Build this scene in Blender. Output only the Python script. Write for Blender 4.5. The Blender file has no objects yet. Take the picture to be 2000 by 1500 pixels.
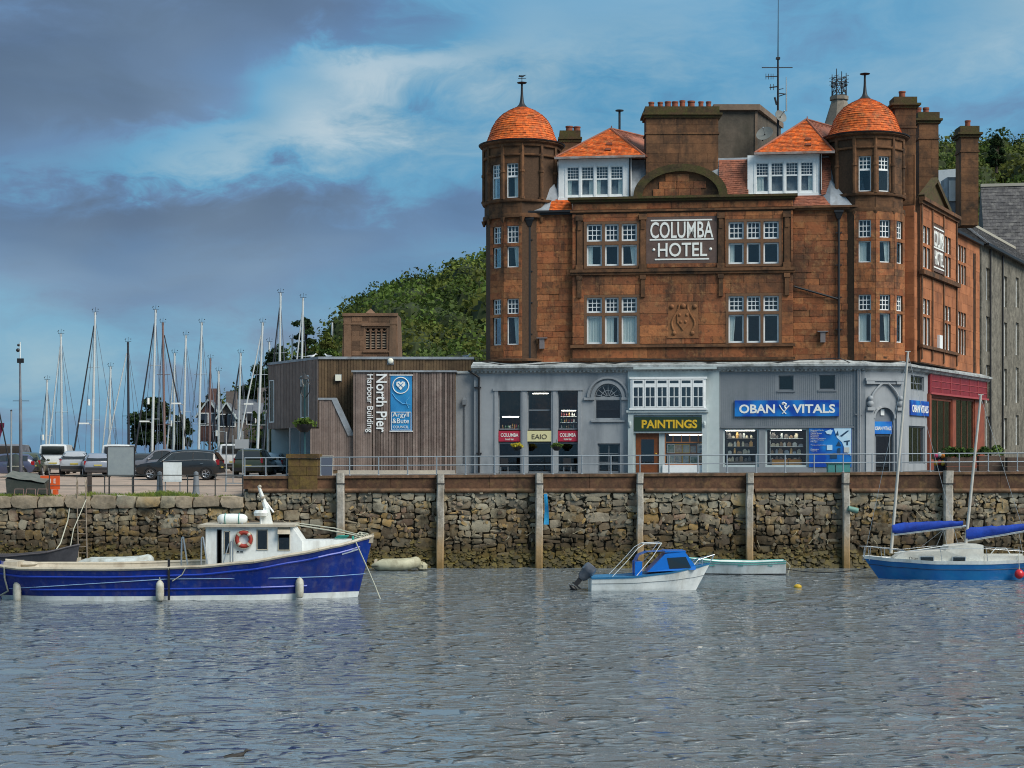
import bpy, math, random
import numpy as np
from mathutils import Matrix, Vector, noise as mnoise
PI = math.pi
sc = bpy.context.scene
COL = sc.collection
rng = random.Random(7)

# ------------------------------------------------------------------ camera
F_PX, CAM_Z, CAM_D, HOR = 3400.0, 5.8, 100.0, 888.0      # focal length (px of a 2000 px wide picture), eye height, distance to the hotel
cam = bpy.data.cameras.new('camera'); cam_o = bpy.data.objects.new('camera', cam); COL.objects.link(cam_o)
cam.sensor_width = 36; cam.lens = F_PX / 2000 * 36; cam.shift_y = (HOR - 750) / 2000
cam.clip_start = 0.5; cam.clip_end = 30000
cam_o.location = (0, -CAM_D, CAM_Z); cam_o.rotation_euler = (PI/2, 0, 0)
sc.camera = cam_o

# ------------------------------------------------------------------ sky, sun, exposure
SUN_EL, SUN_AZ = math.radians(44), math.radians(128)      # azimuth clockwise from +Y: the sun stands behind the camera's right shoulder
world = bpy.data.worlds.new('World'); sc.world = world; world.use_nodes = True
def nd(nt, t, loc=None, **kw):
    n = nt.nodes.new(t)
    for k, v in kw.items():
        setattr(n, k, v)
    return n
class NT:
    """small helper that chains shader math"""
    def __init__(s, nt): s.nt = nt
    def put(s, sock, v):
        if isinstance(v, bpy.types.NodeSocket): s.nt.links.new(v, sock)
        elif v is not None: sock.default_value = v
    def m(s, op, a, b=None, c=None, clamp=False):
        n = nd(s.nt, 'ShaderNodeMath', operation=op, use_clamp=clamp)
        for i, v in enumerate((a, b, c)):
            if v is not None: s.put(n.inputs[i], v)
        return n.outputs[0]
    def noise(s, vec, scale, detail=4, rough=.55, dist=0.0):
        n = nd(s.nt, 'ShaderNodeTexNoise'); s.put(n.inputs['Vector'], vec)
        n.inputs['Scale'].default_value = scale; n.inputs['Detail'].default_value = detail
        n.inputs['Roughness'].default_value = rough; n.inputs['Distortion'].default_value = dist
        return n.outputs['Fac']
    def ramp(s, fac, stops, mode='LINEAR'):
        n = nd(s.nt, 'ShaderNodeValToRGB'); s.put(n.inputs[0], fac); e = n.color_ramp.elements
        n.color_ramp.interpolation = mode
        while len(e) < len(stops): e.new(0.5)
        for i, (p, c) in enumerate(stops):
            e[i].position = p; e[i].color = (c, c, c, 1) if isinstance(c, (int, float)) else (*c, 1)
        return n.outputs[0]
    def mix(s, fac, a, b, blend='MIX'):
        n = nd(s.nt, 'ShaderNodeMix', data_type='RGBA', blend_type=blend)
        s.put(n.inputs[0], fac)
        for i, v in ((6, a), (7, b)):
            if isinstance(v, tuple) and len(v) == 3: v = (*v, 1)
            s.put(n.inputs[i], v)
        return n.outputs[2]
    def mapr(s, v, a, b, c, d):
        n = nd(s.nt, 'ShaderNodeMapRange'); s.put(n.inputs[0], v)
        for i, q in enumerate((a, b, c, d)): n.inputs[i+1].default_value = q
        return n.outputs[0]
    def comb(s, x, y, z):
        n = nd(s.nt, 'ShaderNodeCombineXYZ')
        for i, v in enumerate((x, y, z)): s.put(n.inputs[i], v)
        return n.outputs[0]
    def sep(s, v):
        n = nd(s.nt, 'ShaderNodeSeparateXYZ'); s.put(n.inputs[0], v); return n.outputs

def lin(r, g, b):
    f = lambda c: (c/255/12.92) if c/255 <= .04045 else ((c/255+.055)/1.055)**2.4
    return (f(r), f(g), f(b))

def build_world():
    nt = world.node_tree; nt.nodes.clear(); T = NT(nt)
    out = nd(nt, 'ShaderNodeOutputWorld'); bg = nd(nt, 'ShaderNodeBackground'); bg.inputs[1].default_value = 0.10
    sky = nd(nt, 'ShaderNodeTexSky', sky_type='NISHITA'); sky.sun_disc = False
    sky.sun_elevation = SUN_EL; sky.sun_rotation = SUN_AZ; sky.air_density = 1.3; sky.dust_density = 1.0
    d = nd(nt, 'ShaderNodeTexCoord').outputs['Generated']
    x, y, z = T.sep(d)
    # flat layer of cloud seen in perspective: stretch along the horizon
    el = T.m('ARCSINE', z); az = T.m('ARCTAN2', x, y)
    v = T.comb(T.m('MULTIPLY', az, 1.0), T.m('MULTIPLY', el, 2.3), T.m('MULTIPLY', y, .3))
    warp = T.noise(v, 5.0, 3, .6)
    v2 = T.comb(T.m('MULTIPLY_ADD', T.m('SUBTRACT', warp, .5), .10, az), T.m('MULTIPLY_ADD', T.m('SUBTRACT', T.noise(v, 7.3, 3), .5), .12, T.m('MULTIPLY', el, 2.3)), 3.17)
    big = T.noise(v2, 3.1, 2, .5)
    med = T.noise(v2, 11.0, 8, .62)
    dens = T.m('ADD', T.m('MULTIPLY', big, .48), T.m('MULTIPLY', med, .52))
    # banks of the photographed sky: (azimuth, elevation, half width, half height, tilt, gain)
    def bank(a, e, wa, we, tilt, gain):
        wa_ = T.m('SUBTRACT', T.m('MULTIPLY_ADD', T.m('SUBTRACT', warp, .5), .13, az), a)
        we_ = T.m('SUBTRACT', T.m('MULTIPLY_ADD', T.m('SUBTRACT', med, .5), .10, el), e)
        we2 = T.m('SUBTRACT', we_, T.m('MULTIPLY', wa_, tilt))
        q = T.m('ADD', T.m('POWER', T.m('ABSOLUTE', T.m('DIVIDE', wa_, wa)), 2.0), T.m('POWER', T.m('ABSOLUTE', T.m('DIVIDE', we2, we)), 2.0))
        return T.m('MULTIPLY', T.m('EXPONENT', T.m('MULTIPLY', q, -1.0)), gain)
    f = lambda px, py: ((px-1000)/F_PX, (HOR-py)/F_PX)
    tot = T.m('ADD', dens, T.mapr(el, .24, .80, 0.0, .36))          # cloud made paler above the frame, added to brighten water and ambient light
    for (px, py, w, h, tilt, g) in SKY_BANKS:
        a, e = f(px, py); tot = T.m('ADD', tot, bank(a, e, w/F_PX, h/F_PX, tilt, g))
    K = 5.0 * SKY_GAIN
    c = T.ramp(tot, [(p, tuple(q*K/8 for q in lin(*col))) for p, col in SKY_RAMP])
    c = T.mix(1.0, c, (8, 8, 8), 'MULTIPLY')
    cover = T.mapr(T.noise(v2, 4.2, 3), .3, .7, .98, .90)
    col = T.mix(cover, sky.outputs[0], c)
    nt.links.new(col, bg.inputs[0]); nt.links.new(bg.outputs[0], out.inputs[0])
SKY_GAIN = .68
SKY_BANKS = [(60, 130, 560, 220, .12, -.27), (520, 20, 400, 90, .2, -.12), (250, 250, 260, 60, .2, -.10), (80, 335, 330, 60, .1, .10), (690, 215, 330, 75, .25, .22), (690, 150, 190, 48, .1, .24), (450, 300, 300, 60, .2, .10),
             (520, 430, 460, 60, .0, -.16), (250, 470, 330, 70, 0, -.10), (800, 60, 300, 60, .2, -.08), (1150, 120, 260, 110, .2, .14), (1900, 120, 160, 90, .2, .12), (1050, 20, 120, 60, .3, .06),
             (500, 640, 500, 60, .1, .05), (60, 760, 400, 60, 0, .03)]
SKY_RAMP = [(.06, (56, 74, 98)), (.28, (72, 96, 130)), (.42, (80, 116, 158)), (.54, (84, 148, 186)), (.68, (126, 166, 190)), (.88, (178, 196, 206))]
build_world()
sun = bpy.data.lights.new('sun', 'SUN'); sun.energy = 1.35; sun.angle = math.radians(36); sun.color = (1, .95, .86)
sun_o = bpy.data.objects.new('sun', sun); COL.objects.link(sun_o)
sd = Vector((math.sin(SUN_AZ)*math.cos(SUN_EL), math.cos(SUN_AZ)*math.cos(SUN_EL), math.sin(SUN_EL)))
sun_o.rotation_euler = sd.to_track_quat('Z', 'Y').to_euler(); sun_o.location = (60, -60, 80)
vs = sc.view_settings; vs.view_transform = 'Standard'; vs.look = 'None'; vs.gamma = 1; vs.use_curve_mapping = False
vs.exposure = 1.6
sc.cycles.use_denoising = True; sc.cycles.filter_width = 1.05
sc.cycles.max_bounces = 6; sc.cycles.transparent_max_bounces = 12

# ------------------------------------------------------------------ measuring: picture point at a known depth -> place
def X_(px, Y): return (px-1000)/F_PX*(CAM_D+Y)
def Z_(py, Y): return CAM_Z + (HOR-py)/F_PX*(CAM_D+Y)
def at(px, py, Y): return Vector((X_(px, Y), Y, Z_(py, Y)))
class Plane:
    """an upright plane through (ox, oy) running along (ex, ey); its own axes: x along it, y into the building, z up"""
    def __init__(s, ox, oy, ex, ey):
        l = math.hypot(ex, ey); s.o = (ox, oy); s.e = (ex/l, ey/l)
        s.M = Matrix(((s.e[0], -s.e[1], 0, ox), (s.e[1], s.e[0], 0, oy), (0, 0, 1, 0), (0, 0, 0, 1)))
    def x(s, px):
        p = (px-1000)/F_PX
        return (p*(CAM_D+s.o[1])-s.o[0])/(s.e[0]-p*s.e[1])
    def z(s, px, py): return CAM_Z+(HOR-py)/F_PX*(CAM_D+s.o[1]+s.x(px)*s.e[1])
    def off(s, d): return Plane(s.o[0]-s.e[1]*d, s.o[1]+s.e[0]*d, *s.e)

# ------------------------------------------------------------------ mesh helpers
def root_of(o):
    while o.parent: o = o.parent
    return o
class MB:
    def __init__(s): s.v = []; s.f = []
    def add(s, vs_, fs): n = len(s.v); s.v.extend(tuple(v) for v in vs_); s.f.extend(tuple(i+n for i in f) for f in fs); return s
    def box(s, x0, x1, y0, y1, z0, z1):
        return s.add([(x0,y0,z0),(x1,y0,z0),(x1,y1,z0),(x0,y1,z0),(x0,y0,z1),(x1,y0,z1),(x1,y1,z1),(x0,y1,z1)],
                     [(0,3,2,1),(4,5,6,7),(0,1,5,4),(1,2,6,5),(2,3,7,6),(3,0,4,7)])
    def bar(s, p0, p1, w, h=None):
        """a square bar between two points"""
        return s.tube(p0, p1, w*.7071, n=4, rot=PI/4, ky=(h or w)/w)
    def tube(s, p0, p1, r0, r1=None, n=8, rot=0, ky=1):
        p0, p1 = Vector(p0), Vector(p1); r1 = r0 if r1 is None else r1; d = (p1-p0)
        if d.length < 1e-6: return s
        d.normalize(); a = Vector((0,0,1)) if abs(d.z) < .9 else Vector((0,1,0))
        u = d.cross(a).normalized(); w = u.cross(d)
        R = []
        for p, r in ((p0, r0), (p1, r1)):
            R += [p+(u*math.cos(rot+2*PI*i/n)+w*math.sin(rot+2*PI*i/n)*ky)*r for i in range(n)]
        return s.add(R, [(i, (i+1) % n, n+(i+1) % n, n+i) for i in range(n)]+[tuple(range(n))[::-1], tuple(range(n, 2*n))])
    def path(s, pts, r, n=6):
        for a, b in zip(pts[:-1], pts[1:]): s.tube(a, b, r, n=n)
        return s
    def lathe(s, prof, c=(0,0,0), n=24, a0=0.0, a1=2*PI, rot=0):
        full = abs(a1-a0-2*PI) < 1e-6; m = n if full else n+1; b = len(s.v)
        for r, z in prof:
            for i in range(m):
                a = rot+a0+(a1-a0)*i/n; s.v.append((c[0]+r*math.cos(a), c[1]+r*math.sin(a), c[2]+z))
        for k in range(len(prof)-1):
            for i in range(m if full else m-1):
                j = (i+1) % m; s.f.append((b+k*m+i, b+k*m+j, b+(k+1)*m+j, b+(k+1)*m+i))
        return s
    def prism(s, poly, y0, y1):
        """outline in x, z pushed along y"""
        n = len(poly)
        return s.add([(x, y0, z) for x, z in poly]+[(x, y1, z) for x, z in poly],
                     [tuple(range(n))[::-1], tuple(range(n, 2*n))]+[(i, (i+1) % n, n+(i+1) % n, n+i) for i in range(n)])
    def slab(s, poly, z0, z1):
        n = len(poly)
        return s.add([(x, y, z0) for x, y in poly]+[(x, y, z1) for x, y in poly],
                     [tuple(range(n))[::-1], tuple(range(n, 2*n))]+[(i, (i+1) % n, n+(i+1) % n, n+i) for i in range(n)])
    def grid(s, rows, close=False):
        b = len(s.v); m = len(rows[0])
        for r in rows: s.v.extend(tuple(p) for p in r)
        for k in range(len(rows)-1):
            for i in range(m if close else m-1):
                j = (i+1) % m; s.f.append((b+k*m+i, b+k*m+j, b+(k+1)*m+j, b+(k+1)*m+i))
        return s
    def ball(s, c, r, n=10, k=(1,1,1)):
        b = len(s.v); rows = []
        for i in range(n//2+1):
            t = PI*i/(n//2); rows.append([(c[0]+r*k[0]*math.sin(t)*math.cos(2*PI*j/n), c[1]+r*k[1]*math.sin(t)*math.sin(2*PI*j/n), c[2]+r*k[2]*math.cos(t)) for j in range(n)])
        return s.grid(rows, close=True)
    def torus(s, c, R, r, n=24, m=8, M=None):
        rows = []
        for i in range(n+1):
            a = 2*PI*i/n
            row = [Vector(((R+r*math.cos(2*PI*j/m))*math.cos(a), r*math.sin(2*PI*j/m), (R+r*math.cos(2*PI*j/m))*math.sin(a))) for j in range(m)]
            rows.append([(M @ p if M else p)+Vector(c) for p in row])
        return s.grid(rows, close=True)
    def build(s, name, mat, parent=None, M=None, world=False, smooth=None, fix=True):
        me = bpy.data.meshes.new(name)
        vs_ = s.v
        if M is not None or world:
            T = M.copy() if M is not None else Matrix()
            if world and parent is not None: T = Matrix.Translation(-Vector(root_of(parent).location)) @ T
            a = np.array(vs_, float).reshape(-1, 3); R = np.array(T)
            vs_ = (a @ R[:3, :3].T + R[:3, 3]).tolist()
        me.from_pydata(vs_, [], s.f)
        if fix and len(s.f) < 30000:
            import bmesh
            bm = bmesh.new(); bm.from_mesh(me); bmesh.ops.remove_doubles(bm, verts=bm.verts, dist=1e-5) if smooth else None
            bmesh.ops.recalc_face_normals(bm, faces=bm.faces); bm.to_mesh(me); bm.free()
        if smooth:
            me.shade_smooth(); me.set_sharp_from_angle(angle=math.radians(smooth))
        me.materials.append(mat)
        o = bpy.data.objects.new(name, me); COL.objects.link(o); o.parent = parent
        return o
def tag(o, label=None, cat=None, group=None, kind=None):
    for k, v in (('label', label), ('category', cat), ('group', group), ('kind', kind)):
        if v: o[k] = v
    return o
def thing(name, label, cat, loc=(0,0,0), rz=0, group=None):
    o = bpy.data.objects.new(name, None); COL.objects.link(o); o.location = loc; o.rotation_euler = (0, 0, rz); o.empty_display_size = .3
    return tag(o, label, cat, group)
def place(mesh_obj_data, name, M, parent=None):
    o = bpy.data.objects.new(name, mesh_obj_data); COL.objects.link(o); o.parent = parent; o.matrix_local = M
    return o
def copy_tree(o, parent=None):
    c = o.copy(); COL.objects.link(c); c.parent = parent
    for ch in o.children: copy_tree(ch, c)
    return c
def text(name, body, mat, parent, M, w=None, h=None, ext=.01, bold=0.0, spacing=1.0, world=True, rot=0, fitwh=True):
    """flat letters fitted into w x h, centred on the origin of M, standing in its x-z plane and facing -y"""
    cu = bpy.data.curves.new('t', 'FONT'); cu.body = body; cu.extrude = ext; cu.offset = bold; cu.align_x = 'CENTER'; cu.space_character = spacing; cu.resolution_u = 3
    cu.space_line = .95
    o = bpy.data.objects.new('t', cu); COL.objects.link(o)
    dg = bpy.context.evaluated_depsgraph_get(); me = bpy.data.meshes.new_from_object(o.evaluated_get(dg))
    bpy.data.objects.remove(o); bpy.data.curves.remove(cu)
    a = np.zeros(len(me.vertices)*3); me.vertices.foreach_get('co', a); a = a.reshape(-1, 3)
    lo, hi = a.min(0), a.max(0); a[:, :2] -= (lo+hi)[:2]/2; sx = w/(hi-lo)[0] if w else None; sy = h/(hi-lo)[1] if h else None
    sx = sx or sy; sy = sy or sx; a[:, 0] *= sx; a[:, 1] *= sy
    b = np.stack([a[:, 0], -a[:, 2]-ext, a[:, 1]], 1)
    if rot:
        c_, s_ = math.cos(rot), math.sin(rot); b = np.stack([b[:, 0]*c_-b[:, 2]*s_, b[:, 1], b[:, 0]*s_+b[:, 2]*c_], 1)
    T = Matrix.Translation(-Vector(root_of(parent).location)) @ M if (world and parent) else M
    R = np.array(T); b = b @ R[:3, :3].T + R[:3, 3]
    me.vertices.foreach_set('co', b.ravel()); me.update(); me.name = name; me.materials.clear(); me.materials.append(mat)
    ob = bpy.data.objects.new(name, me); COL.objects.link(ob); ob.parent = parent
    return ob
def TR(x, y, z): return Matrix.Translation((x, y, z))

# ------------------------------------------------------------------ materials
def mat(name, col, rough=.7, col2=None, var=.0, scale=3.0, bump=.0, bscale=None, metal=0.0, stain=None, stain_amt=.5, stain_scale=1.2, rnd=0.0, zstain=None, spec=.4, streak=False, extra=(), coat=0.0):
    """procedural surface: base colour mottled with a second one, stains of their own shape, random tone for each piece, fine relief"""
    m = bpy.data.materials.new(name); m.use_nodes = True; nt = m.node_tree; T = NT(nt); b = nt.nodes['Principled BSDF']
    geo = nd(nt, 'ShaderNodeNewGeometry'); pos = geo.outputs['Position']
    c = (*col, 1)
    if col2 is not None:
        fac = T.ramp(T.noise(pos, scale, 6, .6), [(.35, 0.0), (.65, 1.0)]); c = T.mix(fac, col, col2)
    if var:
        fac = T.mapr(T.noise(pos, scale*4.3, 5, .65), .25, .75, 1-var, 1+var); c = T.mix(1.0, c, T.comb(fac, fac, fac), 'MULTIPLY')
    if rnd:
        r = T.m('FRACT', T.m('ADD', nd(nt, 'ShaderNodeObjectInfo').outputs['Random'], geo.outputs['Random Per Island']))
        if isinstance(rnd, list):
            c = T.mix(T.mapr(r, 0, 1, .75, .75), c, T.ramp(r, rnd, 'CONSTANT'))
            r2 = T.m('FRACT', T.m('MULTIPLY', r, 7.31)); f = T.mapr(r2, 0, 1, .72, 1.25)
        else: f = T.mapr(r, 0, 1, 1-rnd, 1+rnd)
        c = T.mix(1.0, c, T.comb(f, f, f), 'MULTIPLY')
    if stain is not None:
        p = pos
        if streak: x, y, z = T.sep(pos); p = T.comb(T.m('MULTIPLY', x, 1.0), y, T.m('MULTIPLY', z, .22))
        fac = T.ramp(T.noise(p, stain_scale, 5, .62), [(.50, 0.0), (.68, 1.0)]); c = T.mix(T.m('MULTIPLY', fac, stain_amt), c, stain)
    for (ec, ea, es, est) in extra:
        p = pos
        if est: x, y, z = T.sep(pos); p = T.comb(x, y, T.m('MULTIPLY', z, .18))
        c = T.mix(T.m('MULTIPLY', T.ramp(T.noise(p, es, 6, .65), [(.52, 0.0), (.66, 1.0)]), ea), c, ec)
    if zstain:
        for (z0, z1, zc, amt) in zstain:                   # growth and wet marks of the tide: z0 full, z1 none
            x, y, z = T.sep(pos); w = T.m('ADD', z, T.m('MULTIPLY', T.m('SUBTRACT', T.noise(pos, 1.3, 4), .5), 1.2))
            c = T.mix(T.mapr(w, z0, z1, amt, 0.0), c, zc)
    T.put(b.inputs['Base Color'], c)
    b.inputs['Roughness'].default_value = rough; b.inputs['Metallic'].default_value = metal
    b.inputs['Specular IOR Level'].default_value = spec; b.inputs['Coat Weight'].default_value = coat
    if bump:
        bn = nd(nt, 'ShaderNodeBump'); bn.inputs['Strength'].default_value = 1.0; bn.inputs['Distance'].default_value = bump
        T.put(bn.inputs['Height'], T.noise(pos, bscale or scale*6, 5, .6)); nt.links.new(bn.outputs[0], b.inputs['Normal'])
    return m
def glass_mat(name, tint, refl=1.0, rough=.03):
    m = bpy.data.materials.new(name); m.use_nodes = True; nt = m.node_tree; T = NT(nt); nt.nodes.remove(nt.nodes['Principled BSDF'])
    tr = nd(nt, 'ShaderNodeBsdfTransparent'); tr.inputs[0].default_value = (*tint, 1)
    gl = nd(nt, 'ShaderNodeBsdfGlossy'); gl.inputs['Roughness'].default_value = rough; gl.inputs[0].default_value = (.9, .93, .95, 1)
    fr = nd(nt, 'ShaderNodeFresnel'); fr.inputs[0].default_value = 1.52
    mx = nd(nt, 'ShaderNodeMixShader'); T.put(mx.inputs[0], T.m('MINIMUM', T.m('MULTIPLY_ADD', fr.outputs[0], 1.2*refl, .06*refl), 1.0))
    nt.links.new(tr.outputs[0], mx.inputs[1]); nt.links.new(gl.outputs[0], mx.inputs[2]); nt.links.new(mx.outputs[0], nt.nodes['Material Output'].inputs[0])
    return m
SOOT = (.022, .016, .011); MOSS = (.062, .058, .016)
SANDS = [(0, (0.304, 0.096, 0.035)), (.14, (0.261, 0.080, 0.030)), (.28, (0.336, 0.116, 0.041)), (.40, (0.221, 0.072, 0.030)), (.52, (0.376, 0.135, 0.048)), (.64, (0.289, 0.084, 0.031)), (.76, (0.329, 0.126, 0.050)), (.88, (0.249, 0.094, 0.041))]
MT = {}
MT['sand'] = mat('red_sandstone_block', (.27, .11, .042), .88, rnd=SANDS, var=.22, scale=1.6, bump=.022, bscale=7, stain=(.05, .032, .02), stain_amt=.55, stain_scale=.55, extra=[((.030, .020, .013), .7, 1.3, True), ((.40, .22, .09), .4, 2.7, False), ((.05, .03, .018), .6, 4.0, False), ((.04, .026, .016), .6, .35, False)])
MT['sand_plain'] = mat('red_sandstone_dressed', (.235, .095, .038), .88, (.30, .135, .055), var=.22, scale=.8, bump=.010, bscale=9, stain=(.04, .028, .018), stain_amt=.6, stain_scale=.7)
MT['sand_dark'] = mat('sooty_sandstone', (.085, .043, .021), .9, (.165, .075, .033), var=.25, scale=.9, bump=.010, bscale=9, stain=(.020, .015, .010), stain_amt=.85, stain_scale=.8, rnd=.28, extra=[((.018, .014, .010), .6, 1.4, True), ((.24, .12, .05), .35, 3.1, False)])
MT['sand_side'] = mat('orange_sandstone', (.38, .145, .060), .88, (.30, .105, .042), var=.18, scale=.6, bump=.008, bscale=9, stain=(.06, .034, .02), stain_amt=.45, stain_scale=.6, rnd=.15)
MT['sand_moss'] = mat('mossy_sandstone', (.075, .045, .022), .95, MOSS, var=.3, scale=2.2, bump=.02, bscale=7, stain=SOOT, stain_amt=.6, stain_scale=1.5)
MT['joint'] = mat('dark_mortar', (.075, .042, .024), .95, var=.3, scale=2, bump=.01)
MT['tile'] = mat('orange_clay_tile', (.62, .118, .013), .75, (.48, .085, .012), var=.18, scale=1.5, bump=.006, bscale=14, stain=(.16, .05, .02), stain_amt=.5, stain_scale=2.2, rnd=.30, extra=[((.10, .055, .025), .6, 1.7, True), ((.50, .22, .07), .5, 4.0, False)])
MT['tile_old'] = mat('weathered_clay_tile', (.30, .10, .055), .8, (.22, .08, .05), var=.2, scale=1.5, bump=.006, stain=(.09, .05, .035), stain_amt=.6, stain_scale=1.6, rnd=.2)
MT['lead'] = mat('grey_lead_sheet', (.30, .33, .36), .55, (.22, .245, .27), var=.15, scale=1.2, stain=(.12, .11, .10), stain_amt=.6, stain_scale=1.5, bump=.006)
MT['grey'] = mat('grey_painted_render', (.285, .305, .322), .72, (.31, .33, .345), var=.06, scale=.8, stain=(.11, .13, .15), stain_amt=.5, stain_scale=1.0, streak=True, bump=.004)
MT['grey_d'] = mat('darker_grey_paint', (.165, .185, .205), .7, var=.1, scale=1, bump=.003)
MT['grey_clad'] = mat('grey_ribbed_cladding', (.235, .255, .272), .6, var=.06, scale=1, stain=(.13, .16, .17), stain_amt=.5, stain_scale=1.4, streak=True)
MT['pale'] = mat('pale_painted_render', (.42, .49, .49), .7, (.47, .53, .53), var=.05, scale=.9, stain=(.25, .29, .29), stain_amt=.5, stain_scale=1.2, streak=True)
MT['cornice'] = mat('weathered_pale_ledge', (.42, .45, .45), .8, (.26, .28, .28), var=.3, scale=1.4, stain=(.08, .085, .07), stain_amt=.7, stain_scale=1.8, bump=.01)
MT['white'] = mat('white_gloss_paint', (.80, .82, .81), .45, var=.04, scale=2, stain=(.5, .53, .5), stain_amt=.3, stain_scale=2)
MT['black'] = mat('black_iron', (.015, .015, .017), .5, var=.2, scale=3)
MT['room'] = mat('dim_room', (.045, .04, .038), .9, var=.2)
MT['curtain'] = mat('pale_curtain', (.84, .88, .84), .9, var=.06, scale=4)
MT['glass'] = glass_mat('window_glass', (.90, .93, .93), .40)
MT['shopglass'] = glass_mat('shop_glass', (.90, .92, .92), .35)
MT['carglass'] = glass_mat('car_glass', (.06, .07, .075), .9)
# ================================================================== pieces shared by the buildings
def bevel_cube(b=.06):
    mb = MB(); q = .5-b
    import bmesh
    me = bpy.data.meshes.new('stone_block'); bm = bmesh.new(); bmesh.ops.create_cube(bm, size=1.0)
    bmesh.ops.bevel(bm, geom=bm.edges[:], offset=b, segments=1, affect='EDGES'); bm.to_mesh(me); bm.free(); return me
BLOCK = {k: bevel_cube(.035) for k in ('sand', 'sand_dark', 'sand_side', 'moss', 'wallstone')}
for k, m_ in (('sand', 'sand'), ('sand_dark', 'sand_dark'), ('sand_side', 'sand_side'), ('moss', 'sand_moss')): BLOCK[k].materials.append(MT[m_])
def cut_spans(x0, x1, spans):
    out = [(x0, x1)]
    for a, b in spans:
        nx = []
        for p, q in out:
            if b <= p or a >= q: nx.append((p, q)); continue
            if a > p: nx.append((p, a))
            if b < q: nx.append((b, q))
        out = nx
    return out
def courses(x0, x1, z0, z1, holes, ch, bl, rg):
    """rectangles of coursed masonry that leave the holes free"""
    ed = sorted({z0, z1, *[h[2] for h in holes if z0 < h[2] < z1], *[h[3] for h in holes if z0 < h[3] < z1]})
    for a, b in zip(ed[:-1], ed[1:]):
        if b-a < .06: continue
        n = max(1, round((b-a)/ch))
        for i in range(n):
            za, zb = a+(b-a)*i/n, a+(b-a)*(i+1)/n
            for p, q in cut_spans(x0, x1, [(h[0], h[1]) for h in holes if h[2] < zb-1e-4 and h[3] > za+1e-4]):
                if q-p < .05: continue
                x = p
                while x < q-1e-6:
                    w = rg.uniform(*bl); e = q if q-(x+w) < bl[0]*.6 else x+w
                    yield x, e, za, zb; x = e
BUDGET = {}
def ashlar(parent, P, rect, holes, ch=.5, bl=(.7, 1.4), key='sand', y=0.0, proud=.03, joint=.009, budget=None, limit=300, wob=.007, seed=1):
    """each block of the wall is a piece of its own while the budget of its building lasts, the rest is one mass of pieces"""
    rg = random.Random(seed); rest = MB(); base = Matrix.Translation(-Vector(root_of(parent).location)) @ P.M
    for xa, xb, za, zb in courses(*rect, holes, ch, bl, rg):
        pr = proud+rg.uniform(-wob, wob); d = .16
        w, h = xb-xa-joint, zb-za-joint
        if budget is not None and BUDGET.get(budget, 0) < limit:
            BUDGET[budget] = BUDGET.get(budget, 0)+1
            place(BLOCK[key], 'stone_block', base @ TR((xa+xb)/2, y-pr+d/2, (za+zb)/2) @ Matrix.Diagonal((w, d, h, 1)), parent)
        else: rest.box(xa+joint/2, xb-joint/2, y-pr, y-pr+d, za+joint/2, zb-joint/2)
    if rest.f:
        o = rest.build('ashlar', BLOCK[key].materials[0], parent, P.M, True); o['kind'] = 'stuff'
def holed(mb, x0, x1, z0, z1, holes, y=0.0, depth=.3):
    xs = sorted({x0, x1, *[v for h in holes for v in h[:2] if x0 < v < x1]}); zs = sorted({z0, z1, *[v for h in holes for v in h[2:4] if z0 < v < z1]})
    for a, b in zip(xs[:-1], xs[1:]):
        for c, d in zip(zs[:-1], zs[1:]):
            mx, mz = (a+b)/2, (c+d)/2
            if any(h[0] < mx < h[1] and h[2] < mz < h[3] for h in holes): continue
            mb.add([(a, y, c), (b, y, c), (b, y, d), (a, y, d)], [(0, 1, 2, 3)])
    for h in holes:
        a, b, c, d = h[:4]
        mb.add([(a, y, c), (b, y, c), (b, y, d), (a, y, d), (a, y+depth, c), (b, y+depth, c), (b, y+depth, d), (a, y+depth, d)], [(0, 1, 5, 4), (1, 2, 6, 5), (2, 3, 7, 6), (3, 0, 4, 7)])
    return mb
def curtain_mesh(x0, x1, z0, z1, y, drawn=0.0):
    mb = MB(); n = max(6, int((x1-x0)/.05)); r0 = []; r1 = []
    for i in range(n+1):
        x = x0+(x1-x0)*i/n; yy = y+.03*math.sin(i*1.9)+.012*math.sin(i*4.1)
        r0.append((x, yy, z1)); r1.append((x+drawn*(x1-x0)*(1-i/n if drawn > 0 else i/n), yy, z0))
    return mb.grid([r0, r1])
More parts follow.
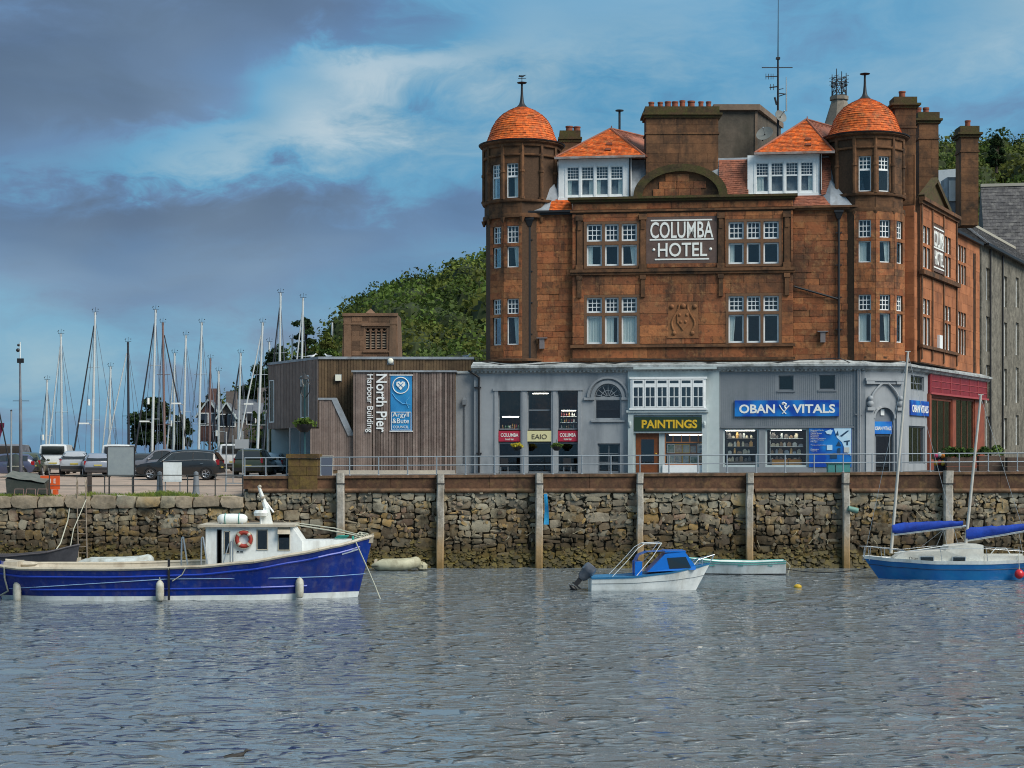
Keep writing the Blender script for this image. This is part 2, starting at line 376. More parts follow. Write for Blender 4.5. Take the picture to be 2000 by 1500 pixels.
def window(parent, P, x0, x1, z0, z1, y=.10, bars=None, curtain=None, fw=.085, fm='white', gm='glass', arch=0.0, bw=.044, name='window', deep=1.1, thick=None, sill=False, roomm='room', blind=0):
    """a light in its opening: frame (the part itself), pane, glazing bars, curtain and the dim room behind"""
    f = MB(); b = fw*1.25 if thick is None else thick
    f.box(x0, x0+fw, y-.03, y+.06, z0, z1).box(x1-fw, x1, y-.03, y+.06, z0, z1).box(x0+fw, x1-fw, y-.03, y+.06, z1-fw, z1).box(x0+fw, x1-fw, y-.04, y+.06, z0, z0+b)
    if sill: f.box(x0-.05, x1+.05, y-.16, y+.06, z0-.06, z0)
    o = f.build(name, MT[fm], parent, P.M, True)
    MB().box(x0+fw, x1-fw, y+.015, y+.022, z0+b, z1-fw).build('pane', MT[gm], o, P.M, True)
    if bars:
        g = MB(); nx, nz = bars; a, c = x0+fw, x1-fw; e, h = z0+b, z1-fw
        for i in range(1, nx): g.box(a+(c-a)*i/nx-bw/2, a+(c-a)*i/nx+bw/2, y-.008, y+.010, e, h)
        for i in range(1, nz): g.box(a, c, y-.012, y+.006, e+(h-e)*i/nz-bw/2, e+(h-e)*i/nz+bw/2)
        g.build('glazing_bars', MT[fm], o, P.M, True)
    w = x1-x0
    for c in (curtain or ''):
        a, e, dr = {'l': (x0, x0+w*.42, 0), 'r': (x1-w*.42, x1, 0), 'f': (x0, x1, 0), 'L': (x0, x0+w*.5, -.35), 'R': (x1-w*.5, x1, .35), 'h': (x0, x0+w*.68, 0)}[c]
        curtain_mesh(a+.03, e-.03, z0+.03, z1-.02, y+.085, dr).build('curtain', MT['curtain'], o, P.M, True, smooth=60)
    r = MB(); a, e, c, d = x0-.3, x1+.3, z0-.25, z1+.25; k = y+.3; q = y+deep
    r.add([(a,k,c),(e,k,c),(e,k,d),(a,k,d),(a,q,c),(e,q,c),(e,q,d),(a,q,d)], [(0,1,5,4),(1,2,6,5),(2,3,7,6),(3,0,4,7),(4,5,6,7)])
    r.build('interior', MT[roomm], o, P.M, True, fix=False)
    return o
def tile_face(mb, A, B, C, D, course=.17, tw=.19, lift=.03, rg=rng):
    """plain tiles laid in courses on the plane A-B (eave) to D-C (top)"""
    A, B, C, D = map(Vector, (A, B, C, D)); nrm = (B-A).cross(D-A).normalized()
    if nrm.z < 0: nrm = -nrm
    n = max(1, int(((D+C)/2-(A+B)/2).length/course))
    for i in range(n):
        t0, t1 = i/n, min(1, (i+1.15)/n)
        l0, r0, l1, r1 = A.lerp(D, t0), B.lerp(C, t0), A.lerp(D, t1), B.lerp(C, t1)
        m = max(1, round((r0-l0).length/tw)); ofs = .5 if i % 2 else 0
        ks = [0.0]+[(k+ofs)/m for k in range(0 if ofs else 1, m)]+[1.0]
        for a, b in zip(ks[:-1], ks[1:]):
            if b-a < 1e-4: continue
            L = lift*rg.uniform(.6, 1.35); p = l0.lerp(r0, a); q = l0.lerp(r0, b); r = l1.lerp(r1, b); s = l1.lerp(r1, a)
            e = (q-p)*.012
            mb.add([p+e+nrm*L, q-e+nrm*L, r-e+nrm*.004, s+e+nrm*.004, p+e, q-e], [(0, 1, 2, 3), (4, 5, 1, 0)])
def bands(P, x0, x1, prof):
    """mouldings along a wall: list of (z0, z1, projection)"""
    mb = MB()
    for z0, z1, d in prof: mb.box(x0, x1, -d, .05, z0, z1)
    return mb

# ================================================================== the hotel
PF = Plane(10.3, 0, .9917, -.1288)                       # its front: the right end stands a little nearer
zc = lambda py: CAM_Z+(HOR-py)/34.0
hotel = thing('hotel', 'four-storey red sandstone hotel with twin orange-domed towers above grey shopfronts', 'hotel', (10.3, 4, 4.6))
PB = PF.off(-.28)                                          # the centre bay stands forward
B0, B1 = PB.x(1118), PB.x(1549)
ROWS = [(zc(518), zc(477), None), (zc(470), zc(436), 1), (zc(671), zc(616), None), (zc(610), zc(580), 1)]
bay_h, bay_w = [], []
for cx0, cx1 in ((PB.x(1146), PB.x(1244)), (PB.x(1423), PB.x(1521))):
    w = (cx1-cx0)/3
    for r, (z0, z1, up) in enumerate(ROWS):
        for k in range(3):
            g = .085; bay_h.append((cx0+w*k+g*(k > 0), cx0+w*(k+1)-g*(k < 2), z0, z1)); bay_w.append((r, k))
wall_b = holed(MB(), B0, B1, zc(708), zc(392), bay_h, 0, .32)
for x in (B0, B1): wall_b.add([(x, 0, zc(708)), (x, .5, zc(708)), (x, .5, zc(392)), (x, 0, zc(392))], [(0, 1, 2, 3)])
wall_b = wall_b.build('wall', MT['joint'], hotel, PB.M, True, fix=False)
# stone fields of the bay, window groups framed by dressed stone
grp = [(min(h[0] for h in bay_h[i:i+6])-.16, max(h[1] for h in bay_h[i:i+6])+.16, z0, z1) for i, z0, z1 in ((0, zc(523), zc(431)), (6, zc(674), zc(575)), (12, zc(523), zc(431)), (18, zc(674), zc(575)))]
SIGN = (PB.x(1262), PB.x(1400), zc(515), zc(424)); CREST = (PB.x(1305), PB.x(1364), zc(658), zc(590))
PIL = [PB.x(1132), PB.x(1256), PB.x(1408), PB.x(1537)]
ashlar(wall_b, PB, (B0, B1, zc(706), zc(396)), grp+[SIGN, CREST]+[(p-.22, p+.22, zc(527), zc(415)) for p in PIL]+[(B0, B1, zc(536), zc(525)), (B0, B1, zc(679), zc(672)), (B0, B1, zc(416), zc(408))], .60, (.8, 1.7), 'sand', proud=.03, budget='hotel', limit=160, seed=3)
mull = mat('brown_mullion_stone', (.17, .085, .042), .85, (.13, .075, .045), var=.2, scale=2, bump=.006)
for i, g in enumerate(grp):
    fr = MB(); hs = [h for h in bay_h[6*i:6*i+6]]; holed(fr, g[0], g[1], g[2], g[3], hs, -.035, .12)
    for x, (a, b) in ((g[0], (g[2], g[3])), (g[1], (g[2], g[3]))): fr.add([(x, -.035, a), (x, 0.02, a), (x, .02, b), (x, -.035, b)], [(0, 1, 2, 3)])
    for z in g[2:]: fr.add([(g[0], -.035, z), (g[1], -.035, z), (g[1], .02, z), (g[0], .02, z)], [(0, 1, 2, 3)])
    fr.build('window_surround', mull, hotel, PB.M, True, fix=False)
CURT = {(0,0):'l',(0,1):None,(0,2):'R',(2,0):'f',(2,1):'h',(2,2):'f'}
for i, (h, (r, k)) in enumerate(zip(bay_h, bay_w)):
    up = ROWS[r][2]; left = i < 12
    cu = None if up else ({(0,0):'l',(0,2):'R',(2,0):'f',(2,1):'h',(2,2):'f'} if left else {(0,0):'l',(2,0):'L'}).get((r, k))
    window(hotel, PB, *h, y=.13, bars=(3, 3) if up else None, curtain=cu)
mo = MB()
for z0, z1, d in ((zc(531), zc(525), .20), (zc(536), zc(531), .13), (zc(678.5), zc(673), .15), (zc(413), zc(409), .12), (zc(704), zc(699), .10)): mo.box(B0-.12, B1+.12, -d, .05, z0, z1)
mo.build('string_course', MT['sand_dark'], hotel, PB.M, True)
for p in PIL:
    q = MB().box(p-.15, p+.15, -.10, .03, zc(520), zc(425)).box(p-.22, p+.22, -.16, .03, zc(429), zc(418)).box(p-.21, p+.21, -.17, .03, zc(526), zc(516)).box(p-.12, p+.12, -.13, .03, zc(580), zc(545)).box(p-.17, p+.17, -.16, .03, zc(545), zc(537))
    q.box(p-.10, p+.10, -.14, .0, zc(448), zc(429.2)); q.build('pilaster', MT['sand_dark'], hotel, PB.M, True)
# parapet
pa = MB().box(B0-.25, B1+.25, -.30, .5, zc(388.5), zc(384)).box(B0-.12, B1+.12, -.17, .45, zc(393), zc(388.5)).box(B0, B1, .02, .4, zc(397), zc(393))
pa.build('parapet', MT['sand_moss'], hotel, PB.M, True)
# carved crest and sign panel
cr = MB(); x0, x1, z0, z1 = CREST; cx, cz = (x0+x1)/2, (z0+z1)/2; W, H = x1-x0, z1-z0
cr.box(x0, x1, -.03, .02, z0, z1)
cr.prism([(cx-W*.2, cz+H*.28), (cx+W*.2, cz+H*.28), (cx+W*.2, cz-H*.1), (cx, cz-H*.32), (cx-W*.2, cz-H*.1)], -.13, .0)
for s in (-1, 1):
    pts = [(cx+s*W*(.26+.12*math.sin(t*5)), -.09, cz+H*(-.38+.8*t)) for t in [i/12 for i in range(13)]]; cr.path(pts, .055)
    cr.ball((cx+s*W*.38, -.07, cz+H*.36), .14, 8); cr.ball((cx+s*W*.30, -.07, cz-H*.40), .13, 8); cr.ball((cx+s*W*.12, -.12, cz+H*.12), .1, 8); cr.ball((cx+s*W*.08, -.13, cz-H*.08), .09, 8)
cr.ball((cx, -.08, cz+H*.38), .16, 8).box(x0-.05, x1+.05, -.10, .0, z0-.08, z0)
cr.v = [(x, y*.6, z) for x, y, z in cr.v]
cr.build('carved_crest', MT['sand_plain'], hotel, PB.M, True, smooth=50)
x0, x1, z0, z1 = SIGN
sp = MB().box(x0, x1, -.02, .02, z0, z1); sp = sp.build('sign_panel', mat('brown_sign_panel', (.13, .085, .07), .8, (.10, .065, .055), var=.15, scale=2), hotel, PB.M, True)
wl = MT['lettering'] = mat('cream_white_lettering', (.80, .81, .76), .6, var=.05)
TX = lambda P, px, py, y=0.0: P.M @ TR(P.x(px), y, zc(py) if P in (PF, PB) else P.z(px, py))
text('lettering', 'COLUMBA', wl, sp, TX(PB, 1331.5, 450, -.025), PB.x(1393)-PB.x(1270), .95, bold=.012, ext=.015)
text('lettering', 'HOTEL', wl, sp, TX(PB, 1333, 488.5, -.025), PB.x(1380)-PB.x(1284), .80, bold=.012, ext=.015)
ln = MB()
for a, b, c in ((1271, 1391, 431), (1269, 1394, 468.5), (1279, 1385, 507)): ln.box(PB.x(a), PB.x(b), -.045, -.02, zc(c+1.4), zc(c-1.4))
ln.build('lettering', wl, sp, PB.M, True)
for px in (1277, 1388): MB().ball((PB.x(px), -.03, zc(488)), .085, 10, (1, .4, 1)).build('lettering', wl, sp, PB.M, True, smooth=60)
# flanks beside the bay
for a, b, nm in ((1026, 1118, 5), (1549, 1672, 6)):
    x0, x1 = PF.x(a), PF.x(b); x1 = B0+.0 if nm == 5 else x1; x0 = B1 if nm == 6 else x0
    w = MB().add([(x0, .06, zc(708)), (x1, .06, zc(708)), (x1, .06, zc(411)), (x0, .06, zc(411))], [(0, 1, 2, 3)]).build('wall', MT['joint'], hotel, PF.M, True, fix=False)
    ashlar(w, PF, (x0, x1, zc(706), zc(413)), [], .36, (.55, 1.35), 'sand', y=.06, proud=.04, wob=.016, budget='hotel', limit=300, seed=nm)
    g = MB().box(x0-.1, x1+.1, -.28, .3, zc(411), zc(407)).box(x0-.05, x1+.05, -.14, .2, zc(415), zc(411))
    g.build('eaves_gutter', MT['black'] if nm == 5 else MT['sand_dark'], hotel, PF.M, True)
# ---------------------------------------------------------------- towers
def tower(px, ang0, sides, wins, dome_px, vane, u_v, rl=2.05, ru=2.14, seed=1):
    c = PF.M @ Vector((PF.x(px), u_v, 0)); tw = bpy.data.objects.new('tower', None); COL.objects.link(tw); tw.parent = hotel
    faces = range(12)
    def face(k, ap):
        a = ang0+k*PI/6; n = (math.cos(a), math.sin(a)); e = (-n[1], n[0]); h = ap*math.tan(PI/12)
        return Plane(c.x+n[0]*ap-e[0]*h, c.y+n[1]*ap-e[1]*h, *e), 2*h
    body, trim = MB(), MB()
    def addM(mb, sub, P):
        R = P.M; mb.add([R @ Vector(v) for v in sub.v], sub.f)
    for k in faces:
        Pk, w = face(k, rl); hs = []
        if k in sides:
            for z0, z1, up in ROWS: hs.append((w/2-.34, w/2+.34, z0, z1))
        addM(body, holed(MB(), 0, w, zc(708), zc(418), hs, 0, .25), Pk)
        Pu, wu = face(k, ru); hu = []
        if k in sides and k in wins: hu.append((wu/2-.34, wu/2+.34, zc(381), zc(313)))
        addM(body, holed(MB(), 0, wu, zc(418), zc(272), hu, 0, .25), Pu)
        for h, (z0, z1, up) in zip(hs, ROWS): window(hotel, Pk, *h, y=.12, bars=(3, 3) if up else None, curtain=None if up else wins.get(k, {}).get(z0 > zc(560)), fw=.05)
        for h in hu:
            zm = h[2]+(h[3]-h[2])*.62
            window(hotel, Pu, h[0], h[1], zm, h[3], y=.12, bars=(3, 3), fw=.05); window(hotel, Pu, h[0], h[1], h[2], zm, y=.10, curtain=wins[k].get('u'), fw=.05)
        if k in sides or k in (min(sides)-1, max(sides)+1):
            ashlar(tw, Pk, (0, w, zc(706), zc(420)), hs, .40, (.5, 1.2), 'sand', proud=.028, budget='hotel', limit=300, seed=seed*20+k)
            ashlar(tw, Pu, (.02, wu-.02, zc(416), zc(298)), hu, .52, (.9, 1.3), 'sand_dark', proud=.026, seed=seed*40+k)
            ashlar(tw, Pu, (.02, wu-.02, zc(296), zc(276)), [], .6, (.9, 1.3), 'sand_dark', proud=.026, seed=seed*50+k)
        a = ang0+(k+.5)*PI/6; v = Vector((math.cos(a), math.sin(a), 0)); p = c+v*(ru/math.cos(PI/12)+.02)
        trim.tube((p.x, p.y, zc(379)), (p.x, p.y, zc(292)), .12, n=8); trim.tube((p.x, p.y, zc(296)), (p.x, p.y, zc(274)), .12, n=4)
        trim.tube((p.x, p.y, zc(331)), (p.x, p.y, zc(326)), .16, n=8); trim.tube((p.x, p.y, zc(384)), (p.x, p.y, zc(379)), .17, n=8)
        trim.tube((p.x, p.y, zc(430)), (p.x, p.y, zc(419)), .06, .17, n=8)
    body.build('wall', MT['joint'], tw, None, True, fix=False); trim.build('colonnette', MT['sand_dark'], tw, None, True, smooth=40)
    R = ru/math.cos(PI/12)
    for z0, z1, d in ((zc(389), zc(384), .14), (zc(298), zc(294.5), .10), (zc(420), zc(412), .10), (zc(279), zc(273), .10), (zc(273), zc(268.5), .28)):
        ring = MB().lathe([(R-.1, z0), (R+d*.7, z0), (R+d, (z0+z1)/2), (R+d, z1), (R-.1, z1+.03)], (c.x, c.y, 0), 36); ring.build('moulding', MT['sand_dark'], tw, None, True, smooth=40)
    ring = MB().lathe([(R-.3, zc(703)), (R+.06, zc(703)), (R+.06, zc(699)), (R-.3, zc(697))], (c.x, c.y, 0), 36)
    ring.build('moulding', MT['sand_dark'], tw, None, True, smooth=40)
    gut = MB().lathe([(R+.12, zc(268.5)), (R+.34, zc(268.5)), (R+.36, zc(266.5)), (R+.1, zc(266))], (c.x, c.y, 0), 40).build('gutter', MT['black'], tw, None, True, smooth=40)
    z0 = zc(267); prof = [(2.38, 0), (2.18, .12), (2.05, .28), (1.95, .52), (1.85, .82), (1.72, 1.14), (1.51, 1.48), (1.22, 1.78), (.85, 2.03), (.50, 2.20), (.28, 2.30)]
    dm = MB().lathe(prof, (c.x, c.y, z0), 48).build('dome', MT['tile'], tw, None, True, smooth=60)
    tl = MB(); L = [0]
    for (a, b), (d, e) in zip(prof[:-1], prof[1:]): L.append(L[-1]+math.hypot(d-a, e-b))
    def on(s):
        for i in range(len(L)-1):
            if s <= L[i+1]+1e-9: t = (s-L[i])/(L[i+1]-L[i]); return prof[i][0]+(prof[i+1][0]-prof[i][0])*t, prof[i][1]+(prof[i+1][1]-prof[i][1])*t
        return prof[-1]
    nc = 21; rg = random.Random(seed)
    for i in range(nc):
        s0, s1 = L[-1]*i/nc, L[-1]*min(1, (i+1.1)/nc); r0, h0 = on(s0); r1, h1 = on(s1); m = max(8, int(2*PI*r0/.19)); o = rg.random()
        for j in range(m):
            a, b = 2*PI*(j+o)/m, 2*PI*(j+o+.98)/m; q = .034*rg.uniform(.6, 1.4)
            P3 = lambda r, t, h: (c.x+r*math.cos(t), c.y+r*math.sin(t), z0+h)
            tl.add([P3(r0+q, a, h0+q*.3), P3(r0+q, b, h0+q*.3), P3(r1+.005, b, h1), P3(r1+.005, a, h1), P3(r0, a, h0), P3(r0, b, h0)], [(0, 1, 2, 3), (4, 5, 1, 0)])
    o = tl.build('tile_courses', MT['tile'], tw, None, True, fix=False); o['kind'] = 'stuff'
    fin = MB().lathe([(.50, 2.17), (.30, 2.34), (.17, 2.48), (.11, 2.68), (.075, 3.1), (.06, 3.55), (.06, 3.72)], (c.x, c.y, z0), 14).lathe([(.0, 3.70), (.27, 3.72), (.30, 3.76), (.05, 3.82), (.0, 3.83)], (c.x, c.y, z0), 14)
    if vane:
        fin.tube((c.x, c.y, z0+3.8), (c.x, c.y, z0+4.2), .02, n=6).bar((c.x-.22, c.y, z0+4.0), (c.x+.25, c.y, z0+4.02), .03)
        fin.prism([(c.x-.2, z0+4.1), (c.x+.05, z0+4.08), (c.x+.26, z0+4.22), (c.x+.02, z0+4.18), (c.x-.18, z0+4.2)], c.y-.02, c.y+.02)
    fin.build('finial', MT['black'], tw, None, True, smooth=50)
    return c
aR = math.atan2(-98.5, -20)      # towards the camera
TL = tower(1012, -PI/2-math.radians(15)-11*PI/6*0, (10, 11, 0, 1) if False else (0, 11), {0: {True: 'R', False: 'R', 'u': 'r'}, 11: {True: 'r', False: 'r', 'u': 'l'}}, 1010, True, 1.78, seed=2)
TRt = tower(1694, aR, (0, 1, 2), {0: {True: 'h', False: 'h', 'u': None}, 1: {True: 'R', False: 'R', 'u': None}}, 1693, False, 1.95, rl=2.22, ru=2.12, seed=5)
# ---------------------------------------------------------------- side towards the street
CS = Vector((22.35, -1.61)); FAR = Vector((31.2, 16.0)); eS = (FAR-CS).normalized()
PS = Plane(CS.x, CS.y, eS.x, eS.y); PSb = PS.off(-.2)
S = lambda px: PS.x(px)
sz = lambda py: zc(py)
s0, s1 = 1.55, 19.4; side_h = []
def lights(P, a, b, n, rows=ROWS):
    w = (b-a)/n; return [(a+w*k+.07*(k > 0), a+w*(k+1)-.07*(k < n-1), z0, z1, up) for z0, z1, up in rows for k in range(n)]
hb = lights(PSb, S(1796), S(1809), 2)+lights(PSb, S(1837), S(1850), 2); hp = lights(PS, S(1871), S(1886), 3)
bx0, bx1 = S(1791), S(1862)
w1 = holed(MB(), bx0, bx1, zc(708), zc(385), [h[:4] for h in hb], 0, .3)
for x in (bx0, bx1): w1.add([(x, 0, zc(708)), (x, .3, zc(708)), (x, .3, zc(385)), (x, 0, zc(385))], [(0, 1, 2, 3)])
w1 = w1.build('wall', MT['joint'], hotel, PSb.M, True, fix=False)
ashlar(w1, PSb, (bx0, bx1, zc(706), zc(388)), [h[:4] for h in hb]+[(S(1813), S(1836), zc(522), zc(420)), (bx0, bx1, zc(536), zc(525)), (bx0, bx1, zc(679), zc(672))], .62, (1.0, 2.0), 'sand_side', proud=.02, joint=.010, seed=31)
w2 = holed(MB(), s0, s1, zc(708), zc(412), [h[:4] for h in hp], 0, .3).build('wall', MT['joint'], hotel, PS.M, True, fix=False)
ashlar(w2, PS, (bx1+.02, s1, zc(706), zc(414)), [h[:4] for h in hp], .62, (1.0, 2.0), 'sand_side', proud=.02, joint=.010, seed=32)
ashlar(w2, PS, (s0, bx0-.02, zc(706), zc(414)), [], .62, (1.0, 2.0), 'sand_side', proud=.02, joint=.010, seed=33)
for h in hb: window(hotel, PSb, *h[:4], y=.12, bars=(2, 3) if h[4] else None, fw=.07)
for h in hp: window(hotel, PS, *h[:4], y=.12, bars=(2, 3) if h[4] else None, fw=.07)
m2 = MB()
for z0, z1, d in ((zc(534), zc(525), .25), (zc(678), zc(672), .16), (zc(390), zc(383), .28), (zc(396), zc(390), .14)): m2.box(bx0-.1, bx1+.1, -d, .05, z0, z1)
for x in (bx0+.05, S(1812), S(1837)-.35, bx1-.3): m2.box(x, x+.24, -.09, .02, zc(700), zc(397))
m2.build('string_course', MT['sand_dark'], hotel, PSb.M, True)
g2 = MB().box(bx1, s1, -.3, .3, zc(416), zc(410)).build('eaves_gutter', MT['black'], hotel, PS.M, True)
gm = (bx0+bx1)/2-1.0
gb = MB().prism([(bx0+.6, zc(383)), (bx1-2.6, zc(383)), (gm-.2, zc(338))], .0, .4).build('gable', MT['sand_moss'], hotel, PSb.M, True)
gc = MB().bar((bx0+.3, .0, zc(382)), (gm-.2, .0, zc(333)), .35, .3).bar((gm-.2, .0, zc(333)), (bx1-2.2, .0, zc(382)), .35, .3).build('gable_coping', MT['sand_moss'], hotel, PSb.M, True)
s_p = MB().box(S(1814), S(1837), -.06, .02, zc(518), zc(425)).build('sign_panel', sp.data.materials[0], hotel, PSb.M, True)
tw_ = S(1837)-S(1814)-.3; cx = (S(1837)+S(1814))/2
text('lettering', 'COLUMBA', wl, s_p, PSb.M @ TR(cx, -.065, zc(452)), tw_, .95, bold=.012, ext=.012)
text('lettering', 'HOTEL', wl, s_p, PSb.M @ TR(cx, -.065, zc(490)), tw_*.85, .85, bold=.012, ext=.012)
l2 = MB()
for py in (430, 470, 510): l2.box(cx-tw_/2-.05, cx+tw_/2+.05, -.09, -.06, zc(py+1.4), zc(py-1.4))
l2.build('lettering', wl, s_p, PSb.M, True)
ac = PSb.M @ Vector((S(1826), -.15, 0))
MB().box(S(1823), S(1829), -.18, -.02, zc(672), zc(645)).build('wall_box', MT['white'], hotel, PSb.M, True)
# wall behind the tower, closing the corner
pt = PS.M @ Vector((s0, 0, 0)); PR = Plane(TRt.x+1.2, TRt.y-.1, pt.x-TRt.x-1.2, pt.y-TRt.y+.1); lr = math.hypot(pt.x-TRt.x-1.2, pt.y-TRt.y+.1)
wr = MB().add([(0, 0, zc(708)), (lr, 0, zc(708)), (lr, 0, zc(400)), (0, 0, zc(400))], [(0, 1, 2, 3)]).build('wall', MT['joint'], hotel, PR.M, True, fix=False)
ashlar(wr, PR, (.4, lr, zc(706), zc(402)), [], .62, (.9, 1.4), 'sand_side', proud=.02, seed=41)
# ---------------------------------------------------------------- chimneys
def chimney(px0, px1, py0, py1, Y, dep, capw, pots, potm, mat_, band=None, corb=None, label=None):
    x0, x1 = X_(px0, Y), X_(px1, Y); z0, z1 = Z_(py1, Y), Z_(py0, Y); s = (CAM_D+Y)/F_PX
    o = MB().box(x0, x1, Y, Y+dep, z0, z1).build('chimney_stack', mat_, hotel, None, True)
    if label: o['label'] = label
    P = Plane(x0, Y, 1, 0)
    ashlar(o, P, (0, x1-x0, z0, z1), [], .55, (.7, 1.3), 'sand_dark', proud=.02, seed=int(px0))
    c = MB().box(x0-capw, x1+capw, Y-capw, Y+dep+capw, z1, z1+4*s).box(x0-capw*.5, x1+capw*.5, Y-capw*.5, Y+dep+capw*.5, z1-5*s, z1).box(x0-.06, x1+.06, Y-.06, Y+dep+.06, z1+4*s, z1+17*s)
    if band: MB().box(x0-.06, x1+.06, Y-.06, Y+dep+.06, Z_(band, Y), Z_(band-3, Y)).build('chimney_band', MT['sand_dark'], o, None, True)
    c.build('chimney_cap', MT['sand_moss'], o, None, True)
    for (a, b, h) in pots:
        xc, r = (X_(a, Y)+X_(b, Y))/2, (X_(b, Y)-X_(a, Y))/2; zz = z1+17*s
        MB().lathe([(r*.92, 0), (r*.86, h*s*.75), (r*1.0, h*s*.8), (r*1.0, h*s), (r*.7, h*s), (r*.7, h*s*.5)], (xc, Y+dep*.45, zz), 12).build('chimney_pot', potm, o, None, True, smooth=40)
pot = mat('red_chimney_pot', (.27, .075, .035), .8, (.20, .06, .035), var=.2, scale=3, stain=(.05, .03, .02), stain_amt=.5, stain_scale=2)
chimney(1262, 1403, 225, 392, 1.0, 1.5, .22, [(1268, 1280, 13), (1286, 1297, 13), (1300, 1313, 14), (1314, 1327, 14), (1329, 1341, 16), (1345, 1360, 15), (1366, 1377, 14), (1381, 1392, 14)], pot, MT['sand_dark'], band=262)
chimney(1095, 1132, 272, 330, 7.0, 1.4, .15, [(1105, 1120, 12), (1120, 1135, 11)], pot, MT['sand_dark'])
chimney(1748, 1789, 206, 400, .9, 1.2, .25, [(1759, 1773, 14)], pot, MT['sand_dark'], band=250, label='tall side stack with one pot beside the domed tower')
chimney(1795, 1833, 236, 400, 5.5, 2.6, .22, [(1796, 1809, 16), (1811, 1824, 16)], pot, MT['sand_dark'], band=272)
chimney(1877, 1911, 263, 440, 13.5, 1.4, .25, [(1889, 1901, 14)], pot, MT['sand_dark'], band=297)
br = MB().box(X_(1773, .8), X_(1792, .8), .8, 1.9, zc(560), zc(395)).prism([(X_(1773, .8), zc(560)), (X_(1792, .8), zc(560)), (X_(1789, .8), zc(578)), (X_(1784, .8), zc(578))], .85, 1.6).build('chimney_breast', MT['sand_dark'], hotel, None, True)
rc = MB().box(X_(1890, 14), X_(1906, 14), 14.0, 15.0, zc(706), zc(440)).build('chimney_breast', MT['sand_dark'], hotel, None, True)
# ---------------------------------------------------------------- arched pediment
ar = MB(); n = 24; cxp = PB.x(1329); a_, b_ = (PB.x(1421)-PB.x(1237))/2, zc(322)-zc(384)
def arc(k, ra, rb): return [(cxp+ra*math.cos(PI*i/n), zc(384)+rb*math.sin(PI*i/n)) for i in range(n+1)]
o_, i_ = arc(0, a_, b_), arc(0, a_-.5, b_-.42)
for i in range(n):
    (xa, za), (xb, zb), (xd, zd), (xe, ze) = o_[i], o_[i+1], i_[i+1], i_[i]
    ar.prism([(xa, za), (xb, zb), (xd, zd), (xe, ze)], -.22, .6)
ar.build('arched_pediment', MT['sand_moss'], hotel, PB.M, True)
tp = MB().prism(arc(0, a_-.35, b_-.3), .05, .6).build('tympanum', MT['sand_dark'], hotel, PB.M, True)
rg = random.Random(4)
for xa, xb, za, zb in courses(cxp-a_+.4, cxp+a_-.4, zc(384), zc(326), [], .42, (.6, 1.1), rg):
    k = max(abs(xa-cxp), abs(xb-cxp))/(a_-.45)
    if k < 1 and zb-zc(384) < (b_-.38)*math.sqrt(1-k*k): place(BLOCK['sand'], 'stone_block', Matrix.Translation(-Vector(hotel.location)) @ PB.M @ TR((xa+xb)/2, .06, (za+zb)/2) @ Matrix.Diagonal((xb-xa-.015, .12, zb-za-.015, 1)), tp)
# ---------------------------------------------------------------- roof: lead flats, mansard, dormers
PD = PF.off(.55)
rf = MB(); xa, xb = PF.x(1045), PF.x(1690)
rf.add([(xa, .35, zc(408)), (xb, .35, zc(408)), (xb, 1.4, zc(302)), (xa, 1.4, zc(302)), (xa, 12, zc(302)), (xb+3, 12, zc(302)), (xa, .35, zc(420)), (xb, .35, zc(420))], [(0, 1, 2, 3), (3, 2, 5, 4), (6, 7, 1, 0)])
rf.build('roof', MT['lead'], hotel, PF.M, True, fix=False)
bd = MB().box(PF.x(960), PF.x(1690)+1, 2.6, 13.0, 4.6, zc(412)).build('rear_wall', MT['sand_dark'], hotel, PF.M, True)
tl = MB()
tile_face(tl, (PF.x(1404), .42, zc(384)), (PF.x(1462), .42, zc(380)), (PF.x(1462), 1.35, zc(306)), (PF.x(1404), 1.35, zc(306)), .13)
tile_face(tl, (PF.x(1605), .42, zc(384)), (PF.x(1625), .42, zc(380)), (PF.x(1625), 1.35, zc(306)), (PF.x(1605), 1.35, zc(306)), .13)
o = tl.build('mansard_tiles', MT['tile_old'], hotel, PF.M, True, fix=False); o['kind'] = 'stuff'
for a, b, m_ in ((1073, 1118, 'tile'), (1549, 1622, 'tile_old')):
    t2 = MB(); tile_face(t2, (PF.x(a), -.2, zc(407)), (PF.x(b), -.2, zc(407)), (PF.x(b-3), .62, zc(380)), (PF.x(a+3), .62, zc(380)), .14)
    t2.add([(PF.x(a), -.2, zc(407)), (PF.x(b), -.2, zc(407)), (PF.x(b-3), .60, zc(380)), (PF.x(a+3), .60, zc(380))], [(0, 1, 2, 3)])
    o = t2.build('eaves_tiles', MT[m_], hotel, PF.M, True, fix=False); o['kind'] = 'stuff'
lv = MB().add([(PF.x(1030), -.18, zc(408)), (PF.x(1074), -.2, zc(407)), (PF.x(1092), .6, zc(380)), (PF.x(1080), .75, zc(350))], [(0, 1, 2, 3)]); lv.build('lead_valley', MT['lead'], hotel, PF.M, True, fix=False)
lv = MB().add([(PF.x(1665), -.18, zc(408)), (PF.x(1621), -.2, zc(407)), (PF.x(1605), .6, zc(380)), (PF.x(1624), .75, zc(352))], [(3, 2, 1, 0)])
lv.build('lead_valley', MT['lead'], hotel, PF.M, True, fix=False)
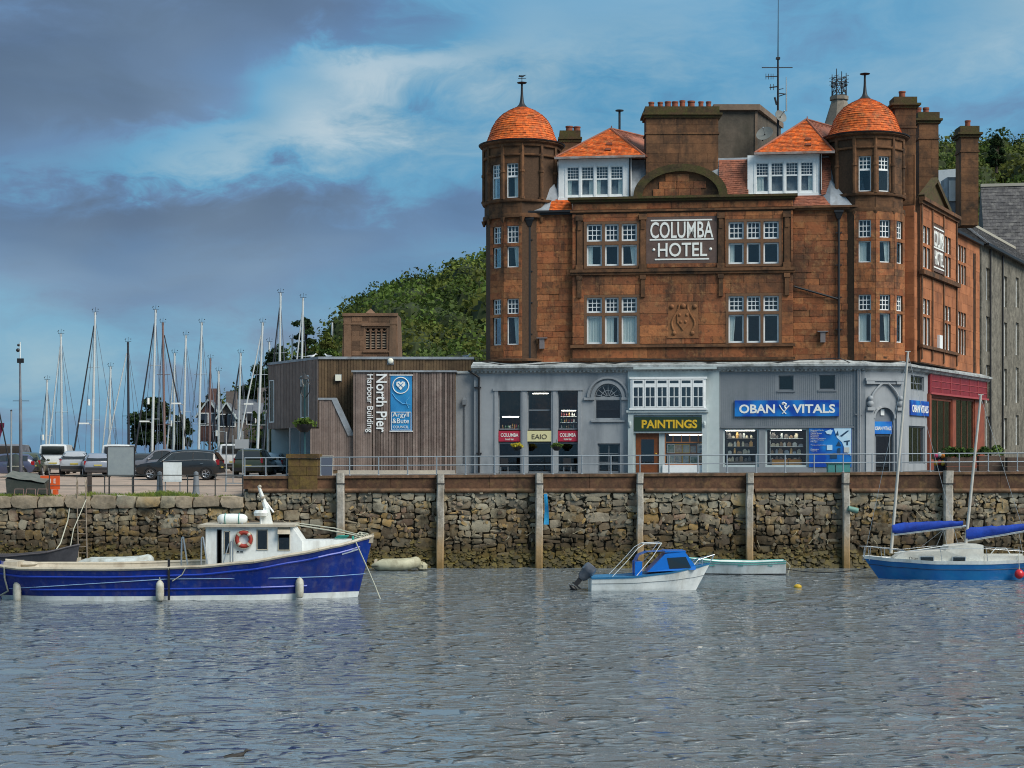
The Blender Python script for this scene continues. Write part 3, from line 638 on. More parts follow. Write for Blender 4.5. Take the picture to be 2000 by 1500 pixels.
def dormer(a, b, eL, eR, ap, apy, seed):
    x0, x1 = PD.x(a), PD.x(b); z0, z1 = zc(382), zc(303); d = bpy.data.objects.new('dormer', None); COL.objects.link(d); d.parent = hotel
    hs = []; m0, m1 = x0+.42, x1-.42; w = (m1-m0)/4
    for k in range(4): hs.append((m0+w*k+.07, m0+w*(k+1)-.07, zc(375), zc(318)))
    f = holed(MB(), x0, x1, z0, z1, hs, 0, .12)
    for x in (x0, x1): f.add([(x, 0, z0), (x, 1.6, z0), (x, 1.6, z1), (x, 0, z1)], [(0, 1, 2, 3)])
    for k in range(5):
        x = m0+w*k; f.box(x-.06, x+.06, -.03, .01, zc(378), zc(314))
    f.box(x0-.04, x1+.04, -.06, .01, zc(383.5), zc(378.5)).box(x0, x0+.3, -.02, .01, zc(378.5), z1).box(x1-.3, x1, -.02, .01, zc(378.5), z1)
    f.build('wall', MT['white'], d, PD.M, True)
    for k, h in enumerate(hs):
        zm = h[2]+(h[3]-h[2])*.56
        window(hotel, PD, h[0], h[1], zm, h[3], y=.07, bars=(4, 4), fw=.04, bw=.022); window(hotel, PD, h[0], h[1], h[2], zm, y=.05, curtain={0: 'l', 1: 'r', 2: 'l', 3: 'r'}[k] if seed == 1 else {0: 'h', 3: 'r'}.get(k), fw=.04)
    E0, E1, ax, az = PD.x(eL), PD.x(eR), PD.x(ap), zc(apy); ez = zc(301); yb = 6.5; ay = 2.3; k_ = 2.7
    roof = MB().add([(E0, -.35, ez), (E1, -.35, ez), (ax, ay, az), (E0+k_, yb, ez), (E1+k_, yb, ez), (ax+k_, yb, az)], [(0, 1, 2), (1, 4, 5, 2), (3, 0, 2, 5), (4, 3, 5), (0, 3, 4, 1)]).build('roof', MT['tile_old'], d, PD.M, True)
    t = MB(); tile_face(t, (E0, -.38, ez+.02), (E1, -.38, ez+.02), (ax+.04, ay, az+.03), (ax-.04, ay, az+.03), .15)
    o = t.build('tile_courses', MT['tile'], d, PD.M, True, fix=False); o['kind'] = 'stuff'
    t = MB(); tile_face(t, (E1, -.35, ez+.02), (E1+k_, yb, ez+.02), (ax+k_, yb, az+.02), (ax, ay, az+.02), .15); tile_face(t, (E0+k_, yb, ez+.02), (E0, -.35, ez+.02), (ax, ay, az+.02), (ax+k_, yb, az+.02), .15)
    o = t.build('tile_courses', MT['tile_old'], d, PD.M, True, fix=False); o['kind'] = 'stuff'
    h = MB()
    for p, q in (((E0, -.38, ez+.03), (ax, ay, az+.05)), ((E1, -.38, ez+.03), (ax, ay, az+.05)), ((ax, ay, az+.05), (ax+k_, yb, az+.05))): h.tube(p, q, .075, n=6)
    h.tube((ax+.05, ay, az), (ax+.05, ay, az+.22), .03, n=6); h.build('ridge_tile', MT['tile_old'], d, PD.M, True, smooth=50)
    MB().box(E0-.05, E1+.05, -.52, -.34, ez-.10, ez+.03).build('gutter', mat('rust_grey_gutter', (.22, .12, .085), .6, (.30, .28, .27), var=.2, scale=2) if seed == 1 else bpy.data.materials['rust_grey_gutter'], d, PD.M, True)
    v = MB()
    for py, k in ((270, .45), (284, .2)): v.box(ax-.17+.1*k, ax+.17+.1*k, -.38+(ay+.38)*(zc(py)-ez)/(az-ez)-.22, -.38+(ay+.38)*(zc(py)-ez)/(az-ez)+.1, zc(py)-.05, zc(py)+.07)
    v.build('roof_vent', MT['tile_old'], d, PD.M, True)
    MB().tube((x1-.08, -.08, zc(381)), (x1-.08, -.08, z1), .045, n=8).build('downpipe', MT['black'], d, PD.M, True, smooth=50)
    return d
dormer(1091, 1233, 1086, 1259, 1187, 231, 1)
dormer(1460, 1605, 1474, 1628, 1578, 222, 2)
vp = MB(); q = at(1210, 250, 5.5); vp.tube((q.x, q.y, q.z-.6), (q.x, q.y, Z_(216, 5.5)), .07, n=8).lathe([(0, 0), (.25, 0), (.25, .06), (0, .08)], (q.x, q.y, Z_(217, 5.5)), 12)
vp.build('vent_pipe', MT['black'], hotel, None, True, smooth=40)
# lift house on the flat roof
lh = mat('brown_grey_render', (.105, .085, .065), .9, (.075, .065, .05), var=.25, scale=.9, stain=(.045, .04, .028), stain_amt=.6, stain_scale=1.0, streak=True, bump=.008)
Yl = 4.5; lx0, lx1 = X_(1396, Yl), X_(1478, Yl)
L1 = MB().slab([(lx0, Yl), (lx1, Yl), (lx1+2.3, Yl+5.5), (lx0, Yl+5.5)], zc(302), Z_(216, Yl)).build('lift_house', lh, hotel, None, True)
MB().slab([(lx0-.1, Yl-.25), (lx1+.15, Yl-.25), (lx1+2.5, Yl+5.7), (lx0-.1, Yl+5.7)], Z_(216, Yl), Z_(205, Yl)).build('roof', mat('tan_fascia', (.20, .14, .095), .8, (.15, .105, .075), var=.2, scale=1), L1, None, True)
MB().box(lx1-.12, lx1+.04, Yl-.06, Yl+.1, zc(302), Z_(217, Yl)).build('corner_post', bpy.data.materials['tan_fascia'], L1, None, True)
# ---------------------------------------------------------------- rain pipes on the stone
def pipe(P, px, py0, py1, y=-.12, r=.075, hop=True):
    x = P.x(px); mb = MB().tube((x, y, zc(py1)), (x, y, zc(py0)), r, n=8)
    if hop: mb.add([(x-.24, y-.2, zc(py0)+.0), (x+.24, y-.2, zc(py0)), (x+.24, y+.15, zc(py0)), (x-.24, y+.15, zc(py0)), (x-.1, y-.1, zc(py0+13)), (x+.1, y-.1, zc(py0+13)), (x+.1, y+.1, zc(py0+13)), (x-.1, y+.1, zc(py0+13))], [(0,1,5,4),(1,2,6,5),(2,3,7,6),(3,0,4,7),(0,3,2,1)]).box(x-.26, x+.26, y-.22, y+.16, zc(py0)-.02, zc(py0)+.1)
    for py in range(int(py0)+40, int(py1), 62): mb.box(x-.17, x+.17, y-.03, y+.1, zc(py)-.03, zc(py)+.03)
    return mb
pipe(PF, 1035, 424, 706).build('downpipe', MT['black'], hotel, PF.M, True, smooth=40)
p2 = pipe(PF, 1638, 420, 704); p2.tube((PF.x(1550), -.1, zc(562)), (PF.x(1638), -.12, zc(588)), .06, n=8).build('downpipe', MT['black'], hotel, PF.M, True, smooth=40)
for px, py in ((1059, 668), (1607, 660)):
    x = PF.x(px); MB().box(x-.3, x+.3, -.25, .0, zc(py-9), zc(py-11)).box(x-.14, x+.14, -.2, .0, zc(py+11), zc(py-9)).build('wall_vent', mat('vent_grey_%d' % px, (.17, .15, .15), .6, var=.1), hotel, PF.M, True)
pipe(PR, 0, 0, 0) if False else None
dp = MB()
for px, r in ((1786.5, .06), (1901, .07)):
    Yp = .45 if px < 1800 else 14
    q = X_(px, Yp); dp = MB().tube((q, Yp, zc(706)), (q, Yp, zc(300 if px < 1800 else 440)), r, n=8); dp.build('downpipe', MT['sand_dark'] if px < 1800 else MT['black'], hotel, None, True, smooth=40)
# ================================================================== grey shop storey of the hotel
PG = PF.off(-.35)
G0 = 4.55                                                   # below the paving
def extr(mb, poly, x0, x1):
    n = len(poly)
    return mb.add([(x0, y, z) for y, z in poly]+[(x1, y, z) for y, z in poly], [tuple(range(n)), tuple(range(n, 2*n))[::-1]]+[(i, n+i, n+(i+1) % n, (i+1) % n) for i in range(n)])
def gx(px, P=None): return (P or PG).x(px)
holeA = [(gx(973), gx(1129), G0, zc(762)), (gx(1161), gx(1214), zc(820), zc(742)), (gx(1167), gx(1211), G0, zc(866))]
wa = holed(MB(), gx(926), gx(1227), G0, zc(724), holeA, 0, .35)
cxa, rz = (gx(1161)+gx(1214))/2, (gx(1214)-gx(1161))/2; za = zc(776)
n = 14
for s in (-1, 1):                                           # spandrels above the fanlight
    pts = [(cxa+s*rz*math.cos(PI/2*i/n), za+rz*math.sin(PI/2*i/n)) for i in range(n+1)]
    for a, b in zip(pts[:-1], pts[1:]):
        wa.add([(a[0], 0, a[1]), (b[0], 0, b[1]), (b[0], 0, zc(742)), (a[0], 0, zc(742))], [(0, 1, 2, 3)]); wa.add([(a[0], 0, a[1]), (b[0], 0, b[1]), (b[0], .3, b[1]), (a[0], .3, a[1])], [(0, 1, 2, 3)])
wa = wa.build('shop_wall', MT['grey'], hotel, PG.M, True, fix=False)
# hood of the fanlight
hd = MB()
for i in range(20):
    t0, t1 = PI*i/20, PI*(i+1)/20; P_ = lambda r, t: (cxa+r*math.cos(t), za+r*math.sin(t))
    hd.prism([P_(rz+.42, t0), P_(rz+.42, t1), P_(rz+.30, t1), P_(rz+.30, t0)], -.14, 0); hd.prism([P_(rz+.2, t0), P_(rz+.2, t1), P_(rz+.02, t1), P_(rz+.02, t0)], -.07, 0)
hd.box(cxa-rz-.6, cxa-rz, -.13, 0, za-.14, za).box(cxa+rz, cxa+rz+.6, -.13, 0, za-.14, za).box(gx(1158)-.1, gx(1217)+.1, -.1, 0, zc(824), zc(820))
hd.build('arch_moulding', MT['grey'], hotel, PG.M, True)
fl = window(hotel, PG, gx(1161), gx(1214), zc(820), zc(778), y=.12, fm='grey', fw=.09, name='window')
fan = MB()
for i in range(7):
    t = PI*(i+.5)/7; fan.bar((cxa+.18*math.cos(t), .12, za+.18*math.sin(t)), (cxa+rz*.97*math.cos(t), .12, za+rz*.97*math.sin(t)), .035)
for r in (.18, .52, .93):
    for i in range(16): fan.bar((cxa+rz*r*math.cos(PI*i/16), .12, za+rz*r*math.sin(PI*i/16)), (cxa+rz*r*math.cos(PI*(i+1)/16), .12, za+rz*r*math.sin(PI*(i+1)/16)), .03)
fan.box(gx(1161), gx(1214), .08, .2, zc(779), zc(775)); fo = fan.build('fanlight', MT['grey'], hotel, PG.M, True)
MB().prism([(cxa+rz*math.cos(PI*i/16), za+rz*math.sin(PI*i/16)) for i in range(17)], .15, .156).build('pane', MT['glass'], fo, PG.M, True)
MB().box(gx(1155), gx(1220), .5, .52, zc(800), zc(738)).build('interior', MT['room'], fo, PG.M, True)
dr = window(hotel, PG, gx(1167), gx(1211), 4.75, zc(866), y=.15, fm='grey_d', fw=.09, name='door', bars=(2, 3), gm='shopglass')
# tall three-part front of the bar
mu = MB()
for a, b in ((1017, 1030), (1077, 1089)): mu.box(gx(a), gx(b), -.02, .25, G0, zc(762)).box(gx(a)+.1, gx(b)-.1, -.06, 0, G0, zc(764))
mu.box(gx(966), gx(973), -.06, .05, G0, zc(758)).box(gx(1129), gx(1136), -.06, .05, G0, zc(758)).box(gx(963), gx(1139), -.10, .05, zc(762), zc(757)); mu.build('mullion', MT['grey'], hotel, PG.M, True)
for k, (a, b) in enumerate(((973, 1017), (1030, 1077), (1089, 1129))):
    window(hotel, PG, gx(a), gx(b), zc(839), zc(762), y=.16, fm='grey_d', fw=.06, gm='shopglass', deep=3.0, bars=(1, 2) if k == 1 else None, bw=.07)
    window(hotel, PG, gx(a), gx(b), 4.75, zc(864), y=.16, fm='grey_d', fw=.06, gm='shopglass', deep=3.0, name='window' if k != 1 else 'door')
redm = mat('crimson_sign', (.42, .025, .055), .5, var=.08); creamm = mat('cream_sign', (.68, .62, .34), .5, var=.05); darkl = mat('dark_sign_paint', (.05, .04, .03), .6)
def signboard(name, label, P, px0, px1, py0, py1, y, m, lines, lm, th=.05, zf=None, group=None, bold=.01, frame=None):
    zf = zf or (lambda px, py: zc(py)); x0, x1 = P.x(px0), P.x(px1); z0, z1 = zf((px0+px1)/2, py1), zf((px0+px1)/2, py0)
    o = thing(name, label, 'sign', P.M @ Vector(((x0+x1)/2, y, z0)), group=group)
    bd_ = MB().box(x0, x1, y-th, y, z0, z1).build('board', m, o, P.M, True)
    if frame: MB().box(x0-.05, x1+.05, y-th-.02, y, z1, z1+.05).box(x0-.05, x1+.05, y-th-.02, y, z0-.05, z0).box(x0-.05, x0, y-th-.02, y, z0, z1).box(x1, x1+.05, y-th-.02, y, z0, z1).build('frame', frame, o, P.M, True)
    for (t, fx, fz, w, h, *rest) in lines:
        text('lettering', t, rest[0] if rest else lm, o, P.M @ TR(x0+(x1-x0)*fx, y-th-.004, z0+(z1-z0)*fz), (x1-x0)*w, (z1-z0)*h, ext=.006, bold=bold)
    return o
for a, b, l in ((973, 1017, 'beside the downpipe'), (1089, 1129, 'nearer the arched fanlight')):
    signboard('bar_sign', 'crimson bar sign with white lettering, '+l, PG, a+.5, b-.5, 841, 862, .1, redm, [('COLUMBA', .5, .6, .8, .34), ('hotel bar', .5, .22, .4, .2)], wl, group='crimson bar signs')
signboard('bar_sign', 'cream bar sign between the two crimson signs', PG, 1029, 1078, 841, 862, .04, creamm, [('EAIO', .5, .45, .6, .45)], darkl, bold=0)
# ---------------------------------------------------------------- pale shop with the white bay window
PW = PG.off(-.14)
hw = [(PW.x(1241), PW.x(1380), G0, zc(845))]
ww = holed(MB(), PW.x(1226), PW.x(1405), G0, zc(722), hw, 0, .3)
for x in (PW.x(1226), PW.x(1405)): ww.add([(x, 0, G0), (x, .2, G0), (x, .2, zc(722)), (x, 0, zc(722))], [(0, 1, 2, 3)])
ww.build('shop_wall', MT['pale'], hotel, PW.M, True, fix=False)
ol = MB().box(PW.x(1230), PW.x(1381), -.32, .02, zc(801), zc(797)).box(PW.x(1230), PW.x(1381), -.30, .02, zc(741), zc(737)).box(PW.x(1232), PW.x(1379), -.1, .0, zc(797), zc(741))
bx_, by_ = PW.x(1232), PW.x(1379); ol.box(bx_, bx_+.14, -.26, 0, zc(797), zc(741)).box(by_-.14, by_, -.26, 0, zc(797), zc(741)); oriel = ol.build('bay_window', MT['white'], hotel, PW.M, True)
PO = PW.off(-.28); w = (by_-bx_-.2)/6
for k in range(6):
    a, b = bx_+.1+w*k+.015, bx_+.1+w*(k+1)-.015
    window(oriel, PO, a, b, zc(796), zc(756), y=.04, bars=(2, 2), fw=.07, deep=.30, roomm='teal_room', curtain=None) if False else None
    f = MB(); z0, z1 = zc(796.5), zc(755)
    for q0, q1 in ((z0, z1), (zc(752), zc(742))):
        f.box(a, a+.07, -.03, .05, q0, q1).box(b-.07, b, -.03, .05, q0, q1).box(a+.07, b-.07, -.03, .05, q1-.06, q1).box(a+.07, b-.07, -.03, .05, q0, q0+.07)
    f.box((a+b)/2-.02, (a+b)/2+.02, -.02, .03, z0+.07, z1-.06).box(a+.07, b-.07, -.02, .028, (z0+z1)/2-.02, (z0+z1)/2+.02)
    f.box(a, b, -.03, .05, zc(755), zc(752))
    wf = f.build('window', MT['white'], oriel, PO.M, True)
MB().box(bx_+.1, by_-.1, .035, .04, zc(796), zc(743)).build('pane', glass_mat('teal_glass', (.18, .35, .38), 1.1), oriel, PO.M, True)
cu_ = MB().box(bx_+.1, by_-.1, .16, .19, zc(796), zc(743)).build('interior', mat('dim_teal_room', (.06, .075, .10), .9, (.11, .12, .14), scale=1.5), oriel, PO.M, True)
fa = MB().box(PW.x(1224), PW.x(1384), -.26, .02, zc(806), zc(801.5)).box(PW.x(1227), PW.x(1381), -.16, .02, zc(811), zc(806)).box(PW.x(1227), PW.x(1237.5), -.18, .02, G0, zc(811)).box(PW.x(1371), PW.x(1381), -.18, .02, G0, zc(811)).box(PW.x(1237.5), PW.x(1371), -.1, .02, zc(846), zc(842.5))
for px in (1230.5, 1376): fa.ball((PW.x(px), -.2, zc(829)), .15, 10, (.6, .6, 1.2))
fa.build('shop_fascia', MT['pale'], hotel, PW.M, True)
bgreen = mat('dark_green_sign', (.02, .045, .025), .45, var=.1); gold = mat('gold_lettering', (.75, .50, .03), .45, (.60, .36, .02), scale=4)
ps = signboard('shop_sign', 'dark green shop sign reading PAINTINGS in gold letters', PW, 1238.5, 1370.5, 815, 842, -.105, bgreen, [('PAINTINGS', .525, .5, .82, .62)], gold, bold=.03)
door = mat('varnished_brown_door', (.20, .060, .016), .5, (.13, .04, .012), var=.15, scale=3)
dd = holed(MB(), PW.x(1242), PW.x(1287), 4.75, zc(846), [(PW.x(1252), PW.x(1277), zc(906), zc(858))], .12, .1).build('door', door, hotel, PW.M, True, fix=False)
MB().box(PW.x(1252), PW.x(1277), .16, .17, zc(906), zc(858)).build('pane', glass_mat('brown_glass', (.25, .2, .17), .9), dd, PW.M, True)
MB().ball((PW.x(1281), .09, zc(886)), .04, 8).build('handle', gold, dd, PW.M, True)
MB().box(PW.x(1287), PW.x(1298), .05, .3, 4.75, zc(845)).build('door_post', MT['pale'], hotel, PW.M, True)
oak = MT['oak'] = mat('warm_timber', (.38, .15, .05), .55, (.28, .10, .035), scale=3)
shw = window(hotel, PW, PW.x(1298), PW.x(1380), zc(908), zc(846), y=.14, fm='oak', fw=.06, gm='shopglass', deep=1.8)
sb = MB()
for i in range(1, 5): x = PW.x(1298)+(PW.x(1380)-PW.x(1298))*i/5; sb.box(x-.025, x+.025, .12, .17, zc(864), zc(846))
sb.box(PW.x(1298), PW.x(1380), .11, .17, zc(865), zc(863)).build('glazing_bars', oak, shw, PW.M, True)
MB().box(PW.x(1294), PW.x(1381), -.05, .3, 4.6, zc(908)).build('stall_riser', MT['white'], hotel, PW.M, True)
# pictures standing in that window
pic = [mat('picture_%d' % i, c, .6, c2, scale=5) for i, (c, c2) in enumerate([((.25, .35, .38), (.5, .5, .42)), ((.12, .22, .14), (.42, .45, .4)), ((.5, .48, .4), (.2, .25, .3)), ((.35, .2, .12), (.55, .5, .4)), ((.1, .2, .3), (.5, .55, .55))])]
pic_names = ['grey-green framed picture', 'dark green framed picture', 'pale framed picture', 'brown framed picture', 'blue framed picture']
rg = random.Random(11)
for i in range(10):
    r, c = divmod(i, 5); x = PW.x(1303+15*c); z = zc(906)+.03+r*.62; w_, h_ = rg.uniform(.32, .42), rg.uniform(.36, .5)
    o = thing('painting', pic_names[i % 5]+(' on the sill' if r == 0 else ' on the shelf')+' inside the paintings shop window', 'painting', PW.M @ Vector((x+w_/2, .6, z)), group='pictures in the shop window')
    MB().box(x, x+w_, .58, .62, z, z+h_).build('canvas', pic[(i*2+r) % 5], o, PW.M, True)
    MB().box(x-.03, x, .56, .63, z-.02, z+h_+.02).box(x+w_, x+w_+.03, .56, .63, z-.02, z+h_+.02).box(x, x+w_, .56, .63, z-.03, z).box(x, x+w_, .56, .63, z+h_, z+h_+.03).build('picture_frame', rg.choice([oak, MT['white'], gold]), o, PW.M, True)
MB().box(PW.x(1299), PW.x(1379), .5, .75, zc(906)+.56, zc(906)+.6).build('display_shelf', oak, hotel, PW.M, True)
# ---------------------------------------------------------------- ribbed grey shop
hc = [(gx(1520.5), gx(1550), zc(764), zc(735)), (gx(1600), gx(1631.5), zc(763), zc(734)), (gx(1412), gx(1482), zc(912), zc(837)), (gx(1495), gx(1578), zc(912), zc(837))]
wc = holed(MB(), gx(1405), gx(1690), G0, zc(724), hc, 0, .3).build('shop_wall', MT['grey_clad'], hotel, PG.M, True, fix=False)
ri = MB(); x = gx(1407)
while x < gx(1668):
    for a, b in cut_spans(zc(832), zc(728), [(h[2]-.06, h[3]+.06) for h in hc if h[0]-.08 < x < h[1]+.08]): ri.box(x-.025, x+.025, -.022, .0, a, b)
    x += .115
o = ri.build('cladding_rib', MT['grey_clad'], wc, PG.M, True); o['kind'] = 'stuff'
fg = MB()
for h in hc[:2]: fg.box(h[0]-.08, h[1]+.08, -.06, .0, h[2]-.1, h[2])
fg.box(gx(1408), gx(1668), -.07, .0, zc(836.5), zc(833)).build('window_sill', MT['grey_d'], hotel, PG.M, True)
for i, h in enumerate(hc):
    window(hotel, PG, *h, y=.12, fm='grey_d' if i < 2 else 'pale', fw=.05 if i < 2 else .1, gm='shopglass', deep=.9 if i < 2 else 2.0, bars=None)
goods = [mat('goods_%d' % i, c, .6, var=.2, scale=6) for i, c in enumerate([(.55, .5, .38), (.3, .2, .12), (.5, .52, .5), (.18, .16, .15), (.6, .35, .12), (.25, .3, .35)])]
gnames = ['cream', 'brown', 'pale grey', 'charcoal', 'amber', 'slate blue']
for s, (a, b) in enumerate(((1414, 1480), (1499, 1575))):
    x0, x1 = gx(a), gx(b)
    for r, py in enumerate((856, 872, 886, 901)):
        sh = thing('shelf', ['top', 'second', 'third', 'bottom'][r]+' display shelf behind the '+['left', 'brighter middle'][s]+' window of the blue-signed shop', 'shelf', PG.M @ Vector(((x0+x1)/2, .8, zc(py))), group='shop display shelves')
        MB().box(x0+.15, x1-.15, .65, .95, zc(py)-.03, zc(py)).box(x0+.15, x0+.18, .65, .95, zc(py), zc(py)+.35).build('board', goods[3] if s == 0 else MT['white'], sh, PG.M, True)
        x = x0+.22
        while x < x1-.4:
            w_, h_ = rg.uniform(.12, .26), rg.uniform(.15, .34); k = rg.choice((0, 1, 2, 2, 3, 5, 4))
            MB().box(x, x+w_, .68, .8, zc(py)+.002, zc(py)+h_*.75).box(x+w_*.2, x+w_*.8, .7, .78, zc(py)+h_*.75, zc(py)+h_).build('goods', goods[k], sh, PG.M, True); x += w_+rg.uniform(.02, .12)
amber = mat('amber_cupboard', (.62, .30, .07), .6, var=.1)
for a, b in ((1508, 1539), (1541, 1566)):
    o = thing('counter', 'amber cupboard low in the shop window, '+('left' if a == 1508 else 'right')+' of the pair', 'cupboard', PG.M @ Vector((gx((a+b)/2), .5, zc(914))), group='amber cupboards')
    MB().box(gx(a), gx(b), .42, .62, zc(912), zc(898)).build('body', amber, o, PG.M, True); MB().box(gx(a)-.02, gx(b)+.02, .40, .64, zc(898), zc(896.5)).build('top', oak, o, PG.M, True)
blu = bpy.data.materials.new('blue_sign'); blu.use_nodes = True
def sign_blue(m, c0, c1):
    nt = m.node_tree; T = NT(nt); p = nd(nt, 'ShaderNodeNewGeometry').outputs['Position']; b = nt.nodes['Principled BSDF']
    T.put(b.inputs['Base Color'], T.mix(T.ramp(T.noise(p, .9, 2), [(.4, 0.0), (.62, 1.0)]), c0, c1)); b.inputs['Roughness'].default_value = .35
sign_blue(blu, (.004, .055, .36), (.012, .20, .58))
ov = signboard('shop_sign', 'long blue shop sign reading OBAN VITALS with a white figure', PG, 1435, 1638.5, 783, 814, -.02, blu, [('OBAN', .215, .47, .345, .56), ('VITALS', .76, .47, .405, .56)], wl, th=.12, bold=.028)
eb = MB(); ex = gx(1531); ez = zc(798)
eb.path([(ex-.26, -.155, ez+.18), (ex-.16, -.155, ez-.02), (ex, -.155, ez-.22), (ex+.16, -.155, ez), (ex+.30, -.155, ez+.14)], .035); eb.path([(ex-.05, -.155, ez+.32), (ex+.14, -.155, ez+.22), (ex+.02, -.155, ez+.08), (ex+.12, -.155, ez-.06)], .05); eb.ball((ex-.06, -.155, ez+.25), .08, 8, (1, .4, 1)); eb.path([(ex-.1, -.155, ez-.32), (ex, -.155, ez-.22), (ex+.12, -.155, ez-.34)], .03)
eb.build('emblem', wl, ov, PG.M, True, smooth=50)
po = signboard('window_poster', 'bright blue poster of small cameras and gadgets beside the shop window', PG, 1580, 1663, 835.5, 912, -.004, blu, [('%s' % t, .04+w_/2, z, w_, .028) for t, w_, z in (('Business Cards', .3, .93), ('Leaflets', .14, .89), ('Canvas Prints', .26, .85), ('Photobooks', .19, .81), ('Business', .18, .765), ('Signs and Banners', .35, .72), ('Large Prints', .31, .68), ('Mugs', .16, .635), ('Passport photos', .36, .555), ('Calendars', .19, .45), ('Copying', .15, .41))], wl, th=.03, bold=0)
gd = MB(); X0, Z0, W_, H_ = gx(1580), zc(912), gx(1663)-gx(1580), zc(835.5)-zc(912)
def pp(fx, fz): return (X0+W_*fx, -.037, Z0+H_*fz)
def shp(name, pts, m):
    MB().prism([(X0+W_*a, Z0+H_*b) for a, b in pts], -.05, -.034).build(name, m, po, PG.M, True)
pal = mat('poster_pale_blue', (.45, .68, .85), .4, (.6, .78, .88), scale=3); dk = mat('poster_dark', (.02, .06, .12), .4)
shp('poster_picture', [(.58, .99), (.99, .99), (.99, .28), (.86, .40), (.78, .62), (.66, .74)], pal)
for pts, m_ in (([(.38, .9), (.5, .95), (.56, .92), (.52, .82), (.42, .84)], pal), ([(.72, .78), (.9, .92), (.95, .92), (.78, .77)], dk), ([(.82, .66), (.96, .68), (.96, .65), (.92, .64), (.92, .55), (.88, .55), (.88, .63), (.82, .63)], dk), ([(.64, .54), (.70, .66), (.76, .54)], dk), ([(.82, .37), (.95, .37), (.95, .5), (.82, .5)], goods[2]), ([(.42, .43), (.55, .43), (.55, .56), (.42, .56)], pal), ([(.5, .22), (.66, .22), (.66, .33), (.6, .36), (.5, .33)], dk), ([(.62, .8), (.68, .92), (.7, .8)], dk), ([(.66, .36), (.74, .36), (.74, .48), (.68, .48)], dk)):
    MB().prism([(X0+W_*a, Z0+H_*b) for a, b in pts], -.062, -.045).build('poster_picture', m_, po, PG.M, True)
# quoin strips and pipes right of the ribbed shop
pr = MB().box(gx(1668), gx(1690)-.002, -.06, .0, G0, zc(727)).build('pilaster', MT['grey'], hotel, PG.M, True)
for px in (1675, 1679): MB().tube((gx(px), -.14, 4.75), (gx(px), -.14, zc(724)), .05, n=8).box(gx(px)-.13, gx(px)+.13, -.16, -.05, zc(812), zc(809.5)).build('downpipe', MT['grey'], hotel, PG.M, True, smooth=40)
# ---------------------------------------------------------------- cornice over the shops
co = MB(); prof = [(.45, zc(704)), (-.20, zc(711)), (-.42, zc(713.5)), (-.42, zc(717.5)), (-.30, zc(719)), (-.22, zc(723)), (-.06, zc(725)), (.02, zc(729)), (.3, zc(729))]
extr(co, prof, PG.x(922), PG.x(1690)+.1)
for px in range(924, 1690, 8): co.box(PG.x(px), PG.x(px)+.11, -.20, .0, zc(726), zc(723.2))
co.build('shop_cornice', MT['cornice'], hotel, PG.M, True)
fl_ = MB().box(PG.x(1238), PG.x(1400), -.50, .0, zc(722), zc(718)).build('shop_cornice', MT['pale'], hotel, PG.M, True)
cb = MB()
for y_, (pts) in ((-.1, [(930, 706), (1000, 717), (1120, 710), (1180, 716), (1260, 706), (1330, 708), (1400, 714)]), (-.1, [(1380, 714), (1480, 718), (1560, 709), (1640, 706), (1660, 715)])):
    cb.path([(PG.x(a), -.24, zc(b)+.1) for a, b in pts], .03)
cb.build('wall_cable', MT['black'], hotel, PG.M, True, smooth=60)
# return wall with the grey lamp at the left end
PQ = PG.off(.25)
rt = MB().box(PQ.x(884), PQ.x(930), 0, 3.0, G0, zc(727)).build('shop_wall', MT['grey'], hotel, PQ.M, True)
MB().box(PQ.x(882), PQ.x(932), -.08, 3.0, zc(727), zc(722)).build('shop_cornice', MT['cornice'], hotel, PQ.M, True)
x = gx(936); MB().tube((x, -.1, 4.75), (x, -.1, zc(735)), .06, n=8).box(x-.28, x+.12, -.14, -.04, zc(757), zc(754)).box(x-.15, x+.15, -.14, -.02, zc(887), zc(884)).tube((x, -.1, zc(735)), (x-.6, -.2, zc(722)), .06).build('downpipe', MT['black'], hotel, PG.M, True, smooth=40)
o = thing('wall_lamp', 'small dark wall lamp with a hanging cable on the grey return wall', 'lamp', PQ.M @ Vector((PQ.x(907), -.1, zc(790))))
MB().box(PQ.x(904), PQ.x(911), -.22, -.0, zc(789), zc(779)).add([(PQ.x(904), -.22, zc(779)), (PQ.x(911), -.22, zc(779)), (PQ.x(911), 0, zc(779)), (PQ.x(904), 0, zc(779)), (PQ.x(907.5), -.1, zc(772))], [(0,1,4),(1,2,4),(2,3,4),(3,0,4)]).build('lamp_body', MT['grey_d'], o, PQ.M, True)
MB().tube((PQ.x(908), -.05, zc(905)), (PQ.x(908), -.05, zc(789)), .04).build('conduit', MT['grey_d'], o, PQ.M, True)
# ---------------------------------------------------------------- corner door
P1 = PF.M @ Vector((PG.x(1690), -.35, 0)); P2 = PF.M @ Vector((12.05, .80, 0))
PC = Plane(P1.x, P1.y, P2.x-P1.x, P2.y-P1.y); LC = (P2-P1).length
c0 = PC.x(1727); dw = .62; zt = zc(818); dz = zc(850)
wd = holed(MB(), 0, LC, G0, zc(724), [(c0-dw, c0+dw, G0, zt+dw)], 0, .3)
for s in (-1, 1):
    pts = [(c0+s*dw*math.cos(PI/2*i/10), zt+dw*math.sin(PI/2*i/10)) for i in range(11)]
    for a, b in zip(pts[:-1], pts[1:]): wd.add([(a[0], 0, a[1]), (b[0], 0, b[1]), (b[0], 0, zt+dw), (a[0], 0, zt+dw)], [(0, 1, 2, 3)]).add([(a[0], 0, a[1]), (b[0], 0, b[1]), (b[0], .3, b[1]), (a[0], .3, a[1])], [(0, 1, 2, 3)])
wd.build('shop_wall', MT['grey'], hotel, PC.M, True, fix=False)
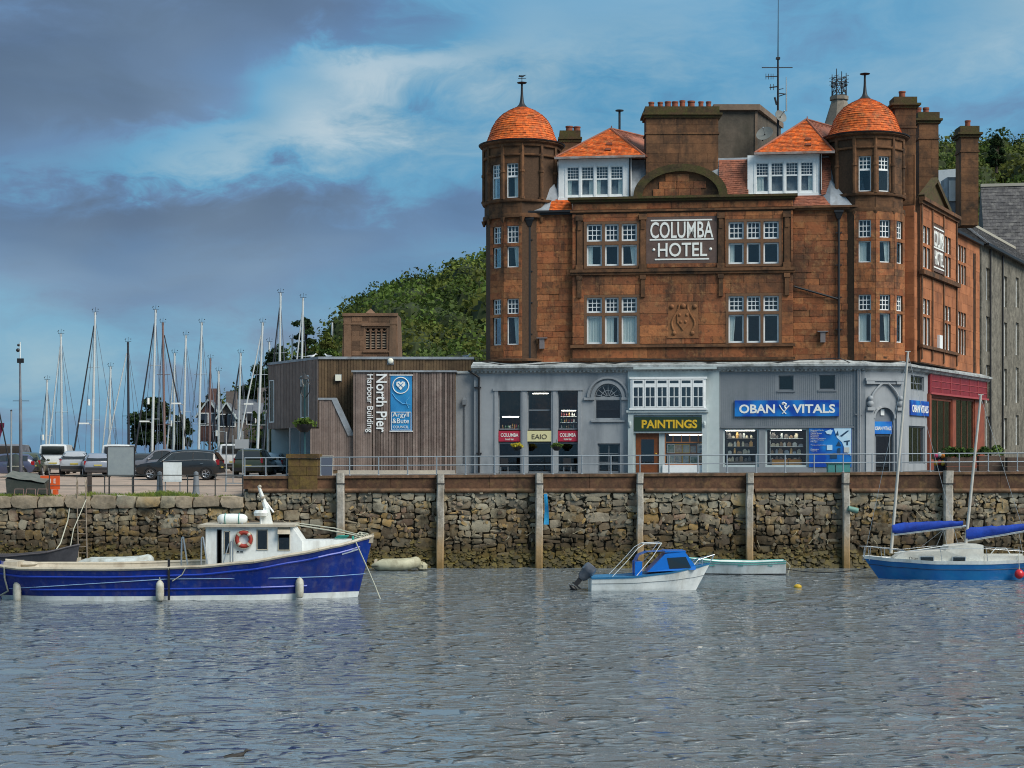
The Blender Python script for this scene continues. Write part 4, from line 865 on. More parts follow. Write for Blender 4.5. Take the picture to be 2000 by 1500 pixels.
dt = MB().box(c0-1.25, c0-.75, -.12, 0, G0, zc(803)).box(c0+.75, c0+1.15, -.12, 0, G0, zc(803)).box(c0-1.3, c0+1.2, -.22, 0, zc(746), zc(741)).box(c0-1.2, c0+1.1, -.14, 0, zc(752), zc(746)).box(c0-1.25, c0-.72, -.2, 0, zc(752), zc(742)).box(c0+.7, c0+1.15, -.2, 0, zc(752), zc(742))
for s in (-1, 1):
    dt.path([(c0+s*(.95-.75*t*t), -.1, zc(790)+t*1.15) for t in (0, .15, .3, .45, .6, .75, .9, 1)], .07)
    dt.ball((c0+s*.98, -.14, zc(780)), .17, 10); dt.ball((c0+s*.98, -.14, zc(790)), .2, 10, (1, .8, 1)); dt.box(c0+s*.98-.24, c0+s*.98+.24, -.25, 0, zc(803), zc(797))
for i in range(12):
    t0, t1 = PI*i/12, PI*(i+1)/12; dt.prism([(c0+(dw+.12)*math.cos(t0), zt+(dw+.12)*math.sin(t0)), (c0+(dw+.12)*math.cos(t1), zt+(dw+.12)*math.sin(t1)), (c0+dw*math.cos(t1), zt+dw*math.sin(t1)), (c0+dw*math.cos(t0), zt+dw*math.sin(t0))], -.08, 0)
dt.build('door_surround', MT['grey'], hotel, PC.M, True, smooth=35)
ft = MB().prism([(c0-dw, dz), (c0+dw, dz)]+[(c0+dw*math.cos(PI*i/12), zt+dw*math.sin(PI*i/12)) for i in range(13)], .18, .2).build('door_panel', MT['grey_d'], hotel, PC.M, True)
window(hotel, PC, c0-dw+.12, c0+dw-.12, 4.75, dz, y=.2, fm='grey_d', fw=.07, name='door', gm='shopglass')
signboard('shop_sign', 'small blue sign with white lettering over the corner door', PC, 1708, 1743, 824, 848, .1, blu, [('OBAN VITALS', .5, .45, .9, .3)], wl, th=.06, bold=.01)
MB().box(c0-.15, c0+.08, .12, .18, zc(812), zc(800)).build('notice', MT['white'], hotel, PC.M, True)
co2 = MB(); extr(co2, [(y+.0, z) for y, z in prof], -.1, LC+.15); co2.build('shop_cornice', MT['cornice'], hotel, PC.M, True)
# ---------------------------------------------------------------- side shops
P3 = Vector((31.5, 15.84)); PE = Plane(P2.x, P2.y, P3.x-P2.x, P3.y-P2.y); LE = math.hypot(P3.x-P2.x, P3.y-P2.y); zE = PE.z
xa, xm = PE.x(1766), PE.x(1812)
he = [(PE.x(1775), PE.x(1807), zE(1790, 906), zE(1790, 832)), (PE.x(1779), PE.x(1805), zE(1790, 763), zE(1790, 734))]
holed(MB(), 0, xm, G0, zc(724), he, 0, .3).build('shop_wall', MT['grey'], hotel, PE.M, True, fix=False)
window(hotel, PE, *he[0], y=.12, fm='grey_d', gm='shopglass', fw=.08, deep=2.0, bars=(3, 1)); window(hotel, PE, *he[1], y=.12, fm='grey_d', fw=.06, bars=(3, 2))
signboard('shop_sign', 'blue OBAN VITALS sign on the side street face of the corner', PE, 1776, 1811, 783, 812, -.01, blu, [('OBAN VITALS', .5, .45, .9, .5)], wl, th=.1, zf=zE, bold=.02)
red = MT['redfront'] = mat('dull_red_shopfront', (.23, .022, .030), .55, (.17, .018, .026), var=.12, scale=2); orange = MT['orangewood'] = mat('orange_shopfront_timber', (.27, .075, .038), .6, (.19, .05, .028), var=.12, scale=2)
z1_, z0_ = zE(1830, 727), zE(1830, 769)
rd = holed(MB(), xm, LE, G0, zc(722), [(PE.x(1821), PE.x(1862), zE(1840, 900), zE(1840, 778)), (PE.x(1869), PE.x(1906), zE(1885, 903), zE(1885, 778))], .05, .3).build('shop_wall', orange, hotel, PE.M, True, fix=False)
fs = MB().box(xm+.05, LE, -.12, .05, z0_, z1_)
fs.build('shop_fascia', red, hotel, PE.M, True)
f2 = MB()
for i in range(7): x = xm+.3+i*(LE-xm-.5)/6; f2.box(x-.05, x+.05, -.16, -.12, z0_+.1, z1_-.1)
for z in (z0_+.35, z0_+.75): f2.box(xm+.3, LE-.2, -.15, -.12, z-.02, z+.02)
f2.box(xm, LE+.1, -.22, -.1, z0_-.08, z0_+.03); f2.build('fascia_panel', mat('pale_red_trim', (.33, .06, .065), .6), hotel, PE.M, True)
for a, b in ((1821, 1862), (1869, 1906)):
    window(hotel, PE, PE.x(a), PE.x(b), zE((a+b)/2, 902), zE((a+b)/2, 779), y=.15, fm='orangewood', gm='shopglass', fw=.12, deep=1.8, bars=(3, 1))
co3 = MB(); extr(co3, [(y, z) for y, z in prof], -.15, LE+.2); co3.build('shop_cornice', MT['cornice'], hotel, PE.M, True)
MB().box(xm-.15, xm+.25, -.16, .05, G0, zE(1815, 769)).build('pilaster', orange, hotel, PE.M, True)
# strip lights inside the shop windows
em_ = bpy.data.materials.new('strip_light'); em_.use_nodes = True; b_ = em_.node_tree.nodes['Principled BSDF']; b_.inputs['Emission Color'].default_value = (1, .93, .8, 1); b_.inputs['Emission Strength'].default_value = 7.0
for a, b, py, P_, l in ((1414, 1478, 840, PG, 'left ribbed shop window'), (1503, 1570, 839, PG, 'brighter middle shop window'), (1303, 1376, 848, PW, 'paintings shop window'), (1035, 1072, 766, PG, 'tall middle window of the bar'), (976, 1014, 812, PG, 'left tall window of the bar'), (1092, 1126, 800, PG, 'right tall window of the bar')):
    o = thing('strip_light', 'white strip light at the top inside the '+l, 'lamp', P_.M @ Vector((P_.x((a+b)/2), .55, zc(py))), group='strip lights in the shops'); MB().box(P_.x(a)+.1, P_.x(b)-.1, .5, .6, zc(py)-.05, zc(py)-.01).build('tube', em_, o, P_.M, True); MB().box(P_.x(a)+.05, P_.x(b)-.05, .48, .62, zc(py)-.01, zc(py)+.02).build('housing', MT['white'], o, P_.M, True)

# bottle shelves inside the right-hand bar window, tables seen through the others
bot = [mat('bottle_%d' % i, c, .25, coat=.3) for i, c in enumerate([(.05, .12, .05), (.30, .16, .04), (.45, .46, .44), (.20, .03, .03)])]
for r, py in enumerate((812, 824, 836)):
    for k, (a, b, l) in enumerate(((1092, 1126, 'right'), (976, 1014, 'left'))):
        if k == 1 and r < 2: continue
        sh = thing('bottle_shelf', ['upper', 'middle', 'lowest'][r]+' shelf of bottles inside the '+l+' tall window of the bar', 'shelf', PG.M @ Vector((PG.x((a+b)/2), .8, zc(py))), group='bottle shelves of the bar')
        MB().box(PG.x(a), PG.x(b), .7, .95, zc(py)-.03, zc(py)).build('board', MT['white'] if k == 0 else oak, sh, PG.M, True); x = PG.x(a)+.06
        while x < PG.x(b)-.08: h_ = rg.uniform(.18, .28); MB().lathe([(.04, 0), (.045, h_*.6), (.015, h_*.75), (.015, h_), (0, h_)], (x, .8, zc(py)), 8).build('bottle', rg.choice(bot), sh, PG.M, True, smooth=50); x += rg.uniform(.1, .18)
# ================================================================== water, quays, ground
YQ = -10.5                                                 # face of the quay
zd = lambda x: 4.78+.0062*x                                # the paving climbs gently to the right
def water_mat():
    m = bpy.data.materials.new('harbour_water'); m.use_nodes = True; nt = m.node_tree; T = NT(nt); b = nt.nodes['Principled BSDF']
    pos = nd(nt, 'ShaderNodeNewGeometry').outputs['Position']; x, y, z = T.sep(pos)
    b.inputs['Base Color'].default_value = (.138, .162, .178, 1); b.inputs['Roughness'].default_value = .06; b.inputs['IOR'].default_value = 1.333
    b.inputs['Specular IOR Level'].default_value = .5
    v = T.comb(T.m('MULTIPLY', x, .62), T.m('MULTIPLY', y, .9), 0.0)
    patch = T.mapr(T.noise(T.comb(T.m('MULTIPLY', x, .5), y, 0.0), .13, 3, .6), .38, .62, .35, 1.0)      # cat's-paws of wind
    fine = T.m('MULTIPLY', T.noise(v, 5.0, 2, .5, .6), .10)
    chop = T.m('MULTIPLY', T.m('POWER', T.mapr(T.noise(v, 2.15, 1, .45, .9), .50, .74, 0.0, 1.0), 1.2), 2.1)   # scattered steep wavelets on a calmer surface
    h = T.m('ADD', fine, T.m('MULTIPLY', chop, patch))
    bn = nd(nt, 'ShaderNodeBump'); bn.inputs['Strength'].default_value = WATER_BUMP; bn.inputs['Distance'].default_value = .16
    T.put(bn.inputs['Height'], h); nt.links.new(bn.outputs[0], b.inputs['Normal'])
    return m
WATER_BUMP, WAVE = 1.0, .24
MT['water'] = water_mat()
def make_water():
    x0, x1, y0, y1, st = -34.0, 34.0, -76.0, -8.0, .13
    xs = np.arange(x0, x1+st/2, st); ys = np.arange(y0, y1+st/2, st); X, Y = np.meshgrid(xs, ys); Zw = np.zeros_like(X)
    r = np.random.RandomState(5)
    for i in range(70):
        lam = .60*(5.0**r.rand()); th = r.normal(PI/2*.95, .50); k = 2*PI/lam; a = .0062*lam**.9*WAVE*(.5+r.rand())
        Zw += a*np.sin(k*(X*np.cos(th)+Y*np.sin(th))+r.rand()*2*PI)
    gust = np.zeros_like(X)
    for i in range(14):
        k = 2*PI/r.uniform(6, 26); th = r.uniform(0, PI); gust += np.sin(k*(X*np.cos(th)*.6+Y*np.sin(th))+r.rand()*6.3)
    Zw *= np.clip(.8+.16*gust, .35, 1.35)
    ed = np.minimum(np.minimum(X-x0, x1-X), np.minimum(Y-y0, y1-Y)); Zw *= np.clip(ed/1.5, 0, 1); Zw = np.where(ed < 1e-3, 0, Zw)
    n, m_ = X.shape; co = np.stack([X, Y, Zw], -1).reshape(-1, 3)
    I = np.arange(n*m_).reshape(n, m_); q = np.stack([I[:-1, :-1], I[:-1, 1:], I[1:, 1:], I[1:, :-1]], -1).reshape(-1)
    me = bpy.data.meshes.new('water'); nf = len(q)//4
    me.vertices.add(len(co)); me.vertices.foreach_set('co', co.ravel()); me.loops.add(len(q)); me.loops.foreach_set('vertex_index', q)
    me.polygons.add(nf); me.polygons.foreach_set('loop_start', np.arange(nf)*4); me.update(calc_edges=True); me.shade_smooth(); me.materials.append(MT['water'])
    o = bpy.data.objects.new('water', me); COL.objects.link(o); o['kind'] = 'structure'
    X1 = xs[-1]; Y1 = ys[-1]; B = 15000
    f = MB()
    for a, b, c, d in ((-B, B, -B, y0), (-B, B, Y1, B), (-B, x0, y0, Y1), (X1, B, y0, Y1)): f.add([(a, c, 0), (b, c, 0), (b, d, 0), (a, d, 0)], [(0, 1, 2, 3)])
    tag(f.build('open_water', MT['water'], fix=False), kind='structure')
make_water()
asphalt = mat('quay_asphalt', (.085, .085, .088), .9, (.12, .118, .115), var=.2, scale=.5, bump=.01, bscale=20)
concrete = mat('pinkish_concrete', (.36, .27, .21), .9, (.30, .235, .19), var=.15, scale=.7, stain=(.16, .13, .10), stain_amt=.5, stain_scale=.9, bump=.008)
paving = mat('pale_paving', (.42, .38, .31), .9, (.34, .31, .27), var=.15, scale=.8)
XL = X_(476, YQ)                                           # where the raised quay begins
def sheet(name, x0, x1, y0, y1, zf, m, nx=24, ny=12, skirt=1.2):
    rows = [[(x0+(x1-x0)*i/nx, y0+(y1-y0)*j/ny, zf(x0+(x1-x0)*i/nx, y0+(y1-y0)*j/ny)) for i in range(nx+1)] for j in range(ny+1)]
    mb = MB().grid(rows)
    e = [(p[0], p[1]) for p in rows[0]]; mb.grid([[(p[0], p[1], p[2]) for p in rows[0]], [(p[0], p[1], p[2]-skirt) for p in rows[0]]])
    for i in (0, -1): mb.grid([[r[i] for r in rows], [(r[i][0], r[i][1], r[i][2]-skirt) for r in rows]])
    o = mb.build(name, m, fix=False); o['kind'] = 'structure'; return o
sheet('quay_road', XL, 70, YQ+.45, 80, lambda x, y: zd(x)-.06, asphalt)
def zl(x, y):                                              # left car park: low at its seaward edge, rising inland
    t = min(1, max(0, (y-YQ)/12.5)); return 3.66+.66*t+min(.25, max(0, (y-2)*.012))
sheet('car_park', -75, XL-.005, YQ+.3, 48, zl, concrete, 30, 30)
MB().box(-75, XL, 47.5, 48, -1, 4.5).build('quay_back', concrete); tag(bpy.data.objects['quay_back'], kind='structure')
pv = MB()
for j in range(2): pass
kerb = MB().slab([(X_(606, 1)-.4, -.9), (X_(890, 0), -1.4), (X_(1690, -3), -5.3), (30, -3.2), (44, 12), (44, 20), (X_(606, 1), 6)], 4.3, 4.70).build('pavement', paving); kerb['kind'] = 'structure'
# ---------------------------------------------------------------- rubble walls
STONES = [(0, (.17, .125, .075)), (.11, (.25, .165, .07)), (.22, (.10, .07, .042)), (.33, (.34, .21, .065)), (.44, (.30, .26, .19)), (.54, (.13, .105, .08)), (.64, (.40, .25, .075)), (.74, (.19, .115, .075)), (.84, (.42, .38, .28)), (.93, (.23, .185, .11))]
MT['rubble'] = mat('rubble_stone', (.17, .13, .09), .9, rnd=STONES, var=.3, scale=2.2, bump=.03, bscale=5, stain=(.03, .024, .014), stain_amt=.85, stain_scale=1.1, extra=[((.30, .27, .20), .4, 3.5, False), ((.035, .026, .014), .75, .55, False), ((.40, .35, .24), .5, .8, False)],
                   zstain=[(4.2, 2.8, (.38, .36, .28), .60), (1.1, 2.6, (.052, .036, .018), .78), (.35, 1.15, (.125, .085, .012), .85), (.1, .55, (.03, .024, .008), .9)])
MT['mortar'] = mat('dark_wall_core', (.10, .08, .052), .95, (.17, .14, .09), var=.3, scale=1.8, bump=.04, bscale=4, zstain=[(1.0, 2.6, (.045, .034, .02), .8), (.2, 1.2, (.03, .024, .01), .9)])
import bmesh
def rock(seed):
    bm = bmesh.new(); bmesh.ops.create_cube(bm, size=1.0); bmesh.ops.subdivide_edges(bm, edges=bm.edges[:], cuts=1, use_grid_fill=True)
    r = random.Random(seed)
    for v in bm.verts:
        c = v.co; k = sum(abs(q) > .45 for q in c); v.co = c*(1.0 if k == 1 else .94 if k == 2 else .82)
        v.co += Vector([r.uniform(-.07, .07) for _ in range(3)])
    me = bpy.data.meshes.new('stone'); bm.to_mesh(me); bm.free(); me.materials.append(MT['rubble']); me.shade_smooth(); me.set_sharp_from_angle(angle=math.radians(38)); return me
ROCKS = [rock(i) for i in range(14)]
def split_rects(x0, x1, z0, z1, wm, hm, rg, out):
    w, h = x1-x0, z1-z0; W, H = rg.uniform(*wm), rg.uniform(*hm)
    if w > W and (w/W > h/H): s = x0+w*rg.uniform(.38, .62); split_rects(x0, s, z0, z1, wm, hm, rg, out); split_rects(s, x1, z0, z1, wm, hm, rg, out)
    elif h > H: s = z0+h*rg.uniform(.38, .62); split_rects(x0, x1, z0, s, wm, hm, rg, out); split_rects(x0, x1, s, z1, wm, hm, rg, out)
    else: out.append((x0, x1, z0, z1))
def rubble(parent, x0, x1, z0, z1, wm, hm, seed, limit=300):
    rg = random.Random(seed); out = []; n = max(1, round((x1-x0)/3))
    for i in range(n): split_rects(x0+(x1-x0)*i/n, x0+(x1-x0)*(i+1)/n, z0, z1, wm, hm, rg, out)
    out.sort(key=lambda q: -(q[1]-q[0])*(q[3]-q[2])); rest = MB(); L = Vector(parent.location)
    for i, (a, b, c, d) in enumerate(out):
        w, h = (b-a)*rg.uniform(.93, 1.06), (d-c)*rg.uniform(.93, 1.06); dp = .45
        Mx = TR((a+b)/2-L.x, YQ+.16-rg.uniform(.0, .11)-L.y, (c+d)/2-L.z) @ Matrix.Rotation(rg.gauss(0, .13), 4, 'Y') @ Matrix.Diagonal((w, dp, h, 1)) @ Matrix.Rotation(rg.choice((0, PI)), 4, 'Y')
        me = rg.choice(ROCKS)
        if i < limit: place(me, 'stone', Mx, parent)
        else: rest.add([Mx @ v.co for v in me.vertices], [tuple(p.vertices) for p in me.polygons])
    if rest.f: o = rest.build('small_stones', MT['rubble'], parent, smooth=38, fix=False); o['kind'] = 'stuff'
qw = thing('quay_wall', 'tall rubble stone quay wall under the brown parapet, standing in the water', 'quay wall', (6, YQ, 0))
MB().box(XL, 70, YQ+.12, YQ+.9, -1.5, 3.95).build('wall_core', MT['mortar'], qw, None, True)
rubble(qw, XL, 33, -.5, 3.9, (.45, 1.7), (.26, .98), 21)
lw = thing('quay_wall', 'low rubble stone quay wall with pale edge stones below the car park', 'quay wall', (-20, YQ, 0))
MB().box(-75, XL-.01, YQ+.12, YQ+.8, -1.5, 3.55).build('wall_core', MT['mortar'], lw, None, True)
rubble(lw, -33, XL-.02, -.5, 3.05, (.45, 1.5), (.26, .85), 22, 200)
MT['cope'] = mat('pale_edge_stone', (.34, .27, .185), .9, (.27, .22, .16), var=.25, scale=1.5, bump=.03, bscale=4, rnd=.25, stain=(.10, .08, .05), stain_amt=.6, stain_scale=1.3)
COPES = []
for i in range(6): me = rock(50+i); me.name = 'edge_stone'; me.materials.clear(); me.materials.append(MT['cope'] if i < 4 else MT['rubble']); COPES.append(me)
x = -33.5; rg = random.Random(9)
while x < XL-.3:
    w = min(rg.uniform(.75, 1.5), XL-x); h = rg.uniform(.55, .75); px = 1000+F_PX*(x+w/2)/89.5
    me = COPES[rg.randrange(4)] if px < 205 or px > 330 else COPES[4+rg.randrange(2)]
    place(me, 'edge_stone', TR(x+w/2-lw.location.x, .12, 3.36) @ Matrix.Diagonal((w*1.02, .8, h, 1)), lw); x += w
# ---------------------------------------------------------------- brown parapet in lengths between the piles
PILES = [665, 860, 1053, 1250, 1464, 1652, 1852]
MT['rust'] = mat('rust_brown_concrete', (.070, .034, .020), .9, (.135, .066, .034), var=.35, scale=1.8, bump=.012, bscale=8, stain=(.04, .025, .016), stain_amt=.65, stain_scale=.9, rnd=.2, extra=[((.028, .019, .012), .8, 1.5, True), ((.20, .12, .05), .5, 2.6, False)])
MT['rust_lip'] = mat('worn_brown_lip', (.20, .11, .06), .85, (.085, .045, .025), var=.35, scale=1.3, bump=.012, stain=(.06, .055, .02), stain_amt=.5, stain_scale=1.1, extra=[((.04, .028, .016), .8, 1.7, False)])
pw = thing('quay_parapet', 'rust-brown concrete edge beam running along the top of the quay', 'parapet', (6, YQ, 3.9))
edges = [XL]+[X_(p, YQ) for p in PILES]+[33, 45, 70]
for a, b in zip(edges[:-1], edges[1:]):
    n = max(1, round((b-a)/2.6))
    for i in range(n):
        p, q = a+(b-a)*i/n+.008, a+(b-a)*(i+1)/n-.008; t0, t1 = zd(p), zd(q)
        MB().add([(p, YQ-.12, 4.03), (q, YQ-.12, 4.03), (q, YQ+.45, 4.03), (p, YQ+.45, 4.03), (p, YQ-.12, t0-.14), (q, YQ-.12, t1-.14), (q, YQ+.45, t1-.14), (p, YQ+.45, t0-.14)], [(0,3,2,1),(4,5,6,7),(0,1,5,4),(1,2,6,5),(2,3,7,6),(3,0,4,7)]).build('beam_length', MT['rust'], pw, None, True)
        MB().add([(p, YQ-.2, t0-.138), (q, YQ-.2, t1-.138), (q, YQ+.46, t1-.138), (p, YQ+.46, t0-.138), (p, YQ-.2, t0), (q, YQ-.2, t1), (q, YQ+.46, t1), (p, YQ+.46, t0)], [(0,3,2,1),(4,5,6,7),(0,1,5,4),(1,2,6,5),(2,3,7,6),(3,0,4,7)]).build('coping', MT['rust_lip'], pw, None, True)
    MB().tube((a+.25, YQ-.14, 3.95), (b-.25, YQ-.14, 3.95), .12, n=10).build('lip', MT['rust_lip'], pw, None, True, smooth=50)
MT['pile'] = mat('weathered_pile_timber', (.43, .40, .35), .9, (.29, .26, .21), var=.25, scale=2.5, bump=.02, bscale=7, stain=(.10, .08, .06), stain_amt=.5, stain_scale=2.0, streak=True, zstain=[(1.0, 2.4, (.33, .21, .09), .85), (.2, .9, (.16, .10, .03), .8)])
for i, px in enumerate(PILES):
    x = X_(px, YQ-.4); tz = [4.85, 4.82, 4.86, 4.88, 4.86, 4.86, 4.98][i]; w = [.21, .19, .19, .17, .18, .18, .23][i]
    lab = ['nearest the mossy pillar', 'beside the blue boat\'s bow', 'with a hanging blue fender strip', 'behind the small motorboat', 'behind the white rowing boat', 'holding the green tube', 'behind the blue sail cover'][i]
    o = thing('timber_pile', 'upright weathered timber fender pile '+lab, 'pile', (x, YQ-.4, 0), group='timber piles along the quay')
    rows = []; r = random.Random(i+60)
    for z in np.linspace(-1.2, tz, 9):
        jx = r.uniform(-.02, .02); rows.append([(x+jx+a*w*r.uniform(.93, 1.05), YQ-.4+b*w*r.uniform(.93, 1.05), z) for a, b in ((-1,-.7),(-.7,-1),(.7,-1),(1,-.7),(1,.7),(.7,1),(-.7,1),(-1,.7))])
    mb = MB().grid(rows, close=True); k = len(mb.v); mb.f.append(tuple(range(k-8, k))); mb.build('post', MT['pile'], o, None, True)
    MB().box(x-w-.03, x+w+.03, YQ-.4-w-.03, YQ-.4+w+.1, 4.3, 4.34).build('strap', MT['black'], o, None, True)
bl = mat('blue_rubber_strip', (.0, .16, .42), .6, (.02, .28, .5), var=.2, scale=3)
o = thing('fender_strip', 'torn bright blue strip hanging beside a timber pile', 'fender', (X_(1065, YQ-.3), YQ-.3, 2.6))
xx = X_(1066, YQ-.35); MB().grid([[(xx+.12*math.sin(t*3+p)*.4+s*.11, YQ-.35+.05*math.sin(t*5+p), Z_(1024-60*t, YQ)) for s, p in ((-1, 0), (0, .5), (1, 1))] for t in [i/10 for i in range(11)]]).build('strip', bl, o, None, True)
o = thing('green_tube', 'short green tube tied to the pile on the quay wall', 'tube', (X_(1667, YQ-.5), YQ-.5, 2.6)); MB().tube((X_(1656, YQ-.6), YQ-.65, Z_(992, YQ)), (X_(1675, YQ-.6), YQ-.55, Z_(997, YQ)), .13, .15, n=12).build('tube', mat('faded_green', (.10, .24, .19), .6, (.16, .28, .24), scale=3), o, None, True, smooth=50)
# chips and wedge stones filling the joints, dry weeds hanging on the face
ch = MB(); rg = random.Random(31)
for i in range(2600):
    x, z = rg.uniform(-33, 33), rg.uniform(-.2, 3.85)
    if x < XL and z > 3.0: continue
    me = rg.choice(ROCKS); s_ = rg.uniform(.06, .17); Mx = TR(x, YQ-.03-rg.uniform(0, .09), z) @ Matrix.Rotation(rg.uniform(0, 6.3), 4, 'Y') @ Matrix.Diagonal((s_*rg.uniform(1, 2.4), .2, s_, 1))
    ch.add([Mx @ v.co for v in me.vertices], [tuple(p.vertices) for p in me.polygons])
tag(ch.build('stone_chips', MT['rubble'], smooth=38, fix=False), 'small wedge stones packed into the joints of the quay walls', 'stone', kind='stuff')
dw_ = MB()
for i in range(70):
    x, z = rg.uniform(-13, 30), rg.uniform(1.2, 3.7); a = rg.uniform(-2.6, -.5); L = rg.uniform(.15, .5)
    p = [(x, YQ-.14, z)]
    for k in range(4): a += rg.uniform(-.5, .5); p.append((p[-1][0]+math.cos(a)*L/3, YQ-.16-rg.uniform(0, .05), p[-1][2]+math.sin(a)*L/3))
    dw_.path(p, rg.uniform(.008, .022), 4)
tag(dw_.build('dry_weeds', mat('straw_weed', (.36, .32, .22), .9, (.28, .24, .15), scale=3), fix=False), 'pale dry weed stems straggling over the quay wall', 'weeds', kind='stuff')
# seaweed fringe at the foot of the walls
sw = MB(); rg = random.Random(77)
for i in range(4200):
    x = rg.uniform(-33, 33); z = rg.uniform(-.05, 1.15+.25*math.sin(x*.9)+.15*math.sin(x*2.3))*rg.random()**.6; y = YQ-.04-rg.uniform(0, .28)*max(.1, 1-z); s = rg.uniform(.06, .17)
    sw.add([(x-s, y, z+s*.5), (x+s, y-.02, z+s*.6), (x+s*.8, y-.12, z-s*.7), (x, y-.14, z-s), (x-s*.9, y-.1, z-s*.6)], [(0, 1, 2, 3, 4)])
tag(sw.build('seaweed', mat('ochre_seaweed', (.105, .078, .014), .6, (.040, .032, .010), var=.3, scale=3, rnd=.5), fix=False), 'ochre seaweed hanging along the foot of the quay wall', 'seaweed', kind='stuff')
# ---------------------------------------------------------------- railings
rail_m = mat('grey_galvanised_rail', (.30, .34, .37), .5, var=.1, scale=3, metal=.4); rail_d = mat('dark_iron_rail', (.045, .05, .05), .55, var=.2, scale=4, metal=.3)
def railing(label, x0, x1, y, zf, hs, sp, m, r=.028, pr=.032):
    o = thing('railing', label, 'railing', ((x0+x1)/2, y, zf((x0+x1)/2)))
    n = max(1, round((x1-x0)/sp))
    for i in range(n+1): x = x0+(x1-x0)*i/n; MB().tube((x, y, zf(x)-.02), (x, y, zf(x)+max(hs)+.02), pr, n=8).lathe([(.08, 0), (.08, .03), (.03, .05)], (x, y, zf(x)), 8).build('post', m, o, None, True, smooth=50)
    for h in hs:
        k = MB()
        for i in range(n): a, b = x0+(x1-x0)*i/n, x0+(x1-x0)*(i+1)/n; k.tube((a, y, zf(a)+h), (b, y, zf(b)+h), r, n=8)
        k.build('rail', m, o, None, True, smooth=50)
    return o
railing('long grey two-bar railing on the quay edge in front of the shops', X_(626, YQ+.1), 30.5, YQ+.12, lambda x: zd(x), (.50, .94), 1.52, rail_m)
railing('short grey two-bar railing left of the mossy pillar', X_(478, YQ+.1), X_(560, YQ+.1), YQ+.12, lambda x: zd(x), (.50, .94), 1.1, rail_m)
railing('dark iron railing along the low car park edge', X_(96, YQ+.5), X_(474, YQ+.5), YQ+.55, lambda x: zl(x, YQ+.5), (.5, 1.05), 1.35, rail_d, .024, .03)
# pillar
o = thing('stone_pillar', 'square mossy brown stone pillar with a cap at the quay edge', 'pillar', (X_(592, YQ+.3), YQ+.3, 3.9))
MT['mosspier'] = mat('mossy_pier_stone', (.085, .048, .022), .95, (.125, .085, .02), var=.25, scale=2.0, bump=.02, bscale=6, stain=SOOT, stain_amt=.6, stain_scale=1.6, rnd=.25)
px0, px1 = X_(564, YQ), X_(621, YQ); mid = (px0+px1)/2; zz = [3.95, 4.72, 5.18, 5.62]
for r in range(3):
    sp_ = mid+(.2 if r % 2 else -.15)
    for a, b in ((px0, sp_), (sp_, px1)): MB().box(a+.01, b-.01, YQ-.24-.01*r, YQ+1.0, zz[r]+.01, zz[r+1]-.01).build('stone_block', MT['mosspier'], o, None, True)
MB().box(px0+.03, px1-.03, YQ-.2, YQ+.97, 3.95, 5.6).build('core', MT['joint'], o, None, True); MB().box(px0-.1, px1+.1, YQ-.34, YQ+1.1, 5.62, 5.84).build('cap', MT['mosspier'], o, None, True)
# grass tufts on the low edge
gm_ = mat('rough_grass', (.10, .16, .025), .8, (.19, .22, .04), scale=2, rnd=.35)
def tufts(name, label, spots, seed):
    rg = random.Random(seed); g = MB()
    for (x, y, z, n, sx, h) in spots:
        for i in range(n):
            a = x+rg.gauss(0, sx); b = y+rg.uniform(-.22, .3); t = rg.uniform(-.08, .08); hh = h*rg.uniform(.4, 1.1); w = rg.uniform(.012, .028)
            g.add([(a-w, b, z), (a+w, b, z), (a+t+w*.6, b+t*.5, z+hh*.6), (a+t*2.2, b+t, z+hh)], [(0, 1, 2), (0, 2, 3)])
    tag(g.build(name, gm_, fix=False), label, 'grass', kind='stuff')
tufts('grass', 'rough green grass growing on the edge of the low quay', [(X_(p, YQ+.3), YQ+.35, 3.62, n, s, h) for p, n, s, h in ((15, 260, .5, .22), (60, 200, .5, .2), (110, 60, .3, .15), (180, 160, .25, .3), (215, 140, .4, .22), (270, 300, .6, .24), (300, 400, .5, .28), (325, 420, .35, .36), (345, 300, .4, .3), (375, 120, .3, .2), (440, 60, .3, .15), (160, 60, .3, .2))], 3)
# ================================================================== wooded hill
RX = [(-75, 6), (-60, 8), (-46, 13), (-38, 19.5), (-29, 26.5), (-26, 31.5), (-19, 33.5), (-13, 36), (-5, 38.5), (20, 46), (45, 54), (74, 57.5), (95, 59), (130, 55)]
def ridge(x):
    if x <= RX[0][0]: return RX[0][1]
    for (a, b), (c, d) in zip(RX[:-1], RX[1:]):
        if x <= c: return b+(d-b)*(x-a)/(c-a)
    return RX[-1][1]
def hz(x, y):
    t = min(1, max(0, (y-75)/125)); return 3.5+(ridge(x*300/(100+max(y, 75)))-3.5-4.5)*(t**.8)
rows = [[(x, y, hz(x, y)) for x in np.linspace(-90, 140, 60)] for y in np.linspace(62, 235, 40)]
hl = MB().grid(rows).build('hillside', mat('hill_earth', (.035, .045, .015), .95, (.05, .05, .02), scale=.2), fix=False, smooth=80); hl['kind'] = 'structure'
def np_mesh(name, co, quads, m, parent=None, col=None):
    me = bpy.data.meshes.new(name); q = quads.reshape(-1); nf = len(quads)
    me.vertices.add(len(co)); me.vertices.foreach_set('co', co.ravel()); me.loops.add(len(q)); me.loops.foreach_set('vertex_index', q.astype(np.int32))
    me.polygons.add(nf); me.polygons.foreach_set('loop_start', np.arange(nf)*4); me.update(calc_edges=True); me.materials.append(m)
    if col is not None: a = me.color_attributes.new('leafcol', 'FLOAT_COLOR', 'POINT'); a.data.foreach_set('color', np.concatenate([col, np.ones((len(col), 1))], 1).ravel())
    o = bpy.data.objects.new(name, me); COL.objects.link(o); o.parent = parent; return o
